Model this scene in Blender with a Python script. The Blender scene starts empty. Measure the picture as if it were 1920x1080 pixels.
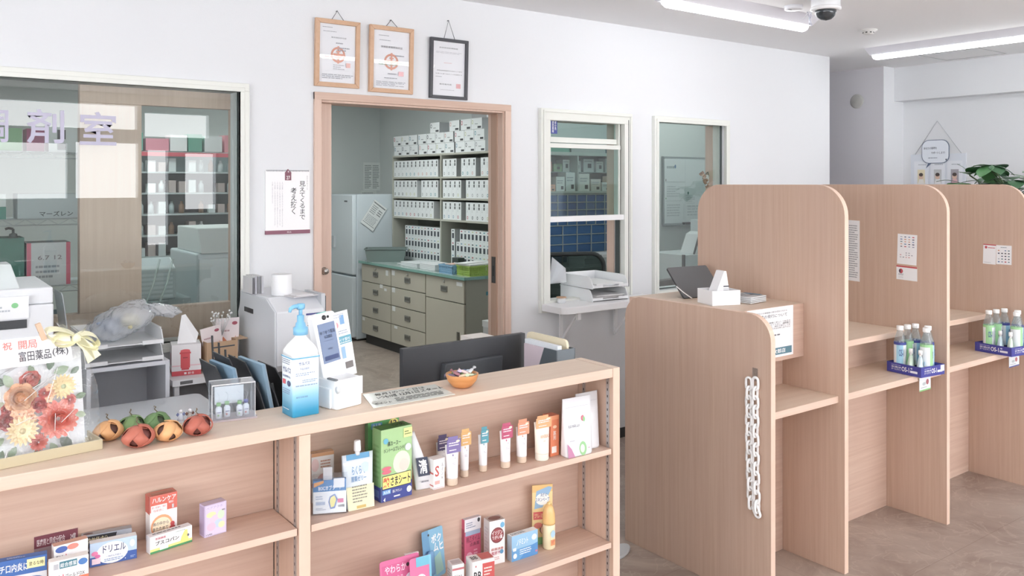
import bpy, math, random
from mathutils import Vector, Matrix
random.seed(7)
PI = math.pi
S = bpy.context.scene
COL = S.collection

# ---------------------------------------------------------------- camera
FPX, HOR, CAMZ = 1580.0, 344.0, 1.6
YAW = math.atan2(2140, 1580)                       # angle between view axis and the back wall (X axis)
FW = Vector((math.cos(YAW), math.sin(YAW), 0)); RT = Vector((math.sin(YAW), -math.cos(YAW), 0))
cam = bpy.data.objects.new('camera', bpy.data.cameras.new('camera'))
COL.objects.link(cam); S.camera = cam
cam.location = (0, 0, CAMZ); cam.rotation_euler = (PI/2, 0, YAW - PI/2)
cam.data.sensor_width = 36; cam.data.lens = FPX/1920*36
cam.data.shift_y = -(540-HOR)/1920
cam.data.clip_start = .05; cam.data.clip_end = 100

# ---------------------------------------------------------------- world, exposure
W = bpy.data.worlds.new('daylight'); S.world = W; W.use_nodes = True
bg = W.node_tree.nodes['Background']; bg.inputs[0].default_value = (.975, .985, 1, 1); bg.inputs[1].default_value = 8.0
S.view_settings.view_transform = 'Standard'; S.view_settings.look = 'None'
S.view_settings.gamma = 1; S.view_settings.use_curve_mapping = False
S.view_settings.exposure = -0.08
TUBE = 14.0                                        # radiance of the LED tubes
S.cycles.max_bounces = 8; S.cycles.diffuse_bounces = 5; S.cycles.transparent_max_bounces = 24
S.cycles.glossy_bounces = 4; S.cycles.transmission_bounces = 6
S.cycles.caustics_reflective = False; S.cycles.caustics_refractive = False
S.cycles.sample_clamp_indirect = 6

# ---------------------------------------------------------------- measuring helpers (photo pixel -> place on a known plane)
def ray(u, v): return FW + RT*((u-960)/FPX) + Vector((0, 0, -(v-HOR)/FPX))
C0 = Vector((0, 0, CAMZ))
def onX(u, v, x): r = ray(u, v); return C0 + r*(x/r.x)
def onY(u, v, y): r = ray(u, v); return C0 + r*(y/r.y)
def onZ(u, v, z): r = ray(u, v); return C0 + r*((z-CAMZ)/r.z)
def depth(p): return p.x*FW.x + p.y*FW.y

# ---------------------------------------------------------------- materials
def lin(h):
    if isinstance(h, str):
        h = h.lstrip('#'); c = [int(h[i:i+2], 16)/255 for i in (0, 2, 4)]
        return tuple(((x+.055)/1.055)**2.4 if x > .04045 else x/12.92 for x in c) + (1,)
    return tuple(h[:3]) + (1,)
_M = {}
def mat(h, rough=.5, metal=0, emit=0, spec=.4):
    k = (h, rough, metal, emit)
    if k in _M: return _M[k]
    m = bpy.data.materials.new('paint_'+h.lstrip('#')); m.use_nodes = True
    b = m.node_tree.nodes['Principled BSDF']
    c = lin(h); g = .3*c[0]+.55*c[1]+.15*c[2]; b.inputs['Base Color'].default_value = tuple(min(1, (x*.84+g*.16)*.95+.03) for x in c[:3])+(1,); b.inputs['Roughness'].default_value = rough  # greyed and lifted: a washed-out haze mixed into every paint colour
    b.inputs['Metallic'].default_value = metal; b.inputs['Specular IOR Level'].default_value = spec
    if emit:
        b.inputs['Emission Color'].default_value = lin(h); b.inputs['Emission Strength'].default_value = emit
    _M[k] = m; return m
def nodemat(name):
    m = bpy.data.materials.new(name); m.use_nodes = True; nt = m.node_tree
    return m, nt, nt.nodes['Principled BSDF'], nt.nodes.new, nt.links.new
def wood(name, c1, c2, scale, rough=.45, c3=None):
    m, nt, b, N, L = nodemat(name)
    tc = N('ShaderNodeTexCoord'); mp = N('ShaderNodeMapping'); mp.inputs['Scale'].default_value = scale
    L(tc.outputs['Object'], mp.inputs['Vector'])
    n1 = N('ShaderNodeTexNoise'); n1.inputs['Scale'].default_value = 1; n1.inputs['Detail'].default_value = 6; n1.inputs['Roughness'].default_value = .65
    L(mp.outputs[0], n1.inputs['Vector'])
    r = N('ShaderNodeValToRGB'); r.color_ramp.elements[0].position = .36; r.color_ramp.elements[1].position = .64
    r.color_ramp.elements[0].color = lin(c1); r.color_ramp.elements[1].color = lin(c2)
    L(n1.outputs['Fac'], r.inputs[0])
    mp2 = N('ShaderNodeMapping'); mp2.inputs['Scale'].default_value = tuple(s*.13 for s in scale)
    L(tc.outputs['Object'], mp2.inputs['Vector'])
    n2 = N('ShaderNodeTexNoise'); n2.inputs['Scale'].default_value = 1; n2.inputs['Detail'].default_value = 2
    L(mp2.outputs[0], n2.inputs['Vector'])
    mx = N('ShaderNodeMix'); mx.data_type = 'RGBA'; mx.blend_type = 'MIX'
    r2 = N('ShaderNodeMapRange'); r2.inputs[1].default_value = .35; r2.inputs[2].default_value = .7; r2.inputs[3].default_value = 0; r2.inputs[4].default_value = .55
    L(n2.outputs['Fac'], r2.inputs[0]); L(r2.outputs[0], mx.inputs['Factor'])
    L(r.outputs[0], mx.inputs['A']); mx.inputs['B'].default_value = lin(c3 or c1)
    L(mx.outputs['Result'], b.inputs['Base Color']); b.inputs['Roughness'].default_value = rough
    b.inputs['Specular IOR Level'].default_value = .35
    return m
WV = wood('ash_vertical_grain', '#C2A592', '#CDB3A0', (60, 60, 1.6), c3='#C3A798')      # partitions
WX = wood('ash_grain_along_counter', '#C7A998', '#D4BAA9', (1.6, 60, 60), c3='#CCAE9F')
WT = wood('ash_counter_top', '#DAC4B0', '#E3D0BD', (1.6, 45, 60), c3='#DDC8B6')
WE_LIT = wood('ash_edge_band_lit', '#E2C4B0', '#EBD1BF', (3, 30, 3), c3='#E2C4B0')  # edge band, toned lighter as if catching the room lights
WEX_LIT = wood('ash_edge_band_shelf_lit', '#DCBFAC', '#E6CDBC', (2, 60, 60), c3='#DCBFAC')  # counter and shelf edges, light likewise put into the colour
WF = wood('door_frame_wood', '#D6BAAA', '#E0C7B8', (60, 60, 2), c3='#D8BDAE')
WD = wood('frame_oak', '#C9A486', '#D5B297', (20, 20, 20))
WI = wood('inner_frame_wood', '#CBB0A0', '#D7BEAF', (60, 60, 2))

def wallmat(name, col, bump=.12, scale=260, rough=.75):
    m, nt, b, N, L = nodemat(name)
    b.inputs['Base Color'].default_value = lin(col); b.inputs['Roughness'].default_value = rough; b.inputs['Specular IOR Level'].default_value = .2
    tc = N('ShaderNodeTexCoord'); n = N('ShaderNodeTexNoise'); n.inputs['Scale'].default_value = scale; n.inputs['Detail'].default_value = 3
    L(tc.outputs['Object'], n.inputs['Vector']); bp = N('ShaderNodeBump'); bp.inputs['Strength'].default_value = bump; bp.inputs['Distance'].default_value = .002
    L(n.outputs['Fac'], bp.inputs['Height']); L(bp.outputs[0], b.inputs['Normal'])
    return m
WALL = wallmat('wallpaper_white', '#E3E5E8'); CEIL = wallmat('ceiling_board', '#F3F3F5', .2, 180)
WALLB = wallmat('back_room_wall', '#D3D8D7'); WALLG = wallmat('recess_wallpaper', '#DCDBE0')
def floormat():
    m, nt, b, N, L = nodemat('stone_vinyl_floor')
    tc = N('ShaderNodeTexCoord')
    n = N('ShaderNodeTexNoise'); n.inputs['Scale'].default_value = 2.6; n.inputs['Detail'].default_value = 9; n.inputs['Roughness'].default_value = .62; n.inputs['Distortion'].default_value = 1.2
    L(tc.outputs['Object'], n.inputs['Vector'])
    r = N('ShaderNodeValToRGB'); e = r.color_ramp.elements
    e[0].position = .3; e[0].color = lin('#8E7D73'); e[1].position = .72; e[1].color = lin('#B5A89D')
    x = e.new(.5); x.color = lin('#A29389')
    L(n.outputs['Fac'], r.inputs[0])
    v = N('ShaderNodeTexNoise'); v.inputs['Scale'].default_value = 3.4; v.inputs['Detail'].default_value = 6; v.inputs['Distortion'].default_value = 2.5
    L(tc.outputs['Object'], v.inputs['Vector'])
    r2 = N('ShaderNodeValToRGB'); f = r2.color_ramp.elements; f[0].position = .485; f[0].color = (0, 0, 0, 1); f[1].position = .53; f[1].color = (0, 0, 0, 1)
    y = f.new(.505); y.color = (.32, .32, .32, 1)
    L(v.outputs['Fac'], r2.inputs[0])
    mx = N('ShaderNodeMix'); mx.data_type = 'RGBA'; L(r2.outputs[0], mx.inputs['Factor']); L(r.outputs[0], mx.inputs['A']); mx.inputs['B'].default_value = lin('#CBBFB4')
    br = N('ShaderNodeTexBrick'); br.inputs['Scale'].default_value = 1; br.inputs['Brick Width'].default_value = .6; br.inputs['Row Height'].default_value = .6
    br.inputs['Mortar Size'].default_value = .0012; br.offset = 0; br.inputs['Color1'].default_value = br.inputs['Color2'].default_value = (1, 1, 1, 1); br.inputs['Mortar'].default_value = (.72, .68, .64, 1)
    L(tc.outputs['Object'], br.inputs['Vector'])
    m2 = N('ShaderNodeMix'); m2.data_type = 'RGBA'; m2.blend_type = 'MULTIPLY'; m2.inputs['Factor'].default_value = 1
    L(mx.outputs['Result'], m2.inputs['A']); L(br.outputs['Color'], m2.inputs['B']); L(m2.outputs['Result'], b.inputs['Base Color'])
    b.inputs['Roughness'].default_value = .38
    return m
FLOOR = floormat()
def clear(name, tint, ior=1.5, rough=0.0, milk=0.0, milkcol='#ffffff', bump=0, fmul=1.0):
    m = bpy.data.materials.new(name); m.use_nodes = True; nt = m.node_tree; nt.nodes.clear(); N = nt.nodes.new; L = nt.links.new
    o = N('ShaderNodeOutputMaterial'); t = N('ShaderNodeBsdfTransparent'); t.inputs[0].default_value = lin(tint)
    g = N('ShaderNodeBsdfGlossy'); g.inputs['Roughness'].default_value = rough
    fr = N('ShaderNodeFresnel'); fr.inputs[0].default_value = ior
    mu = N('ShaderNodeMath'); mu.operation = 'MULTIPLY'; L(fr.outputs[0], mu.inputs[0])
    ge = N('ShaderNodeNewGeometry'); bf = N('ShaderNodeMath'); bf.operation = 'MULTIPLY_ADD'; bf.inputs[1].default_value = -fmul; bf.inputs[2].default_value = fmul   # inner faces add no second mirror image
    L(ge.outputs['Backfacing'], bf.inputs[0]); L(bf.outputs[0], mu.inputs[1])
    mx = N('ShaderNodeMixShader'); L(mu.outputs[0], mx.inputs[0])
    base = t
    if milk:
        d = N('ShaderNodeBsdfDiffuse'); d.inputs[0].default_value = lin(milkcol); m2 = N('ShaderNodeMixShader'); m2.inputs[0].default_value = milk
        L(t.outputs[0], m2.inputs[1]); L(d.outputs[0], m2.inputs[2]); base = m2
    L(base.outputs[0], mx.inputs[1]); L(g.outputs[0], mx.inputs[2]); L(mx.outputs[0], o.inputs[0])
    if bump:
        tc = N('ShaderNodeTexCoord'); n = N('ShaderNodeTexNoise'); n.inputs['Scale'].default_value = 22; n.inputs['Detail'].default_value = 3; n.inputs['Distortion'].default_value = 1.5
        L(tc.outputs['Object'], n.inputs['Vector']); bp = N('ShaderNodeBump'); bp.inputs['Strength'].default_value = bump; bp.inputs['Distance'].default_value = .02
        L(n.outputs['Fac'], bp.inputs['Height']); L(bp.outputs[0], g.inputs['Normal']); L(bp.outputs[0], fr.inputs['Normal'])
    return m
GLASS = clear('window_glass', '#F8FCFB', fmul=2.3)
PICGLASS = clear('picture_glass', '#FFFFFF', fmul=1.2)
GREENGLASS = clear('tinted_window_glass', '#E6F2F0', fmul=1.8)
ACRYL = clear('clear_acrylic', '#F6F9FC', milk=.05)
FILM = clear('clear_wrapping_film', '#FCFDFD', milk=.05, bump=.7, rough=.06, fmul=1.2)
BAG = clear('milky_plastic_bag', '#F2F5F8', milk=.42, milkcol='#F6F8FB', bump=.8, rough=.12)
PET = clear('clear_bottle_plastic', '#E4ECEF', milk=.1, rough=.03)

WHITE = '#F3F4F6'
# ---------------------------------------------------------------- mesh builder
_G = {}
_dg = None
def glyph(s, bold=0):
    """flat mesh of a line of writing, fitted to the unit square; returns verts, faces, aspect"""
    k = (s, bold)
    if k in _G: return _G[k]
    cu = bpy.data.curves.new('t', 'FONT'); cu.body = s; cu.size = 1; cu.resolution_u = 2; cu.align_x = 'LEFT'; cu.space_line = .95
    cu.offset = bold*.0075; cu.fill_mode = 'FRONT'
    ob = bpy.data.objects.new('t', cu); COL.objects.link(ob)
    dg = bpy.context.evaluated_depsgraph_get(); me = bpy.data.meshes.new_from_object(ob.evaluated_get(dg))
    vs = [(v.co.x, v.co.y) for v in me.vertices]; fs = [tuple(p.vertices) for p in me.polygons]
    bpy.data.objects.remove(ob); bpy.data.curves.remove(cu); bpy.data.meshes.remove(me)
    if not vs: _G[k] = ([], [], 1); return _G[k]
    x0 = min(v[0] for v in vs); x1 = max(v[0] for v in vs); y0 = min(v[1] for v in vs); y1 = max(v[1] for v in vs)
    w = max(x1-x0, 1e-4); h = max(y1-y0, 1e-4)
    _G[k] = ([((a-x0)/w, (b-y0)/h) for a, b in vs], fs, w/h); return _G[k]

class MB:
    def __init__(s): s.v = []; s.f = []; s.m = []; s.sm = []; s.mats = []
    def mi(s, m):
        if isinstance(m, str): m = mat(m)
        if m not in s.mats: s.mats.append(m)
        return s.mats.index(m)
    def add(s, vs, fs, m, smooth=False):
        o = len(s.v); s.v += [Vector(x) for x in vs]; i = s.mi(m)
        for f in fs: s.f.append(tuple(a+o for a in f)); s.m.append(i); s.sm.append(smooth)
        return s
    def mark(s): return len(s.v)
    def xf(s, M, a=0):
        for i in range(a, len(s.v)): s.v[i] = M @ s.v[i]
        return s
    def box(s, x0, x1, y0, y1, z0, z1, m, fm={}):
        vs = [(x0,y0,z0),(x1,y0,z0),(x1,y1,z0),(x0,y1,z0),(x0,y0,z1),(x1,y0,z1),(x1,y1,z1),(x0,y1,z1)]
        F = dict(b=(0,3,2,1), t=(4,5,6,7), f=(0,1,5,4), k=(2,3,7,6), l=(3,0,4,7), r=(1,2,6,5))
        o = len(s.v); s.v += [Vector(x) for x in vs]
        for k, f in F.items(): s.f.append(tuple(a+o for a in f)); s.m.append(s.mi(fm.get(k, m))); s.sm.append(False)
        return s
    def poly(s, pts, m): return s.add(pts, [tuple(range(len(pts)))], m)
    def prism(s, pts, axis, a, b, m, side=None):
        """pts 2D outline (counter-clockwise), pushed along axis from a to b"""
        n = len(pts)
        def P(p, t): return {'x': (t, p[0], p[1]), 'y': (p[0], t, p[1]), 'z': (p[0], p[1], t)}[axis]
        vs = [P(p, a) for p in pts] + [P(p, b) for p in pts]; o = len(s.v); rev = (axis == 'y') != (b < a)
        s.add(vs, [tuple(range(n))[::-1], tuple(range(n, 2*n))], m); k = len(s.f)-2; si = s.mi(side or m)
        for i in range(n): s.f.append((o+i, o+(i+1) % n, o+n+(i+1) % n, o+n+i)); s.m.append(si); s.sm.append(False)
        if rev:
            for j in range(k, len(s.f)): s.f[j] = s.f[j][::-1]
        return s
    def lathe(s, prof, m, n=24, c=(0, 0, 0), sx=1, sy=1, smooth=True, axis='z'):
        vs = []; fs = []
        for r, z in prof:
            for i in range(n):
                a = 2*PI*i/n; vs.append((r*sx*math.cos(a), r*sy*math.sin(a), z))
        for j in range(len(prof)-1):
            for i in range(n): fs.append((j*n+i, j*n+(i+1) % n, (j+1)*n+(i+1) % n, (j+1)*n+i))
        if prof[0][0] > 1e-6: fs.append(tuple(range(n))[::-1])
        if prof[-1][0] > 1e-6: fs.append(tuple(range((len(prof)-1)*n, len(prof)*n)))
        if axis == 'y': vs = [(x, -z, y) for x, y, z in vs]
        if axis == 'x': vs = [(z, x, y) for x, y, z in vs]
        vs = [(x+c[0], y+c[1], z+c[2]) for x, y, z in vs]
        return s.add(vs, fs, m, smooth)
    def loft(s, rings, m, smooth=True, caps=True):
        n = len(rings[0]); vs = [p for r in rings for p in r]; fs = []
        for j in range(len(rings)-1):
            for i in range(n): fs.append((j*n+i, j*n+(i+1) % n, (j+1)*n+(i+1) % n, (j+1)*n+i))
        o = len(s.v); s.add(vs, fs, m, smooth)
        if caps:
            for f in (tuple(range(n))[::-1], tuple(range(len(vs)-n, len(vs)))): s.f.append(tuple(a+o for a in f)); s.m.append(s.mi(m)); s.sm.append(False)
        return s
    def tube(s, pts, r, m, n=8, closed=False):
        pts = [Vector(p) for p in pts]; K = len(pts); vs = []; fs = []; up = None
        for i, p in enumerate(pts):
            a = pts[(i-1) % K] if closed or i else p; b = pts[(i+1) % K] if closed or i < K-1 else p
            t = (b-a).normalized()
            if up is None: up = t.orthogonal().normalized()
            up = (up - t*up.dot(t)).normalized(); w = t.cross(up)
            rr = r[i] if isinstance(r, (list, tuple)) else r
            for k in range(n): q = 2*PI*k/n; vs.append(p + up*rr*math.cos(q) + w*rr*math.sin(q))
        for i in range(K if closed else K-1):
            j = (i+1) % K
            for k in range(n): fs.append((i*n+k, i*n+(k+1) % n, j*n+(k+1) % n, j*n+k))
        if not closed: fs += [tuple(range(n))[::-1], tuple(range((K-1)*n, K*n))]
        return s.add(vs, fs, m, True)
    def decal(s, O, U, V, spec, lift=.0004):
        """printing on a flat face: O corner, U across, V up (full lengths); entries in 0..1 of the face"""
        O, U, V = Vector(O), Vector(U), Vector(V); N = U.cross(V).normalized(); k = 0
        for e in spec:
            k += 1; off = N*(lift + k*.00012)
            if e[0] == 'r':
                _, x0, y0, x1, y1, c = e; s.poly([O+U*a+V*b+off for a, b in ((x0,y0),(x1,y0),(x1,y1),(x0,y1))], c)
            elif e[0] == 'e':
                _, cx, cy, rx, ry, c = e; s.poly([O+U*(cx+rx*math.cos(q*PI/10))+V*(cy+ry*math.sin(q*PI/10))+off for q in range(20)], c)
            elif e[0] == 'p':
                s.poly([O+U*a+V*b+off for a, b in e[1]], e[2])
            elif e[0] == 't':
                _, t, x0, y0, x1, y1, c = e[:7]; vs, fs, asp = glyph(t, e[7] if len(e) > 7 else 0)
                s.add([O+U*(x0+a*(x1-x0))+V*(y0+b*(y1-y0))+off for a, b in vs], fs, c)
            elif e[0] == 'l':                       # rows of tiny print
                _, x0, y0, x1, y1, rows, c = e; rnd = random.Random(int(x0*977+y0*131+rows))
                h = (y1-y0)/rows
                for q in range(rows):
                    y = y1-h*(q+.75); x = x0; xe = x1-(x1-x0)*rnd.choice((0, .05, .1, .35))
                    while x < xe-.01:
                        w = (x1-x0)*rnd.uniform(.06, .2); s.poly([O+U*a+V*b+off for a, b in ((x,y),(min(x+w,xe),y),(min(x+w,xe),y+h*.45),(x,y+h*.45))], c); x += w+(x1-x0)*.025
        return s
    def build(s, name, parent=None, loc=(0, 0, 0), rz=0, bevel=0, seg=2, M=None):
        me = bpy.data.meshes.new(name); me.from_pydata([tuple(v) for v in s.v], [], s.f); me.validate(verbose=False)
        for m in s.mats: me.materials.append(m)
        if len(me.polygons) == len(s.f):
            me.polygons.foreach_set('material_index', s.m); me.polygons.foreach_set('use_smooth', s.sm)
        me.update(); o = bpy.data.objects.new(name, me); COL.objects.link(o)
        if parent: o.parent = parent
        o.location = loc; o.rotation_euler = (0, 0, rz)
        if M is not None: o.matrix_local = M
        if bevel:
            b = o.modifiers.new('bevel', 'BEVEL'); b.width = bevel; b.segments = seg; b.limit_method = 'ANGLE'; b.angle_limit = .6
        return o

def tag(o, label=None, cat=None, group=None, kind=None):
    if label: o['label'] = label
    if cat: o['category'] = cat
    if group: o['group'] = group
    if kind: o['kind'] = kind
    return o
def thing(name, label, cat, loc=(0, 0, 0), rz=0, group=None, kind=None):
    o = bpy.data.objects.new(name, None); COL.objects.link(o); o.location = loc; o.rotation_euler = (0, 0, rz); o.empty_display_size = .05
    return tag(o, label, cat, group, kind)
def struct(name, mb, bevel=0, label=None):
    return tag(mb.build(name, bevel=bevel), label, None, None, 'structure')
def dup(root, loc=None, rz=None, label=None, group=None):
    r = root.copy(); COL.objects.link(r)
    if loc is not None: r.location = loc
    if rz is not None: r.rotation_euler = (0, 0, rz)
    if label: r['label'] = label
    if group: r['group'] = group
    for ch in list(root.children):
        c = ch.copy(); COL.objects.link(c); c.parent = r
        for g in list(ch.children): d = g.copy(); COL.objects.link(d); d.parent = c
    return r
def rpoly(x0, x1, y0, y1, r, n=5, corners='abcd'):
    """rounded rectangle outline, counter-clockwise; corners a=(x0,y0) b=(x1,y0) c=(x1,y1) d=(x0,y1)"""
    out = []
    for k, (cx, cy, a, px, py) in dict(a=(x0+r, y0+r, PI, x0, y0), b=(x1-r, y0+r, 1.5*PI, x1, y0), c=(x1-r, y1-r, 0, x1, y1), d=(x0+r, y1-r, PI/2, x0, y1)).items():
        if k in corners: out += [(cx+r*math.cos(a+PI/2*i/n), cy+r*math.sin(a+PI/2*i/n)) for i in range(n+1)]
        else: out.append((px, py))
    return out
ORD = ['first', 'second', 'third', 'fourth', 'fifth', 'sixth', 'seventh', 'eighth', 'ninth', 'tenth', 'eleventh', 'twelfth', 'thirteenth', 'fourteenth', 'fifteenth', 'sixteenth', 'seventeenth', 'eighteenth', 'nineteenth', 'twentieth', 'twenty-first', 'twenty-second']

# ================================================================ THE ROOM
YW = 3.867; YW2 = 4.01; ZC = 2.6
XL, XR, YF = -3.0, 7.14, -2.3
def hwall(name, y0, y1, x0, x1, z0, z1, holes, m, mback=None):
    """wall running along X with rectangular holes (x0,x1,z0,z1)"""
    b = MB(); xs = sorted({x0, x1, *[h[0] for h in holes], *[h[1] for h in holes]})
    for a, c in zip(xs, xs[1:]):
        hs = sorted([h for h in holes if h[0] <= a+1e-6 and h[1] >= c-1e-6], key=lambda h: h[2]); z = z0
        for h in hs:
            if h[2] > z+1e-6: b.box(a, c, y0, y1, z, h[2], m, {'k': mback or m})
            z = h[3]
        if z < z1-1e-6: b.box(a, c, y0, y1, z, z1, m, {'k': mback or m})
    return struct(name, b)
struct('floor', MB().box(XL-.1, 9.2, YF-.1, 8.9, -.1, 0, FLOOR))
struct('ceiling', MB().box(XL-.1, 9.2, YF-.1, 8.9, ZC, ZC+.1, CEIL))
hwall('wall_back', YW, YW2, XL, 5.975, 0, ZC,
      [(-.62, 1.30, .90, 2.025), (1.69, 2.80, 0, 2.01), (3.105, 3.735, .88, 2.015), (4.008, 4.69, .90, 2.01)], WALL, WALLB)
# storefront behind the camera: openings to the bright street; last two unseen, enlarged to add daylight
hwall('wall_front', YF-.12, YF, XL, XR, 0, ZC,
      [(-1.6, 2.23, 2.2, 2.47), (-.9, 1.53, 1.44, 2.03), (1.61, 2.24, 1.44, 2.05), (2.31, 3.02, 2.13, 2.40), (2.34, 2.56, .9, 1.98), (2.75, 3.1, 1.3, 1.95), (3.3, 4.9, .5, 2.15), (5.1, 6.7, .5, 2.15)], WALL)
struct('wall_left', MB().box(XL-.1, XL, YF, -1.9, 0, ZC, WALL).box(XL-.1, XL, 1.9, 8.8, 0, ZC, WALL).box(XL-.1, XL, -1.9, 1.9, 0, .8, WALL).box(XL-.1, XL, -1.9, 1.9, 2.3, ZC, WALL))  # unseen side opening, added to throw more light on left-facing sides
struct('wall_right', MB().box(XR, XR+.1, YF-.1, 3.9, 0, ZC, WALL))
struct('wall_recess_side', MB().box(6.82, 7.24, 3.9, 6.1, 0, ZC, WALLG, {'f': WALL}))
struct('wall_back_room', MB().box(4.66, 9.1, 6.10, 6.2, 0, ZC, WALLB).box(4.56, 4.66, 5.95, 8.8, 0, ZC, WALLB).box(XL, 4.6, 8.75, 8.85, 0, ZC, WALLB))
struct('wall_back_room_side', MB().box(5.0, 5.9, 4.95, 5.05, 0, ZC, WALLB))
struct('wall_recess_end', MB().box(5.975, 6.82, 5.4, 5.5, 0, ZC, WALLG).box(5.9, 5.975, YW2, 6.1, 0, ZC, WALLG, {'l': WALLB}))
# beam along the right wall
struct('trim_1', MB().box(6.99, XR, YF, 3.899, 2.31, ZC, WALL))
struct('baseboard_back', MB().box(2.84, 5.97, YW-.008, YW, 0, .06, '#2B2B2D').box(XL, 1.65, YW-.008, YW, 0, .06, '#2B2B2D'))
struct('baseboard_right', MB().box(XR-.008, XR, YF, 3.9, 0, .06, '#2B2B2D'))
# ceiling access hatch
hb = MB(); h1 = onZ(1775, 113, ZC); h2 = onZ(1890, 101, ZC)
for a in ((6.45, 2.95, 6.9, 2.955), (6.45, 3.40, 6.9, 3.405), (6.45, 2.95, 6.455, 3.405), (6.895, 2.95, 6.9, 3.405)):
    hb.box(a[0], a[2], a[1], a[3], ZC-.003, ZC, '#B9B9BC')
struct('trim_2', hb)

# -------- windows (frames, rails, panes)
FR = mat('#E6E8E1', .35)
DARKGAP = mat('#3A4444', .6)
def frame(b, x0, x1, z0, z1, w, y0, y1, m=FR):
    b.box(x0, x1, y0, y1, z1-w, z1, m).box(x0, x1, y0, y1, z0, z0+w, m).box(x0, x0+w, y0, y1, z0+w, z1-w, m).box(x1-w, x1, y0, y1, z0+w, z1-w, m)
w1 = thing('window_1', None, None, (0, YW, 0), kind='structure')
b = MB(); frame(b, -.66, 1.335, .865, 2.06, .035, -.022, .05); frame(b, -.64, 1.312, .885, 2.04, .02, -.026, -.02); b.box(-.66, 1.33, -.03, .02, .865, .885, FR)
b.build('window_frame', w1, bevel=.002)
b = MB(); frame(b, -.63, 1.305, .895, 2.03, .007, .02, .03, DARKGAP); b.build('gasket', w1)
MB().box(-.62, 1.30, .028, .034, .90, 2.025, GLASS).build('pane', w1)
lt = MB(); LAV = mat('#C4C0D8', .8)
for s_, (u0, u1, v0, v1) in (('調', (-50, 16, 203, 268)), ('剤', (50, 121, 206, 270)), ('室', (150, 219, 211, 273))):
    a = onY(u0, v1, YW+.02); c = onY(u1, (v0+v1)/2, YW+.02); h = (v1-v0)*depth(c)/FPX
    lt.decal((a.x, .026, c.z-h/2), (c.x-a.x, 0, 0), (0, 0, h), [('t', s_, 0, 0, 1, 1, LAV, 2.0)])
tag(lt.build('lettering', w1), 'pale lavender lettering on the glass')
# inner wooden surround of the big window
b = MB(); b.box(.655, 1.42, YW2, YW2+.04, 1.95, 2.12, WI).box(.655, .905, YW2-.0, YW2+.05, 1.04, 1.95, WI, {'r': WF}).box(-.7, 1.42, YW2, YW2+.06, .82, 1.04, WI).box(1.305, 1.42, YW2-.13, YW2+.05, .9, 2.02, WI)
struct('trim_3', b, .002)

w2 = thing('window_2', None, None, (0, YW, 0), kind='structure')
b = MB(); frame(b, 3.045, 3.782, .845, 2.04, .068, -.03, .04); frame(b, 3.06, 3.77, .86, 2.03, .012, -.038, -.03)
b.box(3.745, 3.75, -.032, -.028, .95, 2.0, DARKGAP); b.build('window_frame', w2, bevel=.002)
b = MB(); b.box(3.113, 3.70, .02, .05, 1.845, 1.877, FR).box(3.113, 3.70, -.005, .02, 1.812, 1.838, FR).box(3.113, 3.722, -.022, .02, 1.372, 1.405, mat(WHITE, .3)).box(3.113, 3.14, .0, .02, 1.405, 1.812, FR).box(3.69, 3.70, .0, .045, 1.405, 2.0, FR)
b.box(3.705, 3.708, .01, .05, .95, 2.0, DARKGAP).box(3.715, 3.719, .01, .05, .95, 2.0, DARKGAP); b.build('sash', w2, bevel=.001)
MB().box(3.113, 3.70, .006, .012, 1.40, 1.815, GREENGLASS).build('pane', w2)
MB().box(3.113, 3.726, .030, .036, 1.87, 2.0, GREENGLASS).build('pane', w2)
b = MB(); b.box(3.113, 3.726, .142, .2, 1.98, 2.07, WI).box(3.727, 3.736, .085, .15, .88, 2.012, WF); b.build('inner_casing', w2)

w3 = thing('window_3', None, None, (0, YW, 0), kind='structure')
b = MB(); frame(b, 3.985, 4.733, .85, 2.04, .032, -.028, .05); frame(b, 4.0, 4.71, .88, 2.02, .02, -.034, -.02); b.box(3.99, 4.73, -.036, .01, .86, .89, FR); b.build('window_frame', w3, bevel=.002)
b = MB(); frame(b, 4.008, 4.69, .905, 2.012, .006, .01, .02, DARKGAP); b.build('gasket', w3)
MB().box(4.008, 4.69, .02, .026, .905, 2.01, GLASS).build('pane', w3)
MB().box(4.681, 4.692, .085, .15, .90, 2.008, WF).box(4.683, 4.692, .03, .0845, .90, 2.008, FR).build('inner_casing', w3)

# -------- door opening with a sliding door pushed open
d1 = thing('door_1', None, None, (0, YW, 0), kind='structure')
b = MB(); b.box(1.655, 1.692, -.016, .0, 0, 2.045, WF).box(2.798, 2.838, -.016, 0, 0, 2.045, WF).box(1.655, 2.838, -.0165, 0, 2.008, 2.045, WX)
b.box(1.69, 1.70, 0, .145, 0, 2.01, WF).box(2.79, 2.80, 0, .145, 0, 2.01, WF).box(1.70, 2.79, 0, .145, 1.998, 2.01, WF)
b.box(2.784, 2.79, .05, .11, 0, 1.998, wood('jamb_groove_wood', '#B99A87', '#C2A492', (60, 60, 2)))
b.build('door_frame', d1, bevel=.0015)
leaf = MB().box(1.70, 1.775, .055, .095, .01, 1.998, WF).build('door_leaf', d1, bevel=.0015)
MB().lathe([(.0, .03), (.014, .028), (.017, .02), (.009, .012), (.009, .004), (.019, .003), (.019, 0)][::-1], mat('#C9C6C2', .25, .9), 20, (1.735, .055, 1.165), axis='y').build('knob', leaf)
MB().box(2.781, 2.784, .062, .098, 1.03, 1.18, mat('#5A5552', .4, .6)).box(2.780, 2.781, .074, .086, 1.07, 1.13, '#1E1E1E').build('strike_plate', d1)

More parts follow.
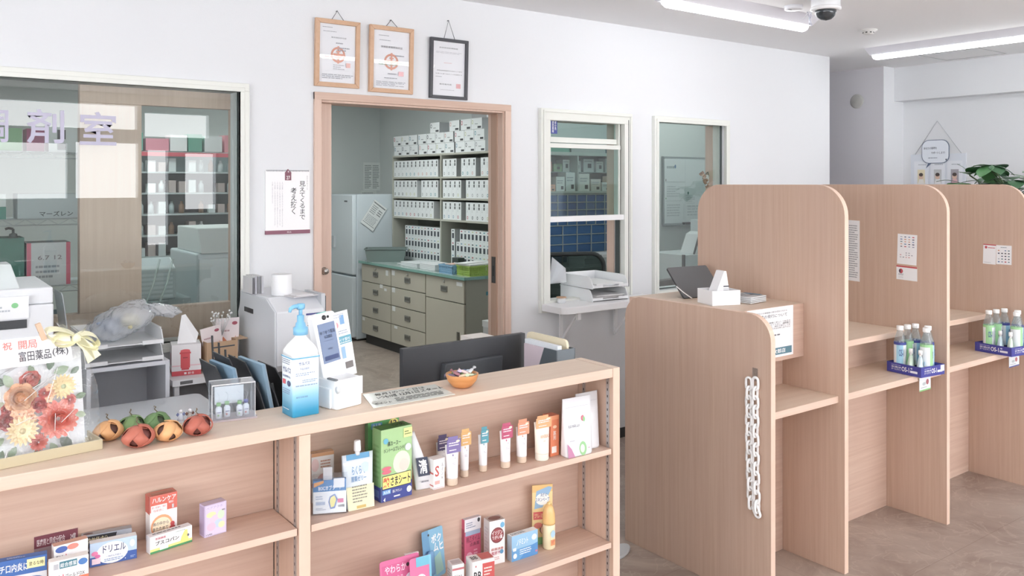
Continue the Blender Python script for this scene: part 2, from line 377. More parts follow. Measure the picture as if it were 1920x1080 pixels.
# -------- lights on the ceiling
def tube_light(label, x0, x1, y0, y1):
    along = (x1-x0) > (y1-y0); L = max(x1-x0, y1-y0); t = thing('ceiling_light', label, 'light', ((x0+x1)/2, (y0+y1)/2, ZC), 0 if along else PI/2, 'long tube lights on the ceiling')
    b = MB(); h = L/2
    b.prism([(-.115, 0), (-.045, -.045), (.045, -.045), (.115, 0)], 'x', -h, h, mat('#E4E4EE', .4)); b.build('housing', t, bevel=.003)
    b = MB(); rings = []
    for k in range(9):
        q = PI*k/8; x = -h*.985+.0+(.02*(1-math.cos(q)) if 0 else 0)
    pr = [(math.cos(a)*.034, -.046+math.sin(a)*.034) for a in [PI+PI*i/10 for i in range(11)]]
    xs = [(-h+.0, .2), (-h+.012, .75), (-h+.035, 1), (h-.035, 1), (h-.012, .75), (h, .2)]
    for x, s_ in xs: rings.append([(x, y*s_, -.046+(z+.046)*s_) for y, z in pr])
    b.loft(rings, mat('#FBFCFF', .5, 0, TUBE)); b.build('tube', t)
    return t
tube_light('long white tube light near the top centre, beside the dome camera', 3.24, 4.49, 2.95, 3.18)
tube_light('long white tube light at upper right running along the right wall', 5.80, 6.03, 2.2, 3.47)
# further fixtures of the same room, out of the photo's frame
for a in ((.2, 1.45, .6, .83), (3.2, 4.45, .2, .43), (-2.2, -.95, 1.9, 2.13), (5.80, 6.03, -1.2, .07), (-1.2, .05, -1.2, -.97)):
    t = tube_light('white tube light outside the photo', *a)
def added_lamp(x0, x1, y0, y1, e):
    t = thing('ceiling_light', 'unseen white panel light added to brighten the room behind the wall', 'light', ((x0+x1)/2, (y0+y1)/2, ZC), 0, 'unseen ceiling lights added in the back room')
    MB().box(-(x1-x0)/2, (x1-x0)/2, -(y1-y0)/2, (y1-y0)/2, -.02, 0, mat(WHITE)).build('housing', t)
    MB().box(-(x1-x0)/2+.02, (x1-x0)/2-.02, -(y1-y0)/2+.02, (y1-y0)/2-.02, -.03, -.0205, mat('#F4FBF8', .5, 0, e)).build('diffuser', t)
added_lamp(2.2, 3.4, 6.5, 6.8, 40); added_lamp(.2, 1.4, 5.6, 5.9, 26); added_lamp(4.9, 5.5, 4.3, 4.5, 20); added_lamp(4.75, 5.75, 5.2, 5.45, 8)  # unseen lamps put in to brighten the back room

# dome camera, detectors, speaker
p = onZ(1543, 12, 2.56)
t = thing('dome_camera', 'white ceiling dome camera with dark bubble', 'camera', (p.x-.02, p.y-.03, ZC))
MB().lathe([(.075, 0), (.075, -.05), (.072, -.055), (.055, -.06)][::-1], mat('#E8EAEE', .3), 32).build('housing', t)
MB().lathe([(.078, -.052), (.08, -.066), (.06, -.07)][::-1], mat('#F2F3F6', .3), 32).build('rim_ring', t)
MB().lathe([(.056, -.066), (.054, -.085), (.045, -.104), (.028, -.118), (.0, -.124)][::-1], mat('#27323A', .06, .2, spec=.8), 28).build('dome', t)
p = onZ(1628, 60, 2.585)
t = thing('smoke_detector', 'small round white ceiling detector with dark slots', 'detector', (p.x, p.y, ZC))
MB().lathe([(.055, 0), (.055, -.008), (.034, -.014), (.034, -.026), (.02, -.032), (0, -.033)][::-1], mat('#DFDEDC', .4), 24).build('housing', t)
b = MB()
for k in range(8):
    a = k*PI/4+.2; b.box(-.006, .006, .0335, .035, -.024, -.017, '#222224'); 
    b.xf(Matrix.Rotation(a, 4, 'Z'), len(b.v)-8)
b.build('slot', t)
p = onZ(1488, 16, 2.585)
tag(MB().lathe([(.05, 0), (.05, -.02), (.045, -.024), (0, -.026)][::-1], mat('#E6E8EE', .4), 24).box(-.05, -.02, -.004, .004, -.027, -.024, '#7E8187').build('ceiling_sensor', loc=(p.x, p.y, ZC)), 'small round white ceiling unit left of the dome camera', 'detector')
p = onX(1607, 190, 6.82)
t = thing('wall_vent', 'round grey plate high on the grey recess wall', 'vent', (6.82, p.y, p.z))
MB().lathe([(.062, 0), (.062, .006), (.05, .012), (.0, .014)], mat('#BDBDB8', .5), 32).xf(Matrix.Rotation(-PI/2, 4, 'Y')).build('cover', t)
# clear bracket hanging by the end of the first light
p = onZ(1511, 45, 2.53)
t = thing('hanging_clip', 'small clear plastic clips hanging at the right end of the centre tube light', 'clip', (p.x, p.y-.03, ZC))
CL = clear('clip_plastic', '#D8DBE6', milk=.3)
MB().tube([(0, 0, 0), (.01, 0, -.03), (-.006, .0, -.05), (.012, 0, -.08)], .005, CL).tube([(.0, .02, 0), (.02, .02, -.03), (.02, .02, -.075)], .004, CL).build('clip', t)
MB().tube([(-.1, -.02, -.06), (-.05, -.02, -.02), (.02, 0, -.002)], .003, mat('#C9C9D2')).build('cord', t)

# ================================================================ FRONT COUNTER WITH SHELVES
CY0, CY1, CH = 1.837, 2.012, 1.05
ct = thing('counter_shelf', 'long ash wood counter with open shelves, goods and displays on it', 'counter', (.75, CY0, 0))
def at(o): return (-o.location.x, -o.location.y, -o.location.z)
def wpart(b, name, t, bevel=.0015): return b.build(name, t, at(t), bevel=bevel)
wpart(MB().box(-1.2, 1.729, CY0, CY1, CH-.027, CH, WT, {'f': WEX_LIT}), 'counter_top', ct)
wpart(MB().box(1.7295, 1.757, CY0-.001, CY1, 0, CH+.0005, WV, {'f': WE_LIT, 't': WT}), 'side_panel', ct)
wpart(MB().box(.752, .780, CY0, CY1-.02, 0, CH-.0275, WV, {'f': WE_LIT}), 'divider', ct)
wpart(MB().box(-.62, -.592, CY0, CY1-.02, 0, CH-.0275, WV, {'f': WE_LIT}), 'divider', ct)
wpart(MB().box(-1.2, .7515, CY1-.018, CY1-.001, 0, CH-.0275, WX).box(.7805, 1.729, CY1-.018, CY1-.001, 0, CH-.0275, WX), 'back_panel', ct)
SH1, SH2 = .811, .532
for x0, x1 in ((-.588, .749), (.783, 1.727)):
    for z in (SH1, SH2, .25): wpart(MB().box(x0, x1, CY0+.004, CY1-.022, z-.0165, z, WT if 0 else WX, {'f': WEX_LIT}), 'shelf', ct, .001)
wpart(MB().box(-1.2, 1.729, CY0+.03, CY1-.02, 0, .06, WX), 'plinth', ct)
STEEL = mat('#B9B4B4', .35, .7); HOLE = '#3A3030'
def strip(x, y, face):
    b = MB(); s_ = .001 if face > 0 else -.001
    b.box(min(x, x+s_*2), max(x, x+s_*2), y-.006, y+.006, .06, CH-.03, STEEL)
    z = .08; xx = x+s_*2.2
    while z < CH-.035:
        b.poly([(xx, y-.002, z), (xx, y+.002, z), (xx, y+.002, z+.007), (xx, y-.002, z+.007)] if face > 0 else [(xx, y+.002, z), (xx, y-.002, z), (xx, y-.002, z+.007), (xx, y+.002, z+.007)], HOLE); z += .02
    b.build('shelf_rail', ct, at(ct))
for y in (CY0+.022, CY1-.045): strip(1.7295, y, -1); strip(.752, y, -1); strip(.780, y, 1); strip(-.592, y, 1)

# ================================================================ BOOTHS WITH PARTITIONS
PY0, PY1, PT = 1.965, 2.745, .027
def partition(x, h, r, label):
    b = MB(); y0, y1 = PY0, PY1
    pts = rpoly(y0, y1, 0, h, r, 10, 'cd')           # outline in (y,z), rounded upper corners
    b.prism([(p[0]-y0, p[1]) for p in pts], 'x', 0, PT, WV, WE_LIT)
    # the prism caps run the wrong way round in the yz plane? keep both sides
    o = b.build('partition_panel', None, (x, y0, 0), bevel=.001); return tag(o, label, 'partition')
partition(2.658, 1.10, .10, 'low ash wood partition with the white chain hanging on it')
partition(3.143, 1.595, .13, 'tall ash wood partition nearest the low one, behind the tablet')
partition(3.983, 1.595, .13, 'tall ash wood partition with the narrow poster of marks, second tall one')
partition(4.828, 1.595, .13, 'tall ash wood partition at the right edge with the wide two-part sticker')
bays = [(2.6855, 3.1425, 'narrow first booth'), (3.1705, 3.9825, 'booth with the nearer blue bottle tray'), (4.0105, 4.8275, 'booth with the farther blue bottle tray')]
for i, (x0, x1, nm) in enumerate(bays):
    t = thing('booth_desk', 'ash wood desk with raised rear shelf in the ' + nm, 'desk', ((x0+x1)/2, 2.3, 0), group=None)
    wpart(MB().box(x0, x1, 1.992, 2.262, .697, .725, WT, {'f': WEX_LIT}), 'desk_top', t)
    wpart(MB().box(x0, x1, 2.2625, 2.288, 0, .862, WX), 'back_panel', t)
    if i == 0:
        wpart(MB().box(x0, x1, 2.157, 2.745, .8625, 1.089, WX, {'t': WT}), 'raised_box', t)
    else:
        wpart(MB().box(x0, x1, 2.157, 2.745, .8625, .89, WT, {'f': WEX_LIT}), 'rear_shelf', t)
# light grey plate on the floor beside the low partition
p = onZ(1178, 1027, .01)
tag(MB().prism([(.11*math.cos(a)*(.6 if math.cos(a) < 0 else 1), .045*math.sin(a)) for a in [2*PI*i/20 for i in range(20)]], 'z', 0, .012, '#C9CED2').build('floor_plate', None, (p.x-.08, p.y, 0), .3, .003), 'light grey rounded plate on the floor between counter and low partition', 'plate')

# stickers and notices on the partitions
def posterX(name, x, u0, v0, u1, v1, u2, v2, spec, label, cat='poster', col='#F1F1F3', parts=None):
    """sheet on a -X facing panel; top-left, top-right, bottom-left pixels"""
    a = onX(u0, v0, x); c = onX(u1, v1, x); d = onX(u2, v2, x)
    U = Vector((0, c.y-a.y, c.z-a.z)); V = Vector((0, a.y-d.y, a.z-d.z)); O = d
    b = MB(); N = Vector((-1, 0, 0)); th = .0006
    q = [Vector((0, 0, 0)), U, U+V, V]; b.add([k for k in q]+[k+N*th for k in q], [(3, 2, 1, 0), (4, 5, 6, 7), (0, 1, 5, 4), (1, 2, 6, 5), (2, 3, 7, 6), (3, 0, 4, 7)], col)
    b.decal(N*th, U, V, spec, .0002)
    return tag(b.build(name, None, O+Vector((-.0004, 0, 0))), label, cat)
rnd = random.Random(3)
def marks(x0, y0, x1, y1, nx, ny, cols):
    out = []
    for j in range(ny):
        for i in range(nx):
            if rnd.random() < .15: continue
            cx = x0+(x1-x0)*(i+.5)/nx; cy = y0+(y1-y0)*(j+.5)/ny; w = (x1-x0)/nx*.26; h = (y1-y0)/ny*.2
            out.append(('r' if rnd.random() < .5 else 'e', *((cx-w, cy-h, cx+w, cy+h) if 0 else (cx-w, cy-h, cx+w, cy+h)), rnd.choice(cols)))
    return [(e if e[0] == 'r' else ('e', (e[1]+e[3])/2, (e[2]+e[4])/2, (e[3]-e[1])/2, (e[4]-e[2])/2, e[5])) for e in out]
MC = ['#3A4668', '#C8485A', '#5B7FB0', '#B0B8C4', '#6E8F9A', '#4B4B55', '#D59A7A', '#9AA0B4']
posterX('payment_poster', 3.983, 1683.5, 438, 1720, 441, 1682, 494, marks(.1, .55, .92, .95, 4, 5, MC)+marks(.12, .2, .85, .42, 5, 3, ['#D08A90', '#8A8A98', '#B0B0BC']), 'white poster of small payment marks, above the red-topped card on the second tall partition')
posterX('payment_card', 3.983, 1681, 497, 1720, 501.5, 1681, 523, [('r', 0, .9, 1, 1, '#C92F3E'), ('e', .22, .62, .1, .17, '#C63A4A'), ('e', .17, .62, .04, .14, '#39324A'), ('l', .1, .3, .36, .46, 2, '#8A8A94'), ('l', .1, .12, .36, .24, 2, '#C7C7CC')], 'small white card with red top edge, below the poster on the second tall partition', 'card')
posterX('payment_card', 4.828, 1844, 457, 1868, 459, 1843, 494, [('r', 0, .95, 1, 1, '#C92F3E'), ('e', .22, .84, .1, .07, '#CF4353'), ('l', .38, .78, .92, .88, 1, '#CF6A76'), ('l', .1, .06, .9, .12, 1, '#C7C7CC')], 'small white card with red top edge, left half of the pair on the last partition', 'card')
posterX('payment_poster', 4.828, 1868.3, 459.5, 1897, 461, 1868, 495, marks(.06, .06, .94, .8, 4, 5, MC)+[('l', .3, .86, .9, .93, 1, '#7A8798')], 'small white sticker of payment marks, right half of the pair on the last partition')
posterX('notice_sheet', 3.983, 1560, 410, 1612, 414, 1560, 521, [('l', .62, .05, .94, .93, 24, '#9DA0A8')], 'white printed notice sheet partly hidden behind the first tall partition', 'notice')
# notice on the raised box of the first booth
a = onY(1400, 584, 2.157); c = onY(1487, 571.5, 2.157); d = onY(1486, 664, 2.157); z0 = d.z; hh = c.z-z0; ww = c.x-a.x
b = MB().box(0, ww, -.0007, 0, 0, hh, '#F6F7FA'); TX = '#45454D'
b.decal((0, -.0007, 0), (ww, 0, 0), (0, 0, hh), [('t', '個別の診療報酬の算定項目の分かる', .2, .895, .86, .93, TX), ('t', '明細書の発行について', .14, .80, .86, .87, TX, 1),
  ('t', '当薬局では、患者様に安心して処方さ', .14, .685, .93, .72, TX), ('t', '薬剤を服用していただくために、調剤費の', .1, .645, .93, .68, TX), ('t', '詳細が分かる明細書を、無料で発行してお', .1, .605, .93, .64, TX), ('t', 'ります。明細書が不要の方はお申し出下さい', .1, .565, .93, .6, TX), ('l', .3, .42, .92, .48, 1, '#6A6A72'), ('l', .3, .36, .6, .4, 1, '#6A6A72'),
  ('r', .3, .05, .96, .19, '#4A8094'), ('t', '与次郎店', .46, .075, .82, .165, '#FFFFFF', 1.5)], .0002)
tag(b.build('notice_sheet', None, (a.x, 2.157, z0)), 'white notice with teal strip taped to the raised box of the first booth', 'notice')

# white plastic chain hanging on the low partition
ch = thing('plastic_chain', 'white plastic chain hanging doubled on the low partition', 'chain', (2.658, onX(1416, 712, 2.658).y, onX(1416, 712, 2.658).z))
CHM = mat('#FFFFFF', .4)
def link(flat):
    b = MB(); h, w = .0235, .0125; pts = []
    for i in range(16):
        a = 2*PI*i/16; y = w*math.cos(a); z = (h-w)*(1 if math.sin(a) > 0 else -1)*(abs(math.sin(a)) > 1e-6)+w*math.sin(a)
        pts.append((0, y, z) if flat else (y, 0, z))
    return b.tube(pts, .0050, CHM, 8, True)
for s_, u, v1 in (('l', 1409.5, 940), ('r', 1422, 948)):
    pt = onX(u, 718, 2.658); pb = onX(u+(4 if s_ == 'l' else 3), v1, 2.658); n = 14; 
    for k in range(n):
        f = k/(n-1); y = pt.y+(pb.y-pt.y)*f**3; z = pt.z+(pb.z-pt.z)*f
        o = link(k % 2 == 0).build('link', ch, (-.018, y-ch.location.y, z-ch.location.z)); o.rotation_euler[0] = .05*math.sin(k*1.7)
o = link(True).build('link', ch, (-.018, onX(1424, 956, 2.658).y-ch.location.y, onX(1424, 956, 2.658).z-ch.location.z)); o.rotation_euler[0] = -.45
MB().box(-.002, 0, -.012, .012, -.005, .045, clear('clear_hook_plastic', '#F4F4F4', milk=.1)).build('hook_plate', ch)
MB().tube([(-.002, 0, .005), (-.012, 0, 0), (-.014, 0, -.008), (-.01, 0, .004)], .0018, CHM).build('hook', ch)

# ================================================================ THINGS HANGING ON THE BACK WALL
def certificate(name, label, uv, fm, lab_part, seal, x0, x1, z0, z1, w, hang):
    t = thing(name, label, 'picture frame', ((x0+x1)/2, YW, (z0+z1)/2))
    hx, hz = (x1-x0)/2, (z1-z0)/2; b = MB()
    pts_o = [(-hx, -hz), (hx, -hz), (hx, hz), (-hx, hz)]; pts_i = [(-hx+w, -hz+w), (hx-w, -hz+w), (hx-w, hz-w), (-hx+w, hz-w)]
    for k in range(4):
        q = [pts_o[k], pts_o[(k+1) % 4], pts_i[(k+1) % 4], pts_i[k]]; b.prism(q, 'y', -.024, -.004, fm)
    M = Matrix.Rotation(-.03, 4, 'X')
    b.build('frame', t, bevel=.002).rotation_euler = (.035, 0, 0)
    b = MB().box(-hx+w-.002, hx-w+.002, -.012, -.008, -hz+w-.002, hz-w+.002, '#EEF0F6')
    b.decal((-hx+w, -.012, -hz+w), (2*hx-2*w, 0, 0), (0, 0, 2*hz-2*w), seal, .0003); b.build('certificate', t).rotation_euler = (.035, 0, 0)
    MB().box(-hx+w-.002, hx-w+.002, -.0175, -.0155, -hz+w-.002, hz-w+.002, PICGLASS).build('glass', t).rotation_euler = (.035, 0, 0)
    c = .3*hx; MB().tube([(-c, -.02, hz-.006), (0, -.012, hz+hang), (c, -.02, hz-.006)], .0018, mat('#5E6068', .5)).build('cord', t)
    MB().lathe([(0, .012), (.003, .011), (.003, 0)][::-1], mat('#8A8A8A', .4, .6), 8, (0, -.001, hz+hang), axis='y').build('nail', t)
ORG = '#E39A80'
def crest(cx, cy, r):
    out = []; n = 28; asp = .68
    for i in range(n):
        a0, a1 = 2*PI*i/n, 2*PI*(i+1)/n
        out.append(('p', [(cx+r*math.cos(a0), cy+r*asp*math.sin(a0)), (cx+r*math.cos(a1), cy+r*asp*math.sin(a1)), (cx+r*.74*math.cos(a1), cy+r*.74*asp*math.sin(a1)), (cx+r*.74*math.cos(a0), cy+r*.74*asp*math.sin(a0))], ORG))
    return out + [('r', cx-r*.12, cy-r*asp*1.1, cx+r*.12, cy+r*asp*1.1, ORG), ('r', cx-r*.7, cy-r*asp*.16, cx+r*.7, cy+r*asp*.16, ORG), ('r', cx-r*.3, cy+r*asp*.35, cx+r*.3, cy+r*asp*.5, ORG), ('r', cx-r*.3, cy-r*asp*.5, cx+r*.3, cy-r*asp*.35, ORG)]
G1 = '#9A9CA8'
sealA = crest(.52, .48, .2)+[('l', .08, .93, .35, .95, 1, G1), ('l', .1, .86, .5, .88, 1, G1), ('t', '薬局開設許可証', .32, .76, .74, .785, '#6A6A74'), ('l', .45, .66, .75, .70, 1, G1), ('l', .5, .54, .85, .62, 2, G1), ('l', .15, .42, .95, .46, 1, '#B0786E'), ('r', .74, .27, .86, .35, '#EBB4AC'), ('l', .38, .22, .7, .32, 3, '#B9BAC2'), ('l', .08, .06, .94, .15, 3, '#A9ABB5')]
sealB = crest(.5, .47, .2)+[('l', .14, .9, .42, .92, 1, G1), ('l', .16, .82, .5, .84, 1, G1), ('t', '保険医療機関指定証', .2, .7, .8, .735, '#5A5A64'), ('l', .6, .56, .85, .6, 1, G1), ('l', .15, .40, .95, .47, 2, '#8CA58C'), ('r', .7, .23, .84, .31, '#EFB3B8'), ('l', .4, .24, .66, .28, 1, G1), ('l', .3, .17, .66, .2, 1, G1), ('l', .08, .04, .94, .13, 4, '#A9ABB5')]
sealC = [('t', '高度管理医療機器', .2, .875, .78, .9, '#53535C'), ('l', .1, .78, .9, .82, 2, '#C9CAD2'), ('l', .35, .6, .62, .62, 1, '#E6B4B8'), ('t', '医薬品医療機器等法の規定により許可', .14, .455, .92, .475, '#44444C'), ('t', 'を受けた者であることを証明する', .1, .395, .92, .415, '#44444C'), ('l', .1, .34, .3, .36, 1, G1), ('t', '鹿児島市長 下鶴 隆', .22, .2, .68, .225, '#44444C') if 0 else ('t', '鹿児島市長', .22, .2, .6, .225, '#44444C'), ('r', .74, .15, .88, .235, '#E8A9AC'), ('l', .25, .1, .7, .12, 1, '#C0C0C8')]
certificate('framed_certificate', 'leftmost framed certificate above the door, light wood frame', None, WD, None, sealA, 1.657, 1.893, 2.075, 2.405, .022, .045)
certificate('framed_certificate', 'middle framed certificate above the door, light wood frame', None, WD, None, sealB, 1.948, 2.2, 2.065, 2.405, .022, .035)
certificate('framed_certificate', 'framed certificate above the door in a black frame', None, mat('#34363F', .35), None, sealC, 2.303, 2.541, 2.055, 2.378, .017, .1)

# calendar
t = thing('wall_calendar', 'white wall calendar with brush writing and dark red foot', 'calendar', (1.415, YW, 1.36))
b = MB().box(0, .218, -.008, -.001, .016, .30, '#FAF9FA'); INK = '#3D3D44'
b.decal((0, -.008, .016), (.218, 0, 0), (0, 0, .284), [('t', '\n'.join('見えてくるまで'), .76, .18, .9, .83, INK, 1), ('t', '\n'.join('考え抜く'), .56, .27, .70, .72, INK, 1), ('t', '\n'.join('あせらずゆっくり'), .93, .68, .955, .92, '#8A8A90'),
  *[('t', '\n'.join('人は誰しも自分の力で道をひらきながら歩んでゆく'[:16+k % 3]), .14+.055*k, .06+.03*(k % 2)+(0 if k else .4), .165+.055*k, .82, '#B4B4BE') for k in range(5)]], .0003)
b.build('page', t)
MB().box(-.001, .219, -.011, -.0, -.0, .018, '#8C4A62').decal((-.001, -.011, 0), (.22, 0, 0), (0, 0, .018), [('t', '薬品', .47, .3, .57, .7, '#E8D8DE')]).build('foot_strip', t)
b = MB().box(.094, .124, -.011, -.008, .255, .29, '#8A4A5E'); b.decal((.094, -.011, .255), (.03, 0, 0), (0, 0, .035), [('t', '27', .22, .12, .78, .6, '#FFFFFF', 1.5)], .0003)
b.prism([(.092, .29), (.126, .29), (.109, .308)], 'y', -.011, -.004, '#8A4A5E').lathe([(.004, 0), (.004, .003), (0, .003)], '#D8C8D0', 10, (.109, -.012, .296), axis='y'); b.build('date_tab', t)
b = MB()
for k in range(28): b.box(.006+k*.0076, .0085+k*.0076, -.0095, -.001, .296, .303, '#9A9AA2')
b.build('wire_binding', t)

# service shelf under window 2 with brackets, trays
t = thing('window_shelf', 'white shelf with rounded corner and brackets under the service window', 'shelf', (3.4, YW, .9))
pts = rpoly(3.04, 3.86, 3.625, YW-.04, .05, 8, 'ab')
b = MB(); b.prism([(x-3.4, y-YW) for x, y in pts], 'z', -.04, 0, mat('#F2F2F4', .35)).box(-.287, .326, -.0399, .14, -.02, -.0001, mat('#F2F2F4', .35)); b.build('shelf_board', t, bevel=.004, seg=3)
for bx in (3.19, 3.63):
    b = MB(); x = bx-3.4; b.box(x-.012, x+.012, -.2, -.0305, -.05, -.0405, '#EDEEF0').box(x-.012, x+.012, -.0399, -.03, -.24, -.0405, '#EDEEF0')
    b.prism([(-.19, -.05), (-.04, -.235), (-.03, -.225), (-.175, -.05)][::-1], 'x', x-.004, x+.004, '#EDEEF0').box(x-.011, x+.011, -.2, -.18, -.085, -.05, '#F4F4F6'); b.build('bracket', t, bevel=.001)
def letter_tray(x0, y0, z, w, d, h, label, rz=0):
    t = thing('letter_tray', label, 'tray', (x0, y0, z), rz, 'white stacking letter trays'); m = mat('#EFF1F4', .3); T = .004; b = MB()
    b.box(0, w, 0, d, .006, .010, m).box(0, w, d-T, d, .010, h, m)
    for xx in (0, w-T):
        pr = [(0, .0), (d, 0), (d, h), (.05, h), (.025, h*.9), (.01, h*.55), (0, .02)]
        b.prism(pr, 'x', xx, xx+T, m).box(xx-.003, xx+T+.003, d-.03, d-.01, 0, .012, m)
        b.box(xx-.002 if xx else -.005, xx+T+.005 if xx else T, .05, d, h-.004, h, m)
    b.box(0, w*.28, -.002, .004, .006, .022, m).box(w*.72, w, -.002, .004, .006, .022, m).box(w*.28, w*.72, .0, .004, .006, .013, m)
    b.build('tray', t, bevel=.001); return t
rt_ = letter_tray(3.33, 3.71, .9005, .27, .33, .072, 'white letter tray on the service window shelf, lower of the two', -.08)
rt2 = letter_tray(3.33, 3.71, .975, .27, .33, .072, 'white letter tray on the service window shelf, upper of the two', -.08)
b = MB().box(.02, .25, .03, .3, .011, .022, '#ECEEF0').box(.04, .24, .01, .28, .0225, .027, '#F6F7F8'); tag(b.build('paper_stack', None, (3.33, 3.71, .9755), -.08), 'white papers lying in the upper tray at the service window', 'paper')
b = MB().box(.02, .25, .03, .3, .011, .03, '#CFCBCB').box(.03, .24, .0, .28, .0305, .034, '#EDEDEE'); tag(b.build('paper_stack', None, (3.33, 3.71, .901), -.08), 'grey papers lying in the lower tray at the service window', 'paper')
t = thing('seal_cup', 'small pale cup with wooden rim at the left end of the window shelf', 'cup', (3.165, 3.80, .9))
MB().lathe([(.022, 0), (.027, .02), (.028, .03), (.024, .03), (.02, .006), (0, .006)], '#DDE0E2').build('cup', t); MB().lathe([(.024, .0302), (.03, .031), (.03, .036), (.022, .036)], '#C79A72').build('rim', t)
# clear plastic bag and slip standing behind
t = thing('plastic_sleeves', 'folded clear plastic sleeves standing at the left of the service window', 'plastic sleeves', (3.16, 3.90, .9))
b = MB()
for k in range(5):
    a = .2+.16*k; b.poly([(0, .002*k, .10), (.0+.06*math.cos(a+.2), .002*k+.01, .10+.17*math.sin(a+.4)), (.06+.03*k*.6, .012, .235-.012*k), (.105+.008*k, .002*k, .19-.022*k)], BAG)
b.build('sleeves', t); MB().box(-.01, -.004, -.005, .04, .0, .19, '#E9EBEE').decal((-.01, .04, 0), (0, -.045, 0), (0, 0, .19), [('l', .2, .1, .8, .5, 8, '#7A7A86')]).build('card_holder', t)
# signs inside the service window
a = onY(1026, 257, YW+.028)
t = tag(MB().box(0, .045, -.002, 0, 0, .125, '#FFFFFF').decal((0, -.002, 0), (.045, 0, 0), (0, 0, .125), [('t', '\n'.join('処方せん受付口'), .36, .05, .64, .96, '#2A2A34', 2)], .0002).build('sign_strip', None, (3.116, YW+.029, 1.878)), 'white vertical sign with black writing in the service window', 'sign')
tag(MB().box(0, .048, -.002, 0, 0, .105, '#3C49A6').decal((0, -.002, 0), (.048, 0, 0), (0, 0, .105), [('t', '\n'.join('麻薬小売'), .56, .2, .84, .92, '#FFFFFF', 2), ('t', '\n'.join('調剤薬局'), .16, .06, .44, .76, '#FFFFFF', 2)], .0002).build('sign_strip', None, (3.1635, YW+.029, 1.897)), 'blue vertical sign with white writing in the service window', 'sign')
# blue pen
tag(MB().tube([(0, 0, .004), (.14, -.03, .004)], .004, mat('#3A6FC8', .3)).build('pen', None, (3.66, 3.66, .9)), 'blue pen lying at the right end of the window shelf', 'pen')

# ================================================================ GOODS ON THE COUNTER SHELVES
def place(uL, vL, uR, vR, z):
    a = onZ(uL, vL, z); c = onZ(uR, vR, z); return a, (c-a).length, math.atan2(c.y-a.y, c.x-a.x)
def hgt(p, v0, v1): return (v0-v1)*depth(p)/FPX
def pack(label, px, z, d, col, front=(), side=(), top=(), dy=0, name='medicine_box', cat='box', group='boxes and packs on the counter shelves', topcol=None, sidecol=None, rough=.3):
    """a printed carton: px = base-left u,v, base-right u,v, top-left v; depth d; dy pushes it back along the shelf"""
    uL, vL, uR, vR, vT = px; a, w, rz = place(uL, vL, uR, vR, z); h = hgt(a, vL, vT)
    k = mat(col, rough); b = MB().box(0, w, 0, d, 0, h, k, {'t': mat(topcol or col, rough), 'l': mat(sidecol or col, rough), 'r': mat(sidecol or col, rough)})
    b.decal((0, 0, 0), (w, 0, 0), (0, 0, h), front)
    if side: b.decal((0, d, 0), (0, -d, 0), (0, 0, h), side)
    if top: b.decal((0, 0, h), (w, 0, 0), (0, d, 0), top)
    else: b.decal((0, 0, h), (w, 0, 0), (0, d, 0), [('r', 0, .93, 1, .97, '#8D8488')] if d > .02 else [])
    o = b.build(name, None, a, rz); o.location.z = z+.0004
    return tag(o, label, cat, group)
BL, RD, WH, BK, GN, PK, YE = '#2F62B4', '#CF3B3F', '#F6F6F6', '#26262C', '#2FA46A', '#E05C93', '#F3D65A'
g1 = 'medicine cartons on the left counter shelf'
# ---- left bay shelf
pack('blue stomatitis medicine box at far left with yellow round mark', (-30, 1064, 36, 1043, 997), SH1, .03, '#2E63AE', [('r', 0, 0, 1, .4, '#E4DED6'), ('t', '口内炎に', .1, .5, .75, .72, WH, 2), ('e', .83, .82, .15, .17, '#F5DF77'), ('t', '増量', .74, .77, .92, .88, '#4A4A30', 1), ('t', 'クイックケア', .1, .28, .98, .38, '#3A4A7A', 1), ('r', .2, .06, .7, .12, '#C04A4A'), ('l', .3, .44, .9, .48, 1, '#C9D8EE')], group=g1, topcol='#1E3F78')
pack('blue box with yellow label lying in front at the far left of the left shelf', (-40, 1118, 88, 1093, 1062), SH1, .018, '#2A66B4', [('r', 0, 0, 1, .45, '#D8D9DC'), ('t', 'チ口内炎に', .3, .58, .72, .86, WH, 2), ('r', .70, .62, .97, .93, '#EFE7A0'), ('t', '塗るな時', .73, .7, .95, .84, '#3A3A30', 1), ('e', .8, .2, .15, .14, '#3C5FA8')], top=[('r', 0, 0, 1, 1, '#2F6BBB'), ('l', .4, .3, .7, .7, 2, '#C9DCF2')], group=g1)
pack('dark red flat box behind the white and orange cold medicine boxes', (64, 1058, 146, 1039, 1008), SH1, .03, '#9D8A90', [('r', 0, .55, 1, 1, '#7C2C42'), ('t', '医療用と同成分配合', .06, .62, .7, .88, '#EFE3E6', 1), ('t', '24錠', .82, .64, .95, .86, '#EFE3E6', 1), ('r', .1, .2, .14, .45, '#B8394A')], group=g1, topcol='#7A3444', sidecol='#8A4A58')
LULU = [('r', 0, .0, 1, .35, '#EE6B3C'), ('p', [(0, 0), (.35, 0), (.75, .38), (0, .45)], '#F7F5F4'), ('e', .22, .86, .18, .1, '#3B63B5'), ('e', .55, .88, .17, .09, '#EE8A78'), ('t', '新ルル', .06, .5, .28, .7, '#33333B', 2), ('t', 'A', .30, .5, .4, .7, '#E0566A', 2), ('t', 'ゴールド', .05, .3, .22, .4, '#55555D', 1), ('l', .7, .4, .95, .6, 2, '#C8B0B0')]
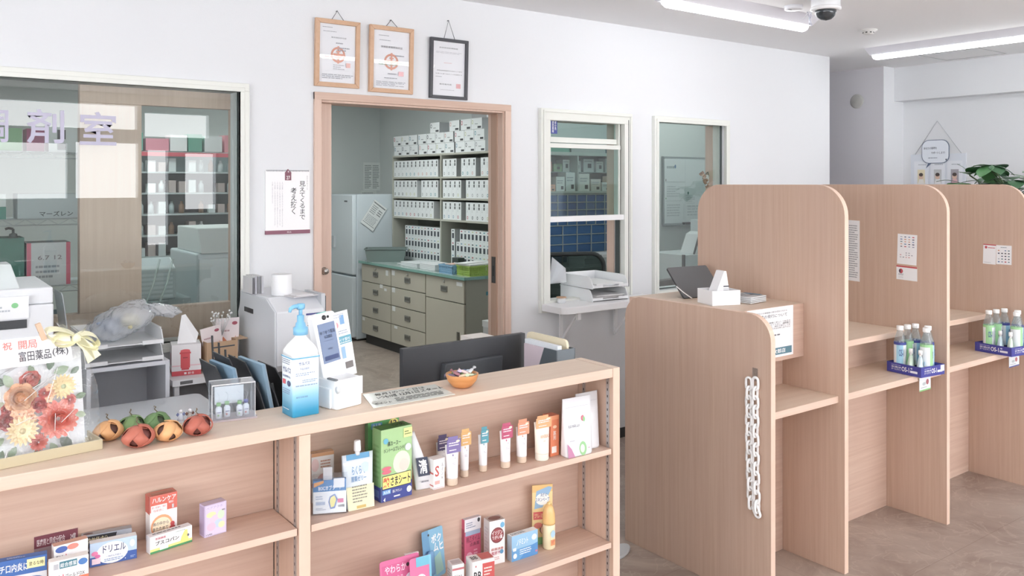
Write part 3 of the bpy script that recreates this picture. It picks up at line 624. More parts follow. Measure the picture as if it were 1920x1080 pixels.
LULU2 = [('r', 0, .0, 1, .3, '#EE6B3C'), ('p', [(0, 0), (.55, 0), (.75, .3), (0, .3)], '#F7F5F4'), ('r', .25, .7, .7, .95, '#2F7C8E'), ('t', '総合感冒', .27, .74, .68, .9, WH, 1), ('e', .85, .8, .12, .12, '#3B7CC5'), ('t', '新ルル', .06, .3, .28, .5, '#33333B', 2), ('t', 'A', .30, .3, .38, .5, '#E0566A', 2), ('t', 'ゴールドDX', .4, .32, .9, .48, '#33333B', 1), ('r', .1, .7, .22, .9, '#B8B8BE')]
lo = pack('white and orange cold medicine box, lower of the pair', (93, 1108, 166, 1090, 1056), SH1, .02, WH, LULU2, group=g1)
hz = lo.dimensions.z
# the upper box of the pair sits further back, on the shelf
pack('white and orange cold medicine box, behind and above the lower one', (101, 1086, 165, 1068, 1026), SH1, .018, WH, LULU, top=[('r', 0, 0, 1, 1, '#D9A48E')], group=g1)
pack('silver and black flat box behind the blue and white sleep aid box', (153, 1046, 247, 1028, 1007), SH1, .018, '#B4BAC4', [('p', [(.02, .1), (.6, .1), (.7, .95), (.02, .95)], '#2B2B30'), ('t', '内效極成分', .12, .55, .52, .88, '#EDE3B0', 2), ('t', '4つの対策', .12, .12, .5, .48, WH, 1), ('e', .9, .6, .05, .2, '#8B96A8')], top=[('r', 0, 0, 1, 1, '#9AA0A8'), ('e', .13, .5, .1, .3, '#5A3A40')], group=g1)
pack('blue and white sleep aid box in the middle of the left shelf', (168.5, 1065, 256.5, 1046.5, 1021), SH1, .02, '#2B5BAE', [('r', 0, .4, 1, 1, '#B7D2EC'), ('e', .47, .48, .34, .46, '#F4FAFD'), ('t', 'ドリエル', .27, .5, .76, .82, '#26356E', 2), ('t', '一時的な不眠の', .34, .3, .66, .38, '#4A66A8'), ('l', .3, .12, .7, .26, 2, '#6A90C8'), ('e', .1, .55, .07, .1, '#F07AB0'), ('e', .16, .42, .06, .08, '#E06AAC'), ('r', .04, .1, .22, .34, '#EFD6E4'), ('e', .9, .72, .06, .16, '#D8E4F4'), ('l', .86, .1, .97, .2, 2, '#A8C0E4'), ('e', .75, .12, .01, .02, WH)], group=g1, topcol='#E9F2F8', sidecol='#2B62B4')
pack('tall red and white medicine box with orange circle standing on the left shelf', (281, 1021.5, 332, 1008, 933), SH1, .03, '#ECEAEA', [('r', 0, .66, 1, 1, '#E4644E'), ('t', 'ハルンケア', .08, .85, .96, .96, WH, 2), ('r', .04, .64, .62, .8, WH), ('t', '軽い尿漏れ・頻尿', .07, .73, .58, .78, '#C94A44'), ('t', '残尿感に', .12, .66, .5, .71, '#C94A44'), ('e', .43, .34, .4, .24, '#F0A468'), ('e', .43, .335, .34, .19, '#F9E2BE'), ('t', '体の中から', .1, .36, .68, .44, BK, 1), ('t', 'あたためて', .1, .25, .66, .33, BK, 1), ('e', .82, .34, .08, .05, RD), ('p', [(.62, .16), (.98, .16), (.9, .3), (.74, .3)], '#C63A3C'), ('t', '顆粒', .68, .79, .86, .84, WH), ('r', .8, .68, .87, .76, '#C8C8CC')], side=[('r', 0, .62, 1, 1, '#C9503E')], top=[('r', .1, .2, .9, .7, '#B9806E')], group=g1, topcol='#D46A56')
pack('flat white green and yellow stomach medicine box in front of the red box', (281.5, 1040.5, 360, 1015.5, 1008.5), SH1, .02, WH, [('r', 0, 0, 1, .12, '#2E9A58'), ('r', 0, .12, 1, .26, '#F0E37A'), ('p', [(.7, .12), (.92, .12), (.88, .85), (.82, .85), (.74, .5)], '#F3E26A'), ('t', 'ブスコパン', .12, .42, .68, .66, BK, 2.5), ('t', '胃腸鎮痛', .12, .74, .36, .88, '#D0607A', 1), ('r', .22, .1, .42, .32, '#E7F0EA'), ('e', .9, .5, .025, .08, '#6A6A80'), ('l', .6, .86, .85, .92, 1, '#6A9A8A')], top=[('l', .1, .3, .8, .8, 1, '#6A6A72')], group=g1, topcol='#E6E6EA')
pack('small lilac box standing alone at the right of the left shelf', (383.5, 1009.5, 424.5, 997, 950), SH1, .026, '#CDBCE0', [('r', .04, .03, .96, .97, '#DCCFEA'), ('t', 'ペアアクネ', .08, .85, .82, .94, '#B8A4D6', 1), ('e', .3, .68, .22, .09, '#EDE6A8'), ('e', .5, .5, .26, .16, '#EFC9E0'), ('e', .74, .62, .16, .14, '#CFE6C8'), ('e', .62, .36, .2, .13, '#BFD2EE'), ('e', .3, .3, .2, .13, '#E8C0DC'), ('e', .76, .3, .15, .1, '#E6E9B4'), ('t', '微粒', .78, .73, .93, .78, BK), ('t', '12包', .06, .05, .34, .1, '#4A4260', 1)], side=[('r', .1, .05, .9, .95, '#B7A4CC')], group=g1, topcol='#BFAECC')

# ---- right bay, upper shelf
g2 = 'packs on the upper right counter shelf'
pack('white and orange carton behind the clear wafer pack, upper right shelf', (584, 944, 626, 936, 852), SH1, .02, '#EFE9E4', [('r', 0, .93, 1, 1, '#D89A62'), ('e', .16, .76, .17, .13, '#F6D3D0'), ('l', .4, .68, .9, .86, 3, '#C98A70'), ('e', .6, .46, .34, .12, '#D89498'), ('r', 0, .3, 1, .4, '#E0B8B0')], group=g2, topcol='#DDB07E')
# hanging clear pack with wafer box
a, w, rz = place(587, 967, 649, 962, SH1); h = hgt(a, 967, 905)
t = thing('wafer_pack', 'clear pack holding a blue and white wafer box, left on the upper right shelf', 'pack', a+Vector((0, 0, .0005)), rz, g2)
b = MB().box(0, w, 0, .022, .003, h, '#F0F4F8', {'t': '#3F7FBE'})
b.decal((0, 0, .003), (w, 0, 0), (0, 0, h), [('r', 0, .66, 1, 1, '#3F86C4'), ('t', 'BOCオブラート', .16, .7, .86, .84, WH, 2), ('p', [(.02, .8), (.32, .92), (.32, 1), (.02, .93)], '#EFA24C'), ('p', [(.5, .5), (.66, .58), (.74, .42), (.66, .14), (.52, .12), (.46, .34)], '#7E9AD4'), ('p', [(.53, .47), (.64, .53), (.70, .41), (.63, .19), (.54, .17), (.50, .35)], '#F2E88E'), ('r', .74, .3, .92, .42, '#E57AA6'), ('t', '100枚', .76, .16, .95, .25, '#3A3A4A', 1), ('l', .08, .42, .3, .55, 2, '#9FB6D2'), ('r', .08, .26, .36, .36, '#B6C8E2'), ('l', .08, .1, .4, .18, 2, '#9AA6BE')])
b.build('box', t)
b = MB().box(-.003, w+.003, -.0015, .0235, 0, h+.012, ACRYL); b.build('sleeve', t)
b = MB().box(w*.3, w*.58, .004, .005, h+.002, h+.032, '#C4C6CE').box(w*.62, w*.95, -.001, 0, h-.016, h+.006, '#E4E6EA'); b.build('hang_tab', t)
# spout pouch
def pouch_rings(w, h, d0, prof):
    n = 24; out = []
    for f, ws in prof:
        ds = d0*(1-f)+.0015
        out.append([(w/2*ws*abs(math.cos(q))**.45*(1 if math.cos(q) > 0 else -1), ds*abs(math.sin(q))**.35*(1 if math.sin(q) > 0 else -1), h*f) for q in [2*PI*(i+.5)/n for i in range(n)]])
    return out
def spout_pouch(label, cu, cv, wpx, vtop, vspout, z, body, spec, capcol='#F4F4F6', rz=.0, group=g2, cat='pouch'):
    a = onZ(cu, cv, z); k = depth(a)/FPX; w = wpx*k; h = (cv-vtop)*k; t = thing('spout_pouch', label, cat, a+Vector((0, 0, .0005)), -.06+rz, group)
    rings = pouch_rings(w, h, .024, ((0, .80), (.02, .84), (.4, .9), (.8, .97), (1, 1)))
    b = MB().loft(rings, mat(body, .18, .1)); b.build('pouch', t)
    MB().decal((-w*.37, -.0255, 0), (w*.74, 0, 0), (0, .024, h), [('p', [(-.06, 0), (1.06, 0), (1.1, .42), (-.1, .42)], '#E9DFB4')] + spec, .0006).build('printing', t)
    if vspout: MB().lathe([(.006, h-.004), (.006, h+.006)], '#E8E8EA', 12).lathe([(.0085, h+.006), (.009, h+.008), (.008, h+.03), (.006, h+.032), (0, h+.032)], mat(capcol, .3), 14).build('cap', t)
    return t
spout_pouch('pale blue and cream jelly drink pouch with white spout, upper right shelf', 670, 948, 62, 850, 826, SH1, '#D5DFE8', [('r', 0, .9, 1, 1, '#4C9CCB'), ('t', 'らくらく', .2, .62, .75, .78, '#6A9CC8', 2), ('t', '服薬ゼリー', .15, .5, .8, .6, '#5F93C4', 2), ('e', .78, .74, .14, .1, '#BFD4DA'), ('l', .15, .12, .8, .44, 6, '#8A8A78'), ('r', .3, .02, .7, .07, '#C9A94A')])
# two big green fever sheet boxes
GF = [('r', 0, 0, 1, .22, '#2B3E96'), ('e', .66, .5, .28, .16, '#DCECCB'), ('e', .74, .46, .16, .09, '#EFD3C4'),
      ('r', .03, .17, .97, .36, '#1F2230'), ('r', .045, .18, .955, .35, '#F4E56C'), ('t', '熱', .06, .195, .28, .335, '#D8432E', 3), ('t', 'さまシート', .3, .2, .94, .33, BK, 3), ('r', .04, .10, .3, .16, '#6AA6DA'), ('t', '大人用', .07, .11, .27, .15, WH, 1), ('t', '肌にやさしい', .36, .1, .66, .14, WH, 1), ('e', .9, .1, .08, .045, '#DCE2F0'), ('p', [(.06, .03), (.12, .0), (.12, .06)], WH), ('l', .4, .03, .62, .07, 1, WH),
      ('r', .72, .84, 1, .97, '#F1EE8A'), ('l', .75, .87, .97, .94, 2, '#5A7A3A'), ('e', .14, .84, .08, .04, '#56B4D0'), ('t', '鼻スースー', .2, .76, .62, .83, '#2A4A3A', 2), ('t', 'メントールブレンド', .08, .68, .72, .745, '#2A4A3A', 1.5), ('e', .86, .7, .1, .05, '#D6E0EE'), ('e', .16, .46, .15, .028, '#E0637A'), ('e', .16, .41, .15, .028, '#E0637A')]
pack('large green cooling sheet box with yellow title band, in front of the other green box', (714.5, 943.5, 772, 927.5, 808), SH1, .042, '#A6D28C', GF, side=[('r', 0, 0, 1, .2, '#2B3E96'), ('l', .15, .3, .85, .8, 7, '#6FA35C'), ('r', .2, .05, .8, .15, '#5A78C0')], top=[('t', '12+2枚', .5, .2, .9, .8, BK, 1), ('r', .05, .3, .4, .7, '#5FAE5A')], group=g2, topcol='#3F9A48', sidecol='#7DB268')
pack('large green cooling sheet box mostly hidden behind the front green box', (690, 924, 748, 912, 788), SH1, .02, '#55A956', [('r', .1, .86, .45, .94, '#4E9ED0'), ('t', '大人用', .14, .87, .4, .93, WH, 1), ('e', .82, .91, .16, .06, '#F1E36A'), ('t', '12', .73, .875, .92, .95, BK, 3)], group=g2, topcol='#3F9A48', sidecol='#3D8B45')
# leaning white tube with dark label
a = onZ(789, 917, SH1)
t = thing('toothpaste_tube', 'white tapering tube with dark brush-written label leaning behind the small S box', 'tube', a+Vector((0, .0, .0004)), -.12, g2)
rings = []
for f, wx, dy_, ox in ((0, .027, .006, .012), (.02, .027, .008, .012), (.5, .018, .012, -.004), (.95, .007, .006, -.017), (1, .006, .001, -.018)):
    rings.append([(ox+wx*math.cos(q), dy_*math.sin(q)-.0+.015*f, .147*f) for q in [2*PI*i/16 for i in range(16)]])
MB().loft(rings, mat('#E6E7EC', .3)).build('tube', t)
MB().decal((-.012, -.009, .012), (.042, 0, 0), (-.010, .006, .075), [('r', .1, .32, .86, .95, '#2B3550'), ('t', '清', .22, .4, .76, .88, '#F4F4F4', 3), ('l', .2, .08, .7, .2, 1, '#7A7A86')], .0045).build('printing', t)
pack('small white and red box with a big red S, upper right shelf', (813, 919, 833.5, 913.5, 863), SH1, .03, '#F3F1F2', [('t', 'S', .12, .42, .5, .78, '#C8483E', 2.5), ('t', '\n'.join('ルミンA'), .7, .3, .88, .85, '#55555D', 1), ('r', .1, .16, .55, .28, '#E8A49C'), ('r', .0, .02, 1, .05, '#D8BDBE')], side=[('r', 0, .5, 1, .56, '#D2605C'), ('r', 0, .1, 1, .14, '#D2605C')], group=g2, topcol='#EAE2E2')
# cosmetic tubes standing on their caps with coloured tags
def cream_tube(label, cu, cv, vtop, vtag, tagcol, body='#F1EEF0', cap='#D8BFA6', wpx=27, text=True, tagw=1.0, big=False, txtcol='#B9B2C4', tx='ハンド'):
    a = onZ(cu, cv, SH1); k = depth(a)/FPX; w = wpx*k; h = (cv-vtop)*k; capm = mat(cap, .35); r = w*.36
    t = thing('hand_cream_tube', label, 'tube', a+Vector((0, 0, .0004)), -.05, 'hand cream tubes standing in a row')
    ch_ = h*.17; MB().lathe([(r*.96, 0), (r, .002), (r, ch_*.95), (r*.98, ch_)], capm, 20).build('cap', t)
    rings = []
    for f in (0, .04, .3, .6, .85, .97, 1):
        rx = r*1.0+(w/2-r)*f; ry = r*(1-f)**.7+.0008; z = ch_+(h-ch_)*f
        rings.append([(rx*math.cos(q), ry*math.sin(q), z) for q in [2*PI*i/20 for i in range(20)]])
    b = MB().loft(rings, mat(body, .3)); 
    b.decal((-w*.3, -r*.78, ch_+(h-ch_)*.28), (w*.6, 0, 0), (0, r*.5, (h-ch_)*.5), [('l', .25, .25, .75, .4, 2, txtcol), ('e', .4, .8, .08, .06, tagcol), ('e', .62, .62, .06, .05, txtcol)] if not big else [('t', tx, .05, .42, .95, .62, '#E08A4C', 1), ('l', .3, .2, .7, .3, 1, '#C9B090')], .004); b.build('tube', t)
    ht = (vtop-vtag)*k; b = MB(); tw = w*.98*tagw
    b.box(-tw/2, tw/2, -.0105, -.0095, h-ht*.9, h+ht*.55, tagcol, {}).box(-tw*.42, tw*.3, -.0095, -.009, h+ht*.5, h+ht*.9, tagcol)
    b.decal((-tw/2, -.0105, h-ht*.9), (tw, 0, 0), (0, 0, ht*1.45), [('l', .12, .5, .88, .85, 2, '#F7EFF4'), ('l', .15, .15, .7, .3, 1, '#F7EFF4'), ('e', .78, .85, .14, .09, '#EFE2C8')], .0003)
    b.build('tag', t); return t
cream_tube('hand cream tube with dark violet tag, half hidden behind the next one', 828, 884, 828, 812, '#5A4C7C', wpx=24)
cream_tube('hand cream tube with mid violet tag, in front of the dark violet one', 847.5, 908, 832, 815, '#7B6BAA', wpx=30)
cream_tube('hand cream tube with yellow-orange tag', 870.5, 893, 818, 801, '#E3AE5C', wpx=22)
cream_tube('hand cream tube with teal tag standing alone', 905.5, 883, 814, 797, '#3F9CAE', wpx=21, tagw=.8)
cream_tube('hand cream tube with crimson tag', 947.5, 876, 806, 790, '#C4406E', wpx=25)
cream_tube('hand cream tube with salmon orange tag', 978, 866, 799, 783, '#E9976E', wpx=26)
cream_tube('larger cream tube with orange lettering and pale orange tag', 1016, 861, 789, 776, '#F0A868', body='#F5EBDC', cap='#EDE4D4', wpx=36, big=True, tx='ANNEBEAU')
pack('slim orange carton beside the larger cream tube', (1032, 857, 1048, 853, 781), SH1, .035, '#E97A42', [('r', .15, .08, .7, .24, '#F2E8E0'), ('e', .5, .72, .22, .04, '#F7C9A0'), ('t', '\n'.join('薬用'), .3, .4, .65, .62, '#F6E6DA', 1), ('r', 0, .9, 1, 1, '#F09258')], group=g2, topcol='#D96C3C', dy=.02)
def stand_pouch(label, cu, cv, wpx, vtop, rz, spec):
    a = onZ(cu, cv, SH1); k = depth(a)/FPX; w = wpx*k; h = (cv-vtop)*k
    t = thing('stand_pouch', label, 'pouch', a+Vector((0, .004 if cu > 1090 else -.004, .0005)), rz, g2); rings = pouch_rings(w, h, .018, ((0, .9), (.03, .95), (.5, .98), (1, 1)))
    MB().loft(rings, mat('#E9E9EE', .22, .1)).build('pouch', t)
    MB().decal((-w*.43, -.0195, 0), (w*.86, 0, 0), (0, .018, h), spec, .0006).build('printing', t)
    return t
SPC = [('p', [(0, 0), (.28, 0), (.16, .14), (0, .24)], '#C77AA4'), ('e', .62, .12, .15, .12, '#8FCB86'), ('e', .6, .12, .09, .07, '#D9EFD2'), ('e', .68, .63, .07, .05, '#D86A80'), ('e', .73, .61, .05, .045, '#7FC07A'), ('t', 'EDSELLE', .08, .5, .55, .545, '#6A6A74', 1), ('l', .1, .26, .4, .29, 1, '#B4B4C0'), ('l', .82, .1, .9, .13, 1, '#C07AA0'), ('r', 0, .84, 1, .85, '#D4D4DC')]
stand_pouch('white supplement pouch with pink corner at the right end, back one', 1101, 840, 54, 736, .0, [('e', .4, .62, .07, .05, '#D86A80'), ('e', .3, .14, .18, .12, '#A7DA9C'), ('r', 0, .84, 1, .85, '#D4D4DC')])
stand_pouch('white supplement pouch with pink corner at the right end, front one', 1079, 851, 66, 744, -.05, SPC)

# ---- right bay, lower shelf
g3 = 'packs on the lower right counter shelf'
pack('small grey and white carton behind the pink blister card', (757, 1064, 790, 1054, 1018), SH2, .024, '#E9E7E8', [('t', 'カルタイD', .05, .42, .9, .54, '#4A4A54', 1), ('r', .1, .1, .9, .32, '#EFC0B8'), ('l', .1, .62, .6, .7, 1, '#9A9AA4')], side=[('l', .2, .5, .8, .8, 3, '#B4AEB0')], group=g3, topcol='#BBB2B0', sidecol='#A79E9E')
def blister(label, uL, vL, uR, vR, vT, z, col, spec, bub, tilt=.12, hole=True, group=g3):
    a, w, rz = place(uL, vL, uR, vR, z); h = hgt(a, vL, vT); t = thing('blister_card', label, 'blister pack', a+Vector((0, 0, .0006)), rz, group)
    pts = rpoly(0, w, 0, h, .006, 4); b = MB().prism(pts, 'y', 0, .0012, col); b.decal((0, 0, 0), (w, 0, 0), (0, 0, h), spec, .0003)
    o = b.build('card', t); o.rotation_euler[0] = -tilt
    bu = MB(); x0, x1, z0, z1 = bub; bu.lathe([(.0, 0), (.010, .002), (.012, .01), (.012, (z1-z0)*h-.01), (.010, (z1-z0)*h-.002), (0, (z1-z0)*h)], mat('#6CA6D8', .2), 14, ((x0+x1)/2*w, -.008, z0*h), sx=max(.3, (x1-x0)*w/2/.012), sy=.55)
    o = bu.build('product', t); o.rotation_euler[0] = -tilt
    return t
blister('light blue blister card with a blue applicator, lower right shelf', 797, 1092, 836, 1075, 1002, SH2, '#79BBDD', [('p', [(0, 0), (.4, 0), (.3, 1), (0, 1)], '#5D9FCB'), ('t', 'ポク', .42, .7, .9, .88, WH, 3.5), ('t', 'ムヒ', .5, .52, .96, .70, WH, 3.5), ('e', .3, .9, .04, .025, '#26303A'), ('p', [(.55, .04), (.92, .1), (.8, .5), (.5, .4)], '#9CCFC4')], (.12, .42, .1, .6))
pack('narrow blue-grey and white carton between blue card and pink box', (844, 1054, 862, 1049, 1014), SH2, .02, '#EDEEF2', [('t', '\n'.join('クリーム'), .25, .1, .7, .9, '#4A62A0', 1), ('r', 0, .92, 1, 1, '#4F5C84')], group=g3, topcol='#3F4A70', sidecol='#515C80')
pack('pink medicine box with white upright flap, lower right shelf', (871, 1058, 901.5, 1048, 976), SH2, .026, '#D9517C', [('r', 0, .72, 1, 1, '#E8E6EC'), ('l', .1, .78, .7, .93, 3, '#8A96B0'), ('e', .86, .93, .08, .05, '#33333D'), ('r', .05, .62, .95, .72, '#9FB4D4'), ('t', '桃乙タイム', .1, .46, .92, .6, '#8E2C50', 1.5), ('t', '点鼻薬', .3, .36, .9, .45, '#8E2C50', 1.5), ('e', .28, .14, .2, .1, '#EDA0BC'), ('l', .55, .08, .9, .3, 3, '#F0A8C0')], side=[('r', 0, .0, 1, .78, '#B84868'), ('l', .2, .3, .8, .6, 3, '#8A3850')], group=g3, topcol='#C8C2CC')
pack('white gargle medicine box with big dark red disc, lower right shelf', (918, 1061, 946.5, 1054, 979), SH2, .036, '#F4F2F2', [('e', .5, .66, .43, .18, '#7A2A30'), ('e', .5, .66, .36, .15, '#A0343A'), ('t', 'イソジン', .14, .67, .84, .77, WH, 2), ('t', 'うがい薬', .16, .57, .84, .66, WH, 1.5), ('e', .83, .88, .14, .065, '#5FB0DC'), ('t', '殺菌消毒', .1, .32, .9, .38, '#C85A50', 1), ('t', '風邪予防', .1, .22, .9, .3, '#C8486A', 1), ('e', .78, .27, .12, .05, '#4F9CCB'), ('l', .1, .1, .9, .18, 2, '#D89A98')], side=[('l', .2, .15, .8, .85, 9, '#C9C2C2')], top=[('e', .5, .5, .4, .35, '#8A5A54')], group=g3, topcol='#B3A6A2', sidecol='#D9D4D2')
pack('blue and white throat lozenge box lying wide on the lower right shelf', (959.5, 1054.5, 1008, 1038.5, 1007), SH2, .022, '#5AA3DC', [('r', 0, .45, 1, 1, '#8FC4E8'), ('p', [(.3, 0), (1, 0), (1, .5), (.6, .4)], '#3F8FD2'), ('t', 'ノドミント', .18, .58, .62, .82, WH, 2), ('e', .86, .74, .1, .12, '#DCEBF6'), ('l', .3, .18, .75, .42, 3, '#E6F2FA'), ('e', .12, .2, .07, .1, '#F4F8FB'), ('r', .04, .4, .16, .52, '#F0F6FA'), ('r', .9, .12, .98, .2, '#C87A9A')], top=[('l', .05, .2, .6, .8, 2, '#4A5A70')], group=g3, topcol='#EEF2F5', sidecol='#B9C6D4')
pack('tall yellow and red printed card behind the yellow spray bottle', (998, 1022, 1036, 1018, 911), SH2, .004, '#F3D58C', [('r', 0, .88, 1, 1, '#EFC06A'), ('p', [(.1, .6), (.5, .62), (.98, .95), (.8, .97), (.2, .9)], '#8EBBE0'), ('e', .5, .76, .34, .1, '#F2F4F0'), ('t', '天使の', .4, .8, .72, .86, '#3A5A9A', 2), ('t', 'スキンベープ', .16, .72, .84, .79, '#3A5A9A', 2), ('r', .05, .42, .9, .55, '#DC5A56'), ('t', 'プレミアム', .1, .45, .82, .52, '#F6E0A0', 1.5), ('e', .55, .26, .2, .09, '#7A4A3A'), ('e', .55, .24, .14, .07, '#F2C9AC'), ('e', .28, .32, .2, .05, '#E57A6A'), ('r', 0, 0, 1, .12, '#78B66A')], name='display_card', cat='card', group=None)
a = onZ(1029, 1027, SH2); k = depth(a)/FPX
t = thing('spray_bottle', 'yellow insect spray bottle with clear amber cap, right of the lozenge box', 'bottle', a+Vector((0, 0, .0004)), 0)
r = 12*k; H_ = 82*k
MB().lathe([(r*.85, 0), (r, .003), (r*.98, H_*.5), (r*.92, H_*.56)], mat('#F4E6B8', .3), 24).decal((-r*.55, -r*1.0, H_*.06), (r*1.1, 0, 0), (0, 0, H_*.42), [('e', .5, .72, .4, .2, '#A8CFE4'), ('r', .1, .1, .9, .42, '#E7A05A'), ('t', '天使', .2, .15, .8, .38, '#D8483C', 2)], .0006).build('body', t)
MB().lathe([(r*1.0, H_*.56), (r*1.02, H_*.6), (r*.95, H_*.8), (r*.7, H_*.93), (r*.4, H_), (0, H_*1.0)], mat('#EFBE6A', .2), 24).build('cap', t)
MB().lathe([(r*.3, H_*.93), (r*.3, H_*1.04), (0, H_*1.05)], mat('#F0C86E', .3), 12).build('nozzle', t)
# front row, cut by the bottom of the picture
blister('pink blister card in the front row of the lower right shelf', 716, 1150, 790, 1127, 1059, SH2, '#E0609A', [('r', .05, .1, .95, .9, '#DC4F8E'), ('t', 'やわらか', .12, .72, .66, .88, '#F7D6E6', 2), ('t', 'おやすみ', .16, .5, .6, .66, '#F2B8D4', 2), ('e', .75, .5, .14, .15, '#E9E3F0'), ('e', .7, .82, .04, .04, '#33202C'), ('l', .1, .2, .6, .4, 3, '#F4B8D2')], (.62, .86, .1, .5), hole=True)
blister('second pink and light blue blister card, partly behind the first pink card', 772, 1140, 812, 1128, 1053, SH2, '#E0699F', [('r', .3, .8, 1, 1, '#5FBBD6'), ('r', .9, .2, 1, 1, '#6FC3DC'), ('e', .5, .5, .25, .14, '#F1E6EE'), ('p', [(.4, .4), (.7, .4), (.62, .6)], '#D8484E')], (.2, .5, .1, .4))
pack('white leaflet pack with pink drawing between the two pink cards', (759, 1112, 785, 1106, 1040), SH2, .006, '#F0E4EA', [('e', .5, .6, .4, .25, '#F3C2CC'), ('e', .55, .5, .2, .14, '#8EB2DA'), ('e', .3, .8, .12, .06, '#E58A9A'), ('e', .75, .3, .18, .1, '#8FA8D4')], name='leaflet', cat='leaflet', group=None)
pack('white ointment box marked EX, front row of the lower right shelf', (848, 1112, 870, 1107, 1061), SH2, .035, '#F1EFEF', [('t', 'アラセナ', .15, .5, .85, .62, '#4A4A52', 1.5), ('t', 'EX', .3, .26, .72, .46, '#4A4A52', 1.5), ('r', 0, .8, 1, .88, '#C46A72')], side=[('l', .1, .3, .9, .8, 5, '#B0ACAC')], top=[('r', .1, .2, .9, .8, '#BDB0B2')], group=g3, topcol='#D9CFCF', sidecol='#DEDAD8')
pack('white and red vitamin box marked BB, front row of the lower right shelf', (886, 1106, 927, 1096, 1055), SH2, .042, '#F2F0EF', [('r', .45, .3, 1, .88, '#D0423E'), ('t', 'BB', .06, .3, .4, .62, BK, 2), ('l', .52, .4, .92, .75, 3, '#F5DCD4'), ('e', .15, .82, .03, .04, '#C86A6A')], top=[('t', 'BB', .08, .3, .36, .75, BK, 2), ('r', .45, .1, 1, .95, '#C9534C')], group=g3, topcol='#E6DCDA')
a = onZ(627, 1123, SH2)
t = thing('medicine_bottle', 'dark bottle with bright blue cap at the left of the lower right shelf', 'bottle', a+Vector((0, 0, .0004)))
MB().lathe([(.017, 0), (.018, .003), (.018, .042), (.013, .048)], mat('#2F3C78', .25), 24).build('body', t); MB().lathe([(.0135, .048), (.0145, .05), (.0145, .066), (.012, .070), (0, .071)], mat('#2E4FB0', .3), 24).build('cap', t)

# ================================================================ ON THE COUNTER TOP
TOP = CH+.0006
def onP(u, v, p0, n):
    r = ray(u, v); return C0 + r*((p0-C0).dot(n)/r.dot(n))
# ---- framed flower gift in clear wrap
a, w, rz = place(-70, 884, 160, 838, TOP)
fl = thing('flower_arrangement', 'flower gift board wrapped in clear film with pale yellow bow and greeting card', 'flower arrangement', a, rz)
T = .16; ct_, st_ = math.cos(T), math.sin(T); hb_ = .205
R0 = Matrix.Rotation(rz, 4, 'Z'); MW = Matrix.Translation(a) @ R0
def lean(o): o.rotation_euler[0] = -T; return o
lean(MB().box(0, w, 0, .006, .0, hb_, '#E9EDF2').build('backing_board', fl, (0, 0, .004)))
b = MB(); b.box(-.01, w+.022, -.035, .05, 0, .006, mat('#B7A984', .4, .2)).box(-.01, w+.022, -.038, -.034, 0, .02, mat('#CDBF98', .35, .25), {'t': '#EDE6CC'}).box(w+.018, w+.022, -.034, .05, 0, .02, mat('#CDBF98', .35, .25))
b.build('gold_tray', fl)
nrm = MW.to_3x3() @ Vector((0, -ct_, -st_)) * -1; nrm = (MW.to_3x3() @ (Matrix.Rotation(-T, 3, 'X') @ Vector((0, 1, 0)))).normalized()
inv = MW.inverted(); RX = Matrix.Rotation(T, 4, 'X')
def bl(u, v, off=0):                       # photo point -> board coordinates (x, z) at distance off in front
    q = inv @ onP(u, v, MW @ Vector((0, 0, .004)) - nrm*off, nrm); q = RX @ (q-Vector((0, 0, .004))); return q
KB = depth(a)/FPX
def fl_part(b, name, u, v, off=.012, tilt=(0, 0)):
    q = bl(u, v, off); M = Matrix.Translation((0, 0, .004)) @ Matrix.Rotation(-T, 4, 'X') @ Matrix.Translation(q) @ Matrix.Rotation(PI/2, 4, 'X') @ Matrix.Rotation(tilt[0], 4, 'X') @ Matrix.Rotation(tilt[1], 4, 'Y')
    return b.build(name, fl, M=M)
rf = random.Random(11)
def petal(b, r0, r1, w, ang, z0, z1, cup, m, n=4):
    vs = []; fs = []; ca, sa = math.cos(ang), math.sin(ang)
    for i in range(n+1):
        f = i/n; rr = r0+(r1-r0)*f; ww = w*math.sin(PI*(.15+.8*f))**.8; z = z0+(z1-z0)*f**1.5
        for j in (-1, 0, 1): x, y = rr, ww*j; vs.append((x*ca-y*sa, x*sa+y*ca, z+cup*abs(j)))
    for i in range(n):
        for j in range(2): fs.append((i*3+j, i*3+j+1, (i+1)*3+j+1, (i+1)*3+j))
    b.add(vs, fs, m, True)
def rose(R, m1, m2):
    b = MB(); b.lathe([(0, -.3*R), (R*.5, -.1*R), (R*.3, .3*R), (0, .55*R)], m2, 12)
    for lay, (rr, hh, n, ww) in enumerate(((.25, .75, 3, .3), (.42, .7, 4, .36), (.6, .6, 5, .42), (.8, .42, 6, .48), (1.0, .15, 7, .5))):
        for k in range(n):
            a0 = 2*PI*k/n+lay*.7; seg = 5; half = PI/n*1.25; vs = []; fs = []
            for i in range(seg+1):
                q = a0-half+2*half*i/seg; e = 1-abs(i/seg-.5)*.35
                vs += [(R*rr*.62*math.cos(q), R*rr*.62*math.sin(q), -.1*R), (R*rr*.95*math.cos(q), R*rr*.95*math.sin(q), R*hh*.7*e), (R*rr*1.1*math.cos(q)*e, R*rr*1.1*math.sin(q)*e, R*hh*e)]
            for i in range(seg):
                for j in range(2): fs.append((i*3+j, i*3+3+j, i*3+4+j, i*3+1+j))
            b.add(vs, fs, m1 if lay % 2 else m2, True)
    return b
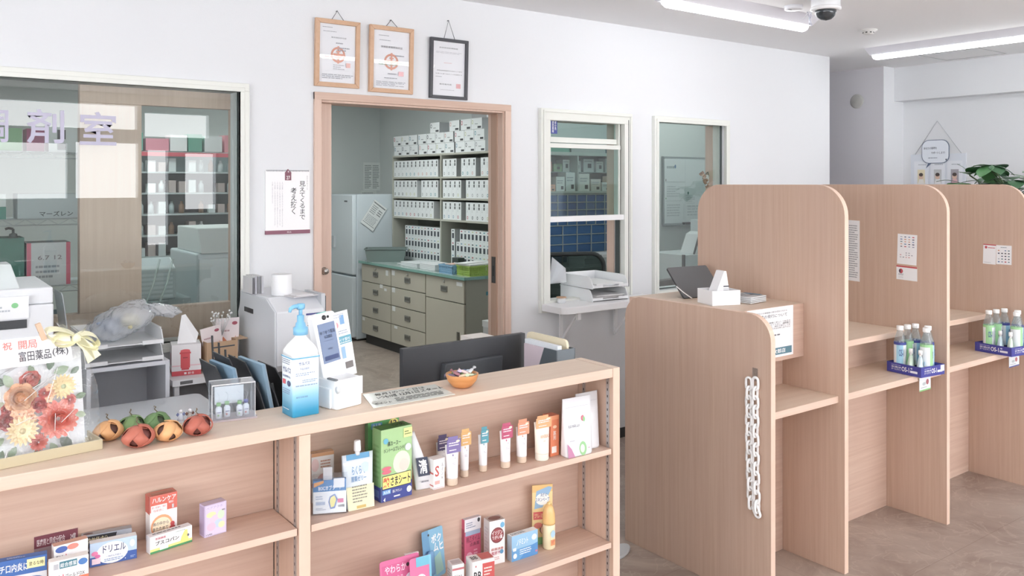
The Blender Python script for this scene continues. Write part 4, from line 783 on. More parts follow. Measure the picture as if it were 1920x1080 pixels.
def gerbera(R, m1, mc, n=18):
    b = MB()
    for lay, (sc, z) in enumerate(((1, 0), (.8, .12*R), (.55, .2*R))):
        for k in range(n-lay*3): petal(b, R*.12, R*sc, R*.16, 2*PI*k/(n-lay*3)+lay*.2, z, z+.12*R+rf.uniform(-.05, .1)*R, .04*R, m1)
    b.lathe([(R*.2, .1*R), (R*.2, .25*R), (0, .34*R)], mc, 12); return b
def carnation(R, m1, m2):
    b = MB()
    for lay in range(6):
        n = 7+lay*2; sc = .25+.75*lay/5
        for k in range(n): petal(b, R*.1, R*sc, R*.24, 2*PI*k/n+lay*.5+rf.uniform(-.1, .1), R*.1, R*(.62-.5*lay/5+rf.uniform(-.06, .06)), .05*R, m1 if (k+lay) % 2 else m2)
    return b
def leafm(L, m, w=.4):
    b = MB(); vs = []; fs = []; n = 6
    for i in range(n+1):
        f = i/n; ww = w*L*math.sin(PI*f)**.8*.5+.0003; z = .1*L*math.sin(PI*f)
        vs += [(L*f, -ww, z+.03*L), (L*f, 0, z), (L*f, ww, z+.03*L)]
    for i in range(n):
        for j in range(2): fs.append((i*3+j, i*3+j+1, (i+1)*3+j+1, (i+1)*3+j))
    return b.add(vs, fs, m, True)
PE, PE2, CO, CO2, CR, YG = '#F6C99A', '#EFB681', '#F07A62', '#E2604F', '#F3D9A4', '#F5DB9A'
for (u, v, R, a_, c_) in ((8, 722, 30, 2.6, '#3F5B45'), (-2, 735, 26, 3.4, '#4C6A50'), (60, 728, 22, .8, '#3A5A40'), (92, 694, 26, 1.4, '#57775A'), (100, 700, 30, .3, '#8AA27E'), (22, 728, 30, 2.0, '#9DB394'), (112, 820, 34, -.9, '#4A5A4C'), (125, 818, 26, -1.5, '#536755'), (70, 838, 24, -1.6, '#3F5A42'), (140, 775, 22, -.3, '#A9BE9A'), (12, 760, 22, 3.0, '#B9C9AC'), (95, 830, 26, -1.2, '#7E966F'), (8, 822, 30, 3.6, '#8FA785'), (30, 838, 24, -2.2, '#7A9474'), (62, 702, 20, 1.9, '#7B9572'), (132, 700, 20, .6, '#4F6A50'), (5, 845, 24, -2.0, '#5A7358'), (140, 745, 22, .2, '#6F8C68')):
    q = bl(u, v, .006); M = Matrix.Translation((0, 0, .004)) @ Matrix.Rotation(-T, 4, 'X') @ Matrix.Translation(q) @ Matrix.Rotation(PI/2, 4, 'X') @ Matrix.Rotation(a_, 4, 'Z')
    leafm(R*KB, c_, .55).build('leaf', fl, M=M)
fl_part(rose(28*KB, PE, PE2), 'rose', 37, 746, .02)
fl_part(rose(19*KB, CO, CO2), 'rose', 55, 710, .014, (.5, 0))
fl_part(rose(15*KB, '#E9605E', '#D94E50'), 'rose', 73, 759, .022)
fl_part(carnation(38*KB, '#F2866E', '#EC7462'), 'carnation', 108, 785, .022)
fl_part(carnation(12*KB, '#E85F55', '#DC5148'), 'carnation', 83, 737, .02)
fl_part(carnation(12*KB, '#EA6A5C', '#DC5148'), 'carnation', 131, 749, .018)
fl_part(rose(18*KB, '#DD5B55', '#CC4A48'), 'rose', 13, 790, .016)
fl_part(rose(11*KB, '#E2685E', '#D35550'), 'rose', 13, 768, .014)
fl_part(carnation(17*KB, '#F0705E', '#E2604F'), 'carnation', 72, 829, .016)
fl_part(gerbera(25*KB, YG, '#B9C79A'), 'gerbera', 117, 724, .02, (.1, .1))
fl_part(gerbera(29*KB, CR, '#C9B98A'), 'gerbera', 41, 808, .026)
for (u, v) in ((26, 776), (36, 784), (28, 790), (55, 778), (63, 784), (58, 771), (92, 727), (98, 738), (92, 748), (50, 790), (45, 776)):
    b = MB()
    for k in range(5): petal(b, 0, 8.5*KB, 3.4*KB, 2*PI*k/5+u, 0, 1.5*KB, .3*KB, '#EFA778' if v % 2 else '#F3B78A')
    b.lathe([(1.5*KB, 0), (0, 2*KB)], '#D98A5A', 8); fl_part(b, 'small_blossom', u, v, .024, (rf.uniform(-.4, .4), rf.uniform(-.4, .4)))
# white string lights of film folds: thin glossy creases on the wrap
cr = MB()
for pts in (((45, 752), (105, 700), (62, 728)), ((88, 755), (108, 690)), ((30, 797), (62, 782)), ((104, 775), (103, 808)), ((115, 792), (142, 765)), ((120, 806), (128, 813), (131, 822)), ((10, 860), (14, 845), (25, 838))):
    cr.tube([MW.inverted() @ onP(u, v, MW @ Vector((0, 0, .004)) - nrm*.052, nrm) for u, v in pts], .0006, clear('film_crease', '#FFFFFF', milk=.75), 5)
cr.build('film_fold', fl)
# wrapping film: base rectangle gathered at the knot
knot = inv @ onP(140, 632, MW @ Vector((0, 0, .004)) - nrm*.02, nrm)
b = MB(); n = 40; rings = []
for f in (0, .15, .35, .55, .75, .9, 1, 1.06, 1.12):
    ring = []
    for i in range(n):
        q = 2*PI*i/n; c, s_ = math.cos(q), math.sin(q); k = max(abs(c), abs(s_)); x = c/k; y = s_/k
        bx = w/2+.006+x*(w/2+.014); by = .006+y*.040; g = max(0, min(1, (f-.5)/.5))**1.3; fl_ = .010+(max(0, f-1))*.2
        hx, hy = knot.x+fl_*c, knot.y+fl_*s_; yb = by+f*.205*math.tan(T)*.9
        ring.append((bx*(1-g)+hx*g, yb*(1-g)+hy*g, .004+knot.z*f+.002*math.sin(i*2.3+f*9)))
    rings.append(ring)
b.loft(rings, FILM, True, False); b.build('clear_wrap', fl)
# bow
YB = mat('#F3EFC4', .35); b = MB()
def loopr(dx, dz, r, tw):
    vs = []; fs = []; n = 14
    for i in range(n+1):
        q = 2*PI*i/n; x = dx*(.5-.5*math.cos(q)); z = r*math.sin(q)+dz*(.5-.5*math.cos(q))
        for s_ in (-1, 1): vs.append((knot.x+x, knot.y-.012+s_*.011*(.4+.6*math.sin(q/2)), knot.z+z+tw*s_*.004))
    for i in range(n): fs.append((2*i, 2*i+1, 2*i+3, 2*i+2))
    b.add(vs, fs, YB, True)
for dx, dz, r in ((-.058, .018, .012), (.044, -.012, .013), (-.045, -.0, .012), (.04, -.022, .010)): loopr(dx, dz, r, 1)
for pts in (((0, 0), (.022, -.02), (.04, -.045)), ((0, 0), (.018, -.022), (.028, -.052))):
    vs = [];
    for x, z in pts:
        for s_ in (-1, 1): vs.append((knot.x+x+s_*.007, knot.y-.016, knot.z+z+s_*.004))
    b.add(vs, [(0, 1, 3, 2), (2, 3, 5, 4)], YB)
b.lathe([(0, -.01), (.009, -.006), (.009, .006), (0, .01)], YB, 10, (knot.x, knot.y-.012, knot.z)); b.build('bow', fl)
# greeting card and clothes peg
cp = MW @ Vector((0, 0, .004)) - nrm*.03
c0, c1, c3 = [MW.inverted() @ onP(u, v, cp, nrm) for u, v in ((-60, 700), (136, 675), (-60, 643))]
U = c1-c0; V = Vector((0, 0, 0)) + (MW.inverted() @ onP(131, 624, cp, nrm) - c1); O = c0
b = MB(); N = -(RX.inverted().to_3x3() @ Vector((0, 1, 0))); q = [O, O+U, O+U+V, O+V]
b.add(q+[k-N*.001 for k in q], [(0, 1, 2, 3), (7, 6, 5, 4), (0, 4, 5, 1), (1, 5, 6, 2), (2, 6, 7, 3), (3, 7, 4, 0)], '#F6F4F7')
b.decal(O, U, V, [('e', .38, .25, .14, .25, '#F8E6E4'), ('e', .9, .8, .1, .2, '#FAEEDC'), ('t', '祝', .33, .62, .42, .9, '#EE7468', 1.5), ('t', '開局', .48, .6, .66, .9, '#EE7468', 1.5), ('t', '富田薬品', .475, .16, .79, .52, '#3A3A44', 1), ('t', '(株)', .805, .2, .965, .55, '#3A3A44', 1)], .0004)
b.build('greeting_card', fl)['label'] = 'white greeting card with red and black brush writing'
pg = MW.inverted() @ onP(77, 622, cp-nrm*.006, nrm); MB().box(-.0045, .0045, -.004, 0, -.018, .018, '#D9B493').box(-.0045, .0045, .002, .006, -.018, .018, '#D2A985').tube([(-.005, .001, .0), (.005, .001, .0)], .002, '#9A9A9A').build('clothes_peg', fl, pg).rotation_euler = (0, -.35, 0)

# ---- woven paper-strip pumpkins
def pumpkin(label, u, v, rx, c1, c2, rot, stem=True):
    k = depth(onZ(u, v+8, TOP))/FPX; R = rx*k; p = onZ(u, v+R*.62/k*.7, TOP); H_ = R*.64
    t = thing('woven_pumpkin', label, 'pumpkin', (p.x, p.y, TOP), rot, 'woven paper pumpkins on the counter')
    MB().lathe([(R*.86*math.cos(q), H_+R*.55*math.sin(q)) for q in [-PI/2+PI*i/12 for i in range(13)]], c2, 24).build('inner_ball', t)
    b = MB()
    for j in range(6):
        a0 = PI/3*j; vs = []; fs = []; n = 14; rr = R*(1.0 if j % 2 else .955)+.0003*j
        for i in range(n+1):
            ph = -PI/2+PI*i/n; aa = a0+.5*math.sin(ph)*(1 if j % 2 else -1); hw = .30+.20*math.cos(ph)
            for s_ in (-1, -.33, .33, 1):
                q = Vector((math.cos(ph)*math.cos(aa)-s_*hw*math.sin(aa), math.cos(ph)*math.sin(aa)+s_*hw*math.cos(aa), math.sin(ph))).normalized()*rr
                vs.append((q.x, q.y, H_+q.z*.64+.0006*j*(ph > .8)))
        for i in range(n):
            for s_ in range(3): fs.append((i*4+s_, i*4+s_+1, i*4+5+s_, i*4+4+s_))
        b.add(vs, fs, c1, True)
    o = b.build('paper_strips', t); m = o.modifiers.new('t', 'SOLIDIFY'); m.thickness = .0012; m.offset = -1
    zt = H_+R*.58
    if stem: MB().tube([(0, 0, zt-.003), (.002, 0, zt+.006), (-.003, .002, zt+.012), (-.001, 0, zt+.017), (-.006, -.002, zt+.02)], .0012, '#6A5A3C', 6).build('stem', t)
OR_, RU, GR = ('#E9A860', '#5A2E1E'), ('#BE5B3E', '#6A2418'), ('#6F9450', '#3A4A28')
pumpkin('orange woven pumpkin leftmost of the row, beside the flower wrap', 203, 813, 26, *OR_, .3)
pumpkin('green woven pumpkin behind, left one of the two green ones', 246, 803, 25, *GR, .9)
pumpkin('green woven pumpkin behind, right one of the two green ones', 293, 796, 24, '#5F8A48', '#3A4A28', .2)
pumpkin('rust red woven pumpkin in front at the centre of the group', 259, 824, 29, *RU, .5)
pumpkin('orange woven pumpkin in front, right of the central rust red one', 314, 814, 26, *OR_, 1.2, False)
pumpkin('rust red woven pumpkin rightmost of the row, near the clear case', 370, 803, 27, '#B9543A', '#6A2418', .75)
# two tiny figurines and a folded card
for (u, v, lab, c) in ((339, 788, 'tiny white and blue crystal figurine behind the pumpkins', '#C8CCD8'), (356, 786, 'tiny silver and brown figurine beside the crystal one', '#B0A49C')):
    p = onZ(u, v, TOP+.0); t = thing('figurine', lab, 'figurine', p); k = depth(p)/FPX*8
    MB().lathe([(k*.8, 0), (k*.6, k*.6), (k*.35, k*1.6), (0, k*1.8)], mat(c, .15, .1), 12).build('body', t)
    MB().lathe([(0, -k*.45), (k*.32, -k*.3), (k*.45, 0), (k*.32, k*.3), (0, k*.45)], mat('#E8E6EA', .15), 12, (0, 0, k*2.1)).build('head', t)
    for s_ in (-1, 1): MB().lathe([(0, -k*.5), (k*.25, 0), (0, k*.5)], mat('#6A78A8' if c == '#C8CCD8' else '#7A4A3A', .2), 8, (s_*k*.7, 0, k*1.4), sx=1.5, sy=.5).build('wing', t)
# acrylic display case with four sample bottles
a, w, rz = place(397, 793, 479, 783, TOP); hC = hgt(a, 793, 725); dC = .055
t = thing('acrylic_case', 'clear acrylic display case with four tiny bottles inside', 'display case', a, rz)
b = MB(); A_ = ACRYL; Tk = .002
b.box(0, w, 0, Tk, .004, hC, A_).box(0, w, dC-Tk, dC, .004, hC, A_).box(0, Tk, Tk, dC-Tk, .004, hC, A_).box(w-Tk, w, Tk, dC-Tk, .004, hC, A_).box(0, w, 0, dC, hC, hC+Tk, clear('acrylic_edge', '#F2F5FA', milk=.25)); b.build('cover', t)
EDG = clear('acrylic_rim', '#FFFFFF', milk=.6); b = MB()
for (x, y) in ((0, 0), (w-.0015, 0), (0, dC-.0015), (w-.0015, dC-.0015)): b.box(x, x+.0015, y, y+.0015, .004, hC, EDG)
for y in (-.0002, dC-.0013): b.box(0, w, y, y+.0015, hC, hC+.0022, EDG)
b.build('rim', t)
MB().box(-.004, w+.004, -.004, dC+.004, 0, .004, clear('acrylic_base', '#F4EEF0', milk=.4, milkcol='#F3E9EC')).build('base', t)
MB().box(.012, w-.02, dC-.012, dC-.010, .03, hC-.012, '#E6E9EA').build('back_card', t)
for i, (fx, cap, lab) in enumerate(((.18, '#7DBB62', 'tiny sample bottle with green cap, leftmost in the clear case'), (.38, '#86BE74', 'tiny sample bottle with pale green cap, second in the clear case'), (.66, '#79B860', 'tiny sample bottle with green cap, third in the clear case'), (.82, '#4A55A8', 'tiny sample bottle with blue cap, rightmost in the clear case'))):
    q = Vector((w*fx, .018+.006*(i % 2), .0045)); q.rotate(Matrix.Rotation(rz, 3, 'Z')); tb = thing('sample_bottle', lab, 'bottle', a+q, rz, 'sample bottles in the acrylic case'); r = .0075
    MB().lathe([(r, 0), (r, .022), (r*.55, .026), (r*.55, .028)], mat('#EDEFF2', .2), 16).decal((-r*.7, -r, .004), (r*1.4, 0, 0), (0, 0, .014), [('l', .1, .6, .9, .9, 1, '#55589A'), ('r', .15, .15, .5, .4, '#8FBF70' if i % 2 == 0 else '#D0605A')], .0006).build('bottle', tb)
    MB().lathe([(r*.7, .028), (r*.7, .035), (0, .0355)], cap, 14).build('cap', tb)
    MB().tube([(0, 0, .035), (.002+.001*i, 0, .05), (-.003, 0, .058)], .0005, '#C8CCD2', 5).build('wire', tb)

# ---- hand sanitiser bottle
SAN_M, nt, pb, N_, L_ = nodemat('blue_gradient_label')
tc = N_('ShaderNodeTexCoord'); sp = N_('ShaderNodeSeparateXYZ'); L_(tc.outputs['Object'], sp.inputs[0]); mr = N_('ShaderNodeMapRange'); mr.inputs[1].default_value = .0; mr.inputs[2].default_value = .16; L_(sp.outputs['Z'], mr.inputs[0])
cr_ = N_('ShaderNodeValToRGB'); e = cr_.color_ramp.elements; e[0].position = .08; e[0].color = lin('#4CB3E2'); e[1].position = .62; e[1].color = lin('#F1F7FB'); x_ = e.new(.3); x_.color = lin('#9AD2EE'); L_(mr.outputs[0], cr_.inputs[0]); L_(cr_.outputs[0], pb.inputs['Base Color']); pb.inputs['Roughness'].default_value = .3
pc = onZ(549, 784, TOP); pr_ = onZ(597, 778, TOP); pl_ = onZ(523, 775, TOP)
rzB = .03; wB = .068; dB = .066; k = depth(pc)/FPX
t = thing('sanitizer_bottle', 'tall square hand sanitiser bottle with light blue pump on the counter', 'bottle', pc, rzB)
hB = (784-672)*k; b = MB()
def sq(x0, x1, y0, y1, r, z): return [(x, y, z) for x, y in rpoly(x0, x1, y0, y1, r, 4)]
b.loft([sq(0, wB, 0, dB, .006, 0), sq(0, wB, 0, dB, .006, hB)], SAN_M)
b.build('label_body', t)
cx, cy = wB/2, dB/2
def ring(s_, r, z): return sq(cx-wB/2*s_, cx+wB/2*s_, cy-dB/2*s_, cy+dB/2*s_, r, z)
b = MB().loft([ring(1, .008, hB), ring(.995, .012, hB+.012), ring(.85, .016, hB+.024), ring(.5, .016, hB+.040), ring(.40, .0125, hB+.044), ring(.40, .0125, hB+.052)], mat('#F2F5F7', .2)); b.box(0.000, wB, -.0006, dB+.0006, hB-.004, hB-.001, '#5FB4DA').box(-.0006, wB+.0006, 0, dB, hB-.004, hB-.001, '#5FB4DA'); b.build('shoulder', t)
PB = mat('#6DBDE8', .3); b = MB(); zc = hB+.048
b.lathe([(.0175, 0), (.0175, .017), (.013, .019), (.011, .028), (.0085, .030), (.0085, .046)], PB, 24, (cx, cy, zc)).lathe([(.0045, .046), (.0045, .062)], PB, 12, (cx, cy, zc))
b.lathe([(.0085, .060), (.0105, .064), (.0105, .072), (.008, .074), (0, .074)], PB, 18, (cx, cy, zc)); b.tube([(cx, cy, zc+.069), (cx-.02, cy-.004, zc+.068), (cx-.028, cy-.006, zc+.064), (cx-.030, cy-.006, zc+.056)], [.006, .005, .0045, .0035], PB, 10)
b.build('pump', t)
LB = [('t', 'サルバス', .22, .86, .62, .92, '#3F5A9A', 2), ('t', '手指消毒剤', .26, .78, .6, .82, '#6A78A8'), ('e', .3, .62, .12, .08, '#DDE8F2'), ('l', .1, .68, .85, .74, 2, '#8AA2C4'), ('l', .35, .56, .9, .62, 2, '#8AA2C4'), ('l', .1, .5, .9, .54, 1, '#8AA2C4'), ('l', .12, .3, .8, .36, 1, '#6FA8CC')]
LS = [('t', 'サルバス', .16, .72, .84, .82, '#33508F', 2.5), ('t', '指定医薬部外品', .14, .64, .8, .68, '#55689A', 1), ('l', .1, .86, .8, .96, 3, '#8A94A8'), ('r', .14, .52, .4, .6, '#DC4A5E'), ('e', .68, .55, .15, .05, '#3C4A78'), ('l', .15, .36, .8, .46, 3, '#8AA2C4'), ('l', .2, .1, .7, .13, 1, '#D8EEF8')]
MB().decal((0, 0, 0), (wB, 0, 0), (0, 0, hB), LB, .0003).build('front_printing', t); MB().decal((0, dB, 0), (0, -dB, 0), (0, 0, hB), LS, .0003).build('side_printing', t)

# ---- face card reader
a, w, rz = place(631, 770, 680, 757.5, TOP); k = depth(a)/FPX
t = thing('card_reader', 'white face authentication card reader with tilted screen on the counter', 'card reader', a+Vector((0, 0, 0)), rz)
WR = mat('#F4F6F8', .3); W_ = w; b = MB()
b.prism(rpoly(0, W_, 0, .075, .008, 3), 'z', 0, .07, WR).box(-.004, W_+.003, .02, .13, 0, .05, WR); b.build('base', t, bevel=.003)
b = MB().box(-.0, W_*.98, -.002, -.0, .028, .072, '#FAFBFC').box(-.006, .002, -.004, .03, .072, .076, '#6E7276').build('card_guide', t, bevel=.0008)
b = MB(); b.lathe([(.0, -.001), (.009, 0), (.009, .003), (0, .003)], '#DADDE0', 16, (.0, -.003, .05), axis='x'); b.build('dial', t)
# tilted head: local plate leaning back and to the left
hd = MB(); wh = .068; hh = .222; hd.prism(rpoly(0, wh, 0, hh, .010, 4), 'y', 0, .026, WR); o = hd.build('head', t, (.010, .045, .005), bevel=.003, seg=3)
o.rotation_euler = (-.16, -.10, 0)
sc = MB().box(.009, wh-.008, -.0012, 0, .098, .196, mat('#3E5C8C', .12, 0, .25)); sc.decal((.009, -.0012, .098), (wh-.017, 0, 0), (0, 0, .098), [('t', 'ゆうゆう薬局', .06, .72, .94, .82, '#23385E', 1.5), ('t', '与次郎店', .26, .61, .74, .7, '#23385E', 1.5), ('r', .1, .06, .92, .17, '#2B4580'), ('r', .38, .32, .62, .36, '#4A5F86'), ('r', .2, .55, .8, .555, '#4A5F86')], .0003); sc.build('screen', o)
MB().lathe([(.0062, 0), (.0062, .002), (.003, .0035), (0, .0035)], mat('#22242A', .15), 16, (.032, 0, .210), axis='y').lathe([(.0035, 0), (.0035, .0015), (0, .0015)], mat('#22242A', .15), 12, (.044, 0, .210), axis='y').build('camera_lens', o)
MB().box(.02, .045, .004, .012, hh, hh+.0012, '#7FE0CE').build('status_light', o)
bp = MB().box(0, .052, 0, .0015, 0, .165, '#EFF2F6'); bp.decal((0, 0, 0), (.052, 0, 0), (0, 0, .165), [('r', .45, .8, .72, .94, '#6FA6DA'), ('e', .2, .8, .14, .05, '#E79AA4'), ('r', .02, .5, .98, .62, '#55A8C0'), ('t', 'マイナ受付', .1, .54, .9, .59, WH, 1), ('l', .1, .51, .9, .535, 1, WH), ('r', .3, .28, .52, .46, '#8FBCE4'), ('r', .4, .12, .86, .22, '#77706E'), ('l', .1, .9, .8, .98, 2, '#C4CAD6'), ('l', .1, .65, .85, .72, 2, '#A8B4C6')], .0003); o2 = bp.build('leaflet', t, (.060, .060, .058)); o2.rotation_euler = (-.12, -.10, 0)

# ---- laminated sheet on the counter
q = [onZ(u, v, TOP) for u, v in ((700, 765.5), (853, 739.5), (815, 721), (680, 740))]; ce = sum(q, Vector())/4
q = [p-ce for p in q]; b = MB().add(q+[p+Vector((0, 0, .001)) for p in q], [(3, 2, 1, 0), (4, 5, 6, 7), (0, 1, 5, 4), (1, 2, 6, 5), (2, 3, 7, 6), (3, 0, 4, 7)], mat('#E9ECE4', .15))
b.decal(q[0]+Vector((0, 0, .001)), q[1]-q[0], q[3]-q[0], [('t', '毎月1のつく日は', .12, .72, .75, .88, '#3A3F3C', 1), ('t', 'いつも10倍', .12, .48, .36, .68, '#2E3330', 2), ('t', '12月1日スタート', .40, .48, .95, .68, '#2E3330', 2), ('l', .3, .12, .95, .4, 3, '#5A5F5C'), ('e', .1, .28, .08, .13, '#C9CCC4'), ('t', 'ポイント', .04, .12, .24, .26, '#2E3330', 1)], .0003)
tag(b.build('counter_notice', None, ce), 'laminated white notice lying flat on the counter right of the card reader', 'notice')

# ---- wooden bowl of sweets
pb_ = onZ(871, 727, TOP); k = depth(pb_)/FPX; R = 31*k
t = thing('wooden_bowl', 'small round wooden bowl of wrapped sweets on the counter', 'bowl', (pb_.x, pb_.y+.012, TOP)); H_ = R*.82
MB().lathe([(R*.45, 0), (R*.62, H_*.12), (R*.88, H_*.5), (R, H_*.93), (R, H_), (R*.93, H_), (R*.8, H_*.5), (R*.5, H_*.2), (0, H_*.16)], wood('bowl_wood', '#C98A54', '#DCA06C', (6, 6, 60), .35, '#CF9460'), 40).build('bowl', t)
cols = ['#8FB56A', '#C7B6D8', '#E3C6C0', '#6E86B0', '#A86A74', '#D8DCE2', '#9CC3A4', '#E8C9A0', '#B8C6D6', '#7F6E8A', '#C9DDB8']
cands = ['green', 'lilac', 'pale pink', 'blue', 'wine red', 'silver', 'mint', 'apricot', 'grey blue', 'purple', 'pale green']
for i in range(11):
    aa = i*2.4; rr = R*.66*math.sqrt((i+.5)/11); b = MB(); L1 = R*.30; n = 8
    b.loft([[(x, r_*math.cos(q_), r_*.6*math.sin(q_)) for q_ in [2*PI*j/n for j in range(n)]] for x, r_ in ((-L1*1.5, L1*.55), (-L1*.95, L1*.12), (-L1*.7, L1*.5), (0, L1*.6), (L1*.7, L1*.5), (L1*.95, L1*.12), (L1*1.5, L1*.55))], mat(cols[i], .2, .15))
    o = b.build('wrapped_sweet', None, (pb_.x+rr*math.cos(aa), pb_.y+.012+rr*math.sin(aa), TOP+H_*(.98 if i < 6 else .88)+.003*(i % 3)))
    o.rotation_euler = (.3*math.sin(i), .5*math.sin(i*2.1)*(1 if i < 7 else .5), i*1.3); tag(o, cands[i]+' wrapped sweet in the wooden bowl', 'sweet', 'wrapped sweets in the bowl')
# reserve: nothing else on the counter top

# ================================================================ BOOTH THINGS
DT = .7256
def drink_tray(label, near, left, right, where, greens):
    a = onZ(*near, DT); l = onZ(*left, DT); r = onZ(*right, DT); U = l-a; V = r-a; lu, lv = U.length, V.length; rz = math.atan2(V.y, V.x)
    t = thing('drink_tray', label, 'tray', a, rz); sg = 1; h = .046; BLU = mat('#2A2F9E', .35); T_ = .003
    b = MB().box(0, lv, 0, lu, 0, .003, BLU).box(0, lv, 0, T_, .003, h, BLU).box(0, lv, lu-T_, lu, .003, h, BLU).box(0, T_, T_, lu-T_, .003, h, BLU).box(lv-T_, lv, T_, lu-T_, .003, h, BLU)
    sp_ = [('t', 'OS-1', .44, .28, .66, .76, WH, 2.5), ('t', '経口補水液', .14, .5, .42, .68, WH, 1.5), ('t', 'オーエスワン', .14, .28, .42, .45, WH, 1.5), ('l', .14, .76, .6, .84, 1, '#C8CCF0'), ('r', .69, .3, .9, .52, '#E8EAF6'), ('e', .73, .72, .03, .08, '#C8CCF0')]
    b.decal((0, lu, 0), (0, -lu, 0), (0, 0, h), sp_, .0003); b.decal((0, 0, 0), (lv, 0, 0), (0, 0, h), sp_[:5]+[('r', .82, .35, .98, .95, '#E6E8F4')], .0003)
    b.build('tray', t); out = []
    pos = [(.175, .73), (.505, .74), (.835, .73), (.485, .175), (.81, .35)]
    nm = ['rear left', 'rear middle', 'rear right', 'front middle', 'front right']
    for i, (fx, fy) in enumerate(pos):
        q = Vector((lv*fx, lu*fy, .0035)); q.rotate(Matrix.Rotation(rz, 3, 'Z')); gr = i in greens
        tb = thing('drink_bottle', ('green' if gr else 'blue')+' labelled drink bottle, '+nm[i]+' one in the '+where, 'bottle', a+q, rz+.4*i, 'drink bottles standing in the blue trays')
        r = .0262; LC = '#9ADB96' if gr else '#9AD6F2'; b = MB()
        b.lathe([(r*.8, 0), (r, .006), (r, .03), (r*.93, .05), (r, .07), (r, .135), (r*.93, .150), (r*.62, .175), (.0135, .186), (.0135, .192)], PET, 22); b.build('bottle', tb)
        b = MB(); n = 22
        for zz0, zz1, cc in ((.022, .125, None), (.125, .137, LC if gr else '#2C3D9A')):
            for j in range(n):
                q0, q1 = 2*PI*j/n, 2*PI*(j+1)/n; rr = r+.0006; c_ = cc or (LC if (j % 11) < 4 else '#E9F0F4')
                b.add([(rr*math.cos(q0), rr*math.sin(q0), zz0), (rr*math.cos(q1), rr*math.sin(q1), zz0), (rr*math.cos(q1), rr*math.sin(q1), zz1), (rr*math.cos(q0), rr*math.sin(q0), zz1)], [(0, 1, 2, 3)], c_, True)
        for q0 in (-2.3, -.9, .6):
            c, s_ = math.cos(q0), math.sin(q0); b.decal((rr*c+.011*s_, rr*s_-.011*c, .07), (-.022*s_, .022*c, 0), (0, 0, .04), [('t', 'OS-1', 0, .1, 1, .9, '#3C55A0', 2)], .0012)
        b.build('label', tb); MB().lathe([(.0145, .191), (.0155, .193), (.0155, .209), (.0145, .211), (0, .211)], mat('#FAFAFA', .3), 20).build('cap', tb)
    for i, (fx, fy, gr) in enumerate(((.17, .41, greens[0] == 1), (.2, .155, greens[0] != 1))):
        q = Vector((lv*fx, lu*fy, .0035)); q.rotate(Matrix.Rotation(rz, 3, 'Z'))
        tb = thing('drink_pouch', ('green' if gr else 'blue')+' topped clear jelly drink pouch in the '+where, 'pouch', a+q, rz+.5, 'jelly drink pouches in the blue trays'); rings = []; n = 16
        for f, ws, ds in ((0, .9, .015), (.1, 1, .018), (.5, .95, .015), (.8, .62, .011), (1, .3, .006)): rings.append([(.023*ws*math.cos(q_), ds*math.sin(q_), .085*f) for q_ in [2*PI*j/n for j in range(n)]])
        MB().loft(rings, mat('#C3DCE6' if not gr else '#CFE6D2', .15, .1)).decal((-.016, -.0165, .015), (.032, 0, 0), (0, .004, .05), [('t', 'OS-1', .1, .1, .9, .4, '#3C55A0', 1.5), ('r', .1, .6, .9, .95, '#8ACB8A' if gr else '#8AC4E8')], .004).build('pouch', tb)
        MB().lathe([(.005, .083), (.005, .093)], '#ECECEC', 10).lathe([(.009, .093), (.009, .112), (.007, .114), (0, .114)], mat('#FAFAFA', .3), 14).build('cap', tb)
    return a
drink_tray('dark blue cardboard drink tray on the nearer booth desk', (1727, 709), (1658, 696), (1771, 701), 'nearer blue tray', (1, 3))
drink_tray('dark blue cardboard drink tray on the farther booth desk', (1896.7, 669.5), (1826, 657.5), (1941, 662), 'farther blue tray', (0, 1, 3))
for (u0, u1, v0, v1, lab, c) in ((1724, 1745, 709, 735, 'small card with green edge hanging below the nearer blue tray', '#7CC86E'), (1892, 1911, 669, 690, 'small card with blue edge hanging below the farther blue tray', '#4A55A8')):
    y = 1.985; a = onY(u0, v1, y); c_ = onY(u1, v1, y); h = (v1-v0)*depth(a)/FPX; w = c_.x-a.x
    b = MB().box(0, w, 0, .001, 0, h, '#E9EDEE').decal((0, 0, 0), (w, 0, 0), (0, 0, h), [('r', 0, 0, 1, .1, c), ('e', .7, .6, .12, .2, '#B8606A'), ('e', .4, .5, .15, .12, '#BCC6C8'), ('l', .1, .2, .7, .3, 1, '#9AA0A4')], .0003)
    tag(b.build('price_card', None, (a.x, y, a.z)), lab, 'card')
# first booth: tablet, white box, leaflet stand, leaflets
BT = 1.0895
p = onZ(1335, 584, BT); p = Vector((2.835, 2.36, BT))
t = thing('white_box', 'white open box with a triangular sign standing in it, on the raised counter', 'box', (p.x, p.y, BT), -.32)
m = mat('#F2F3F6', .4); b = MB(); wx, wy, hz_ = .135, .12, .062; T_ = .004
b.box(-wx/2, wx/2, -wy/2, wy/2, 0, .004, m).box(-wx/2, wx/2, -wy/2, -wy/2+T_, .004, hz_, m).box(-wx/2, wx/2, wy/2-T_, wy/2, .004, hz_, m).box(-wx/2, -wx/2+T_, -wy/2+T_, wy/2-T_, .004, hz_, m).box(wx/2-T_, wx/2, -wy/2+T_, wy/2-T_, .004, hz_, m); b.build('box', t, bevel=.001)
t = thing('triangular_sign', 'small white triangular table sign standing in the white box', 'sign', (p.x+.005, p.y+.0, BT+.005), -.32); th_ = .135; b = MB()
A1, A2, A3 = (-.05, 0), (.03, 0), (.012, th_)
b.prism([(-.055, 0), (-.052, 0), (.006, th_), (.003, th_)], 'y', -.03, .03, '#F7F7FA').prism([(.034, 0), (.037, 0), (.014, th_), (.011, th_)], 'y', -.03, .03, '#F4F4F8').build('folded_card', t)
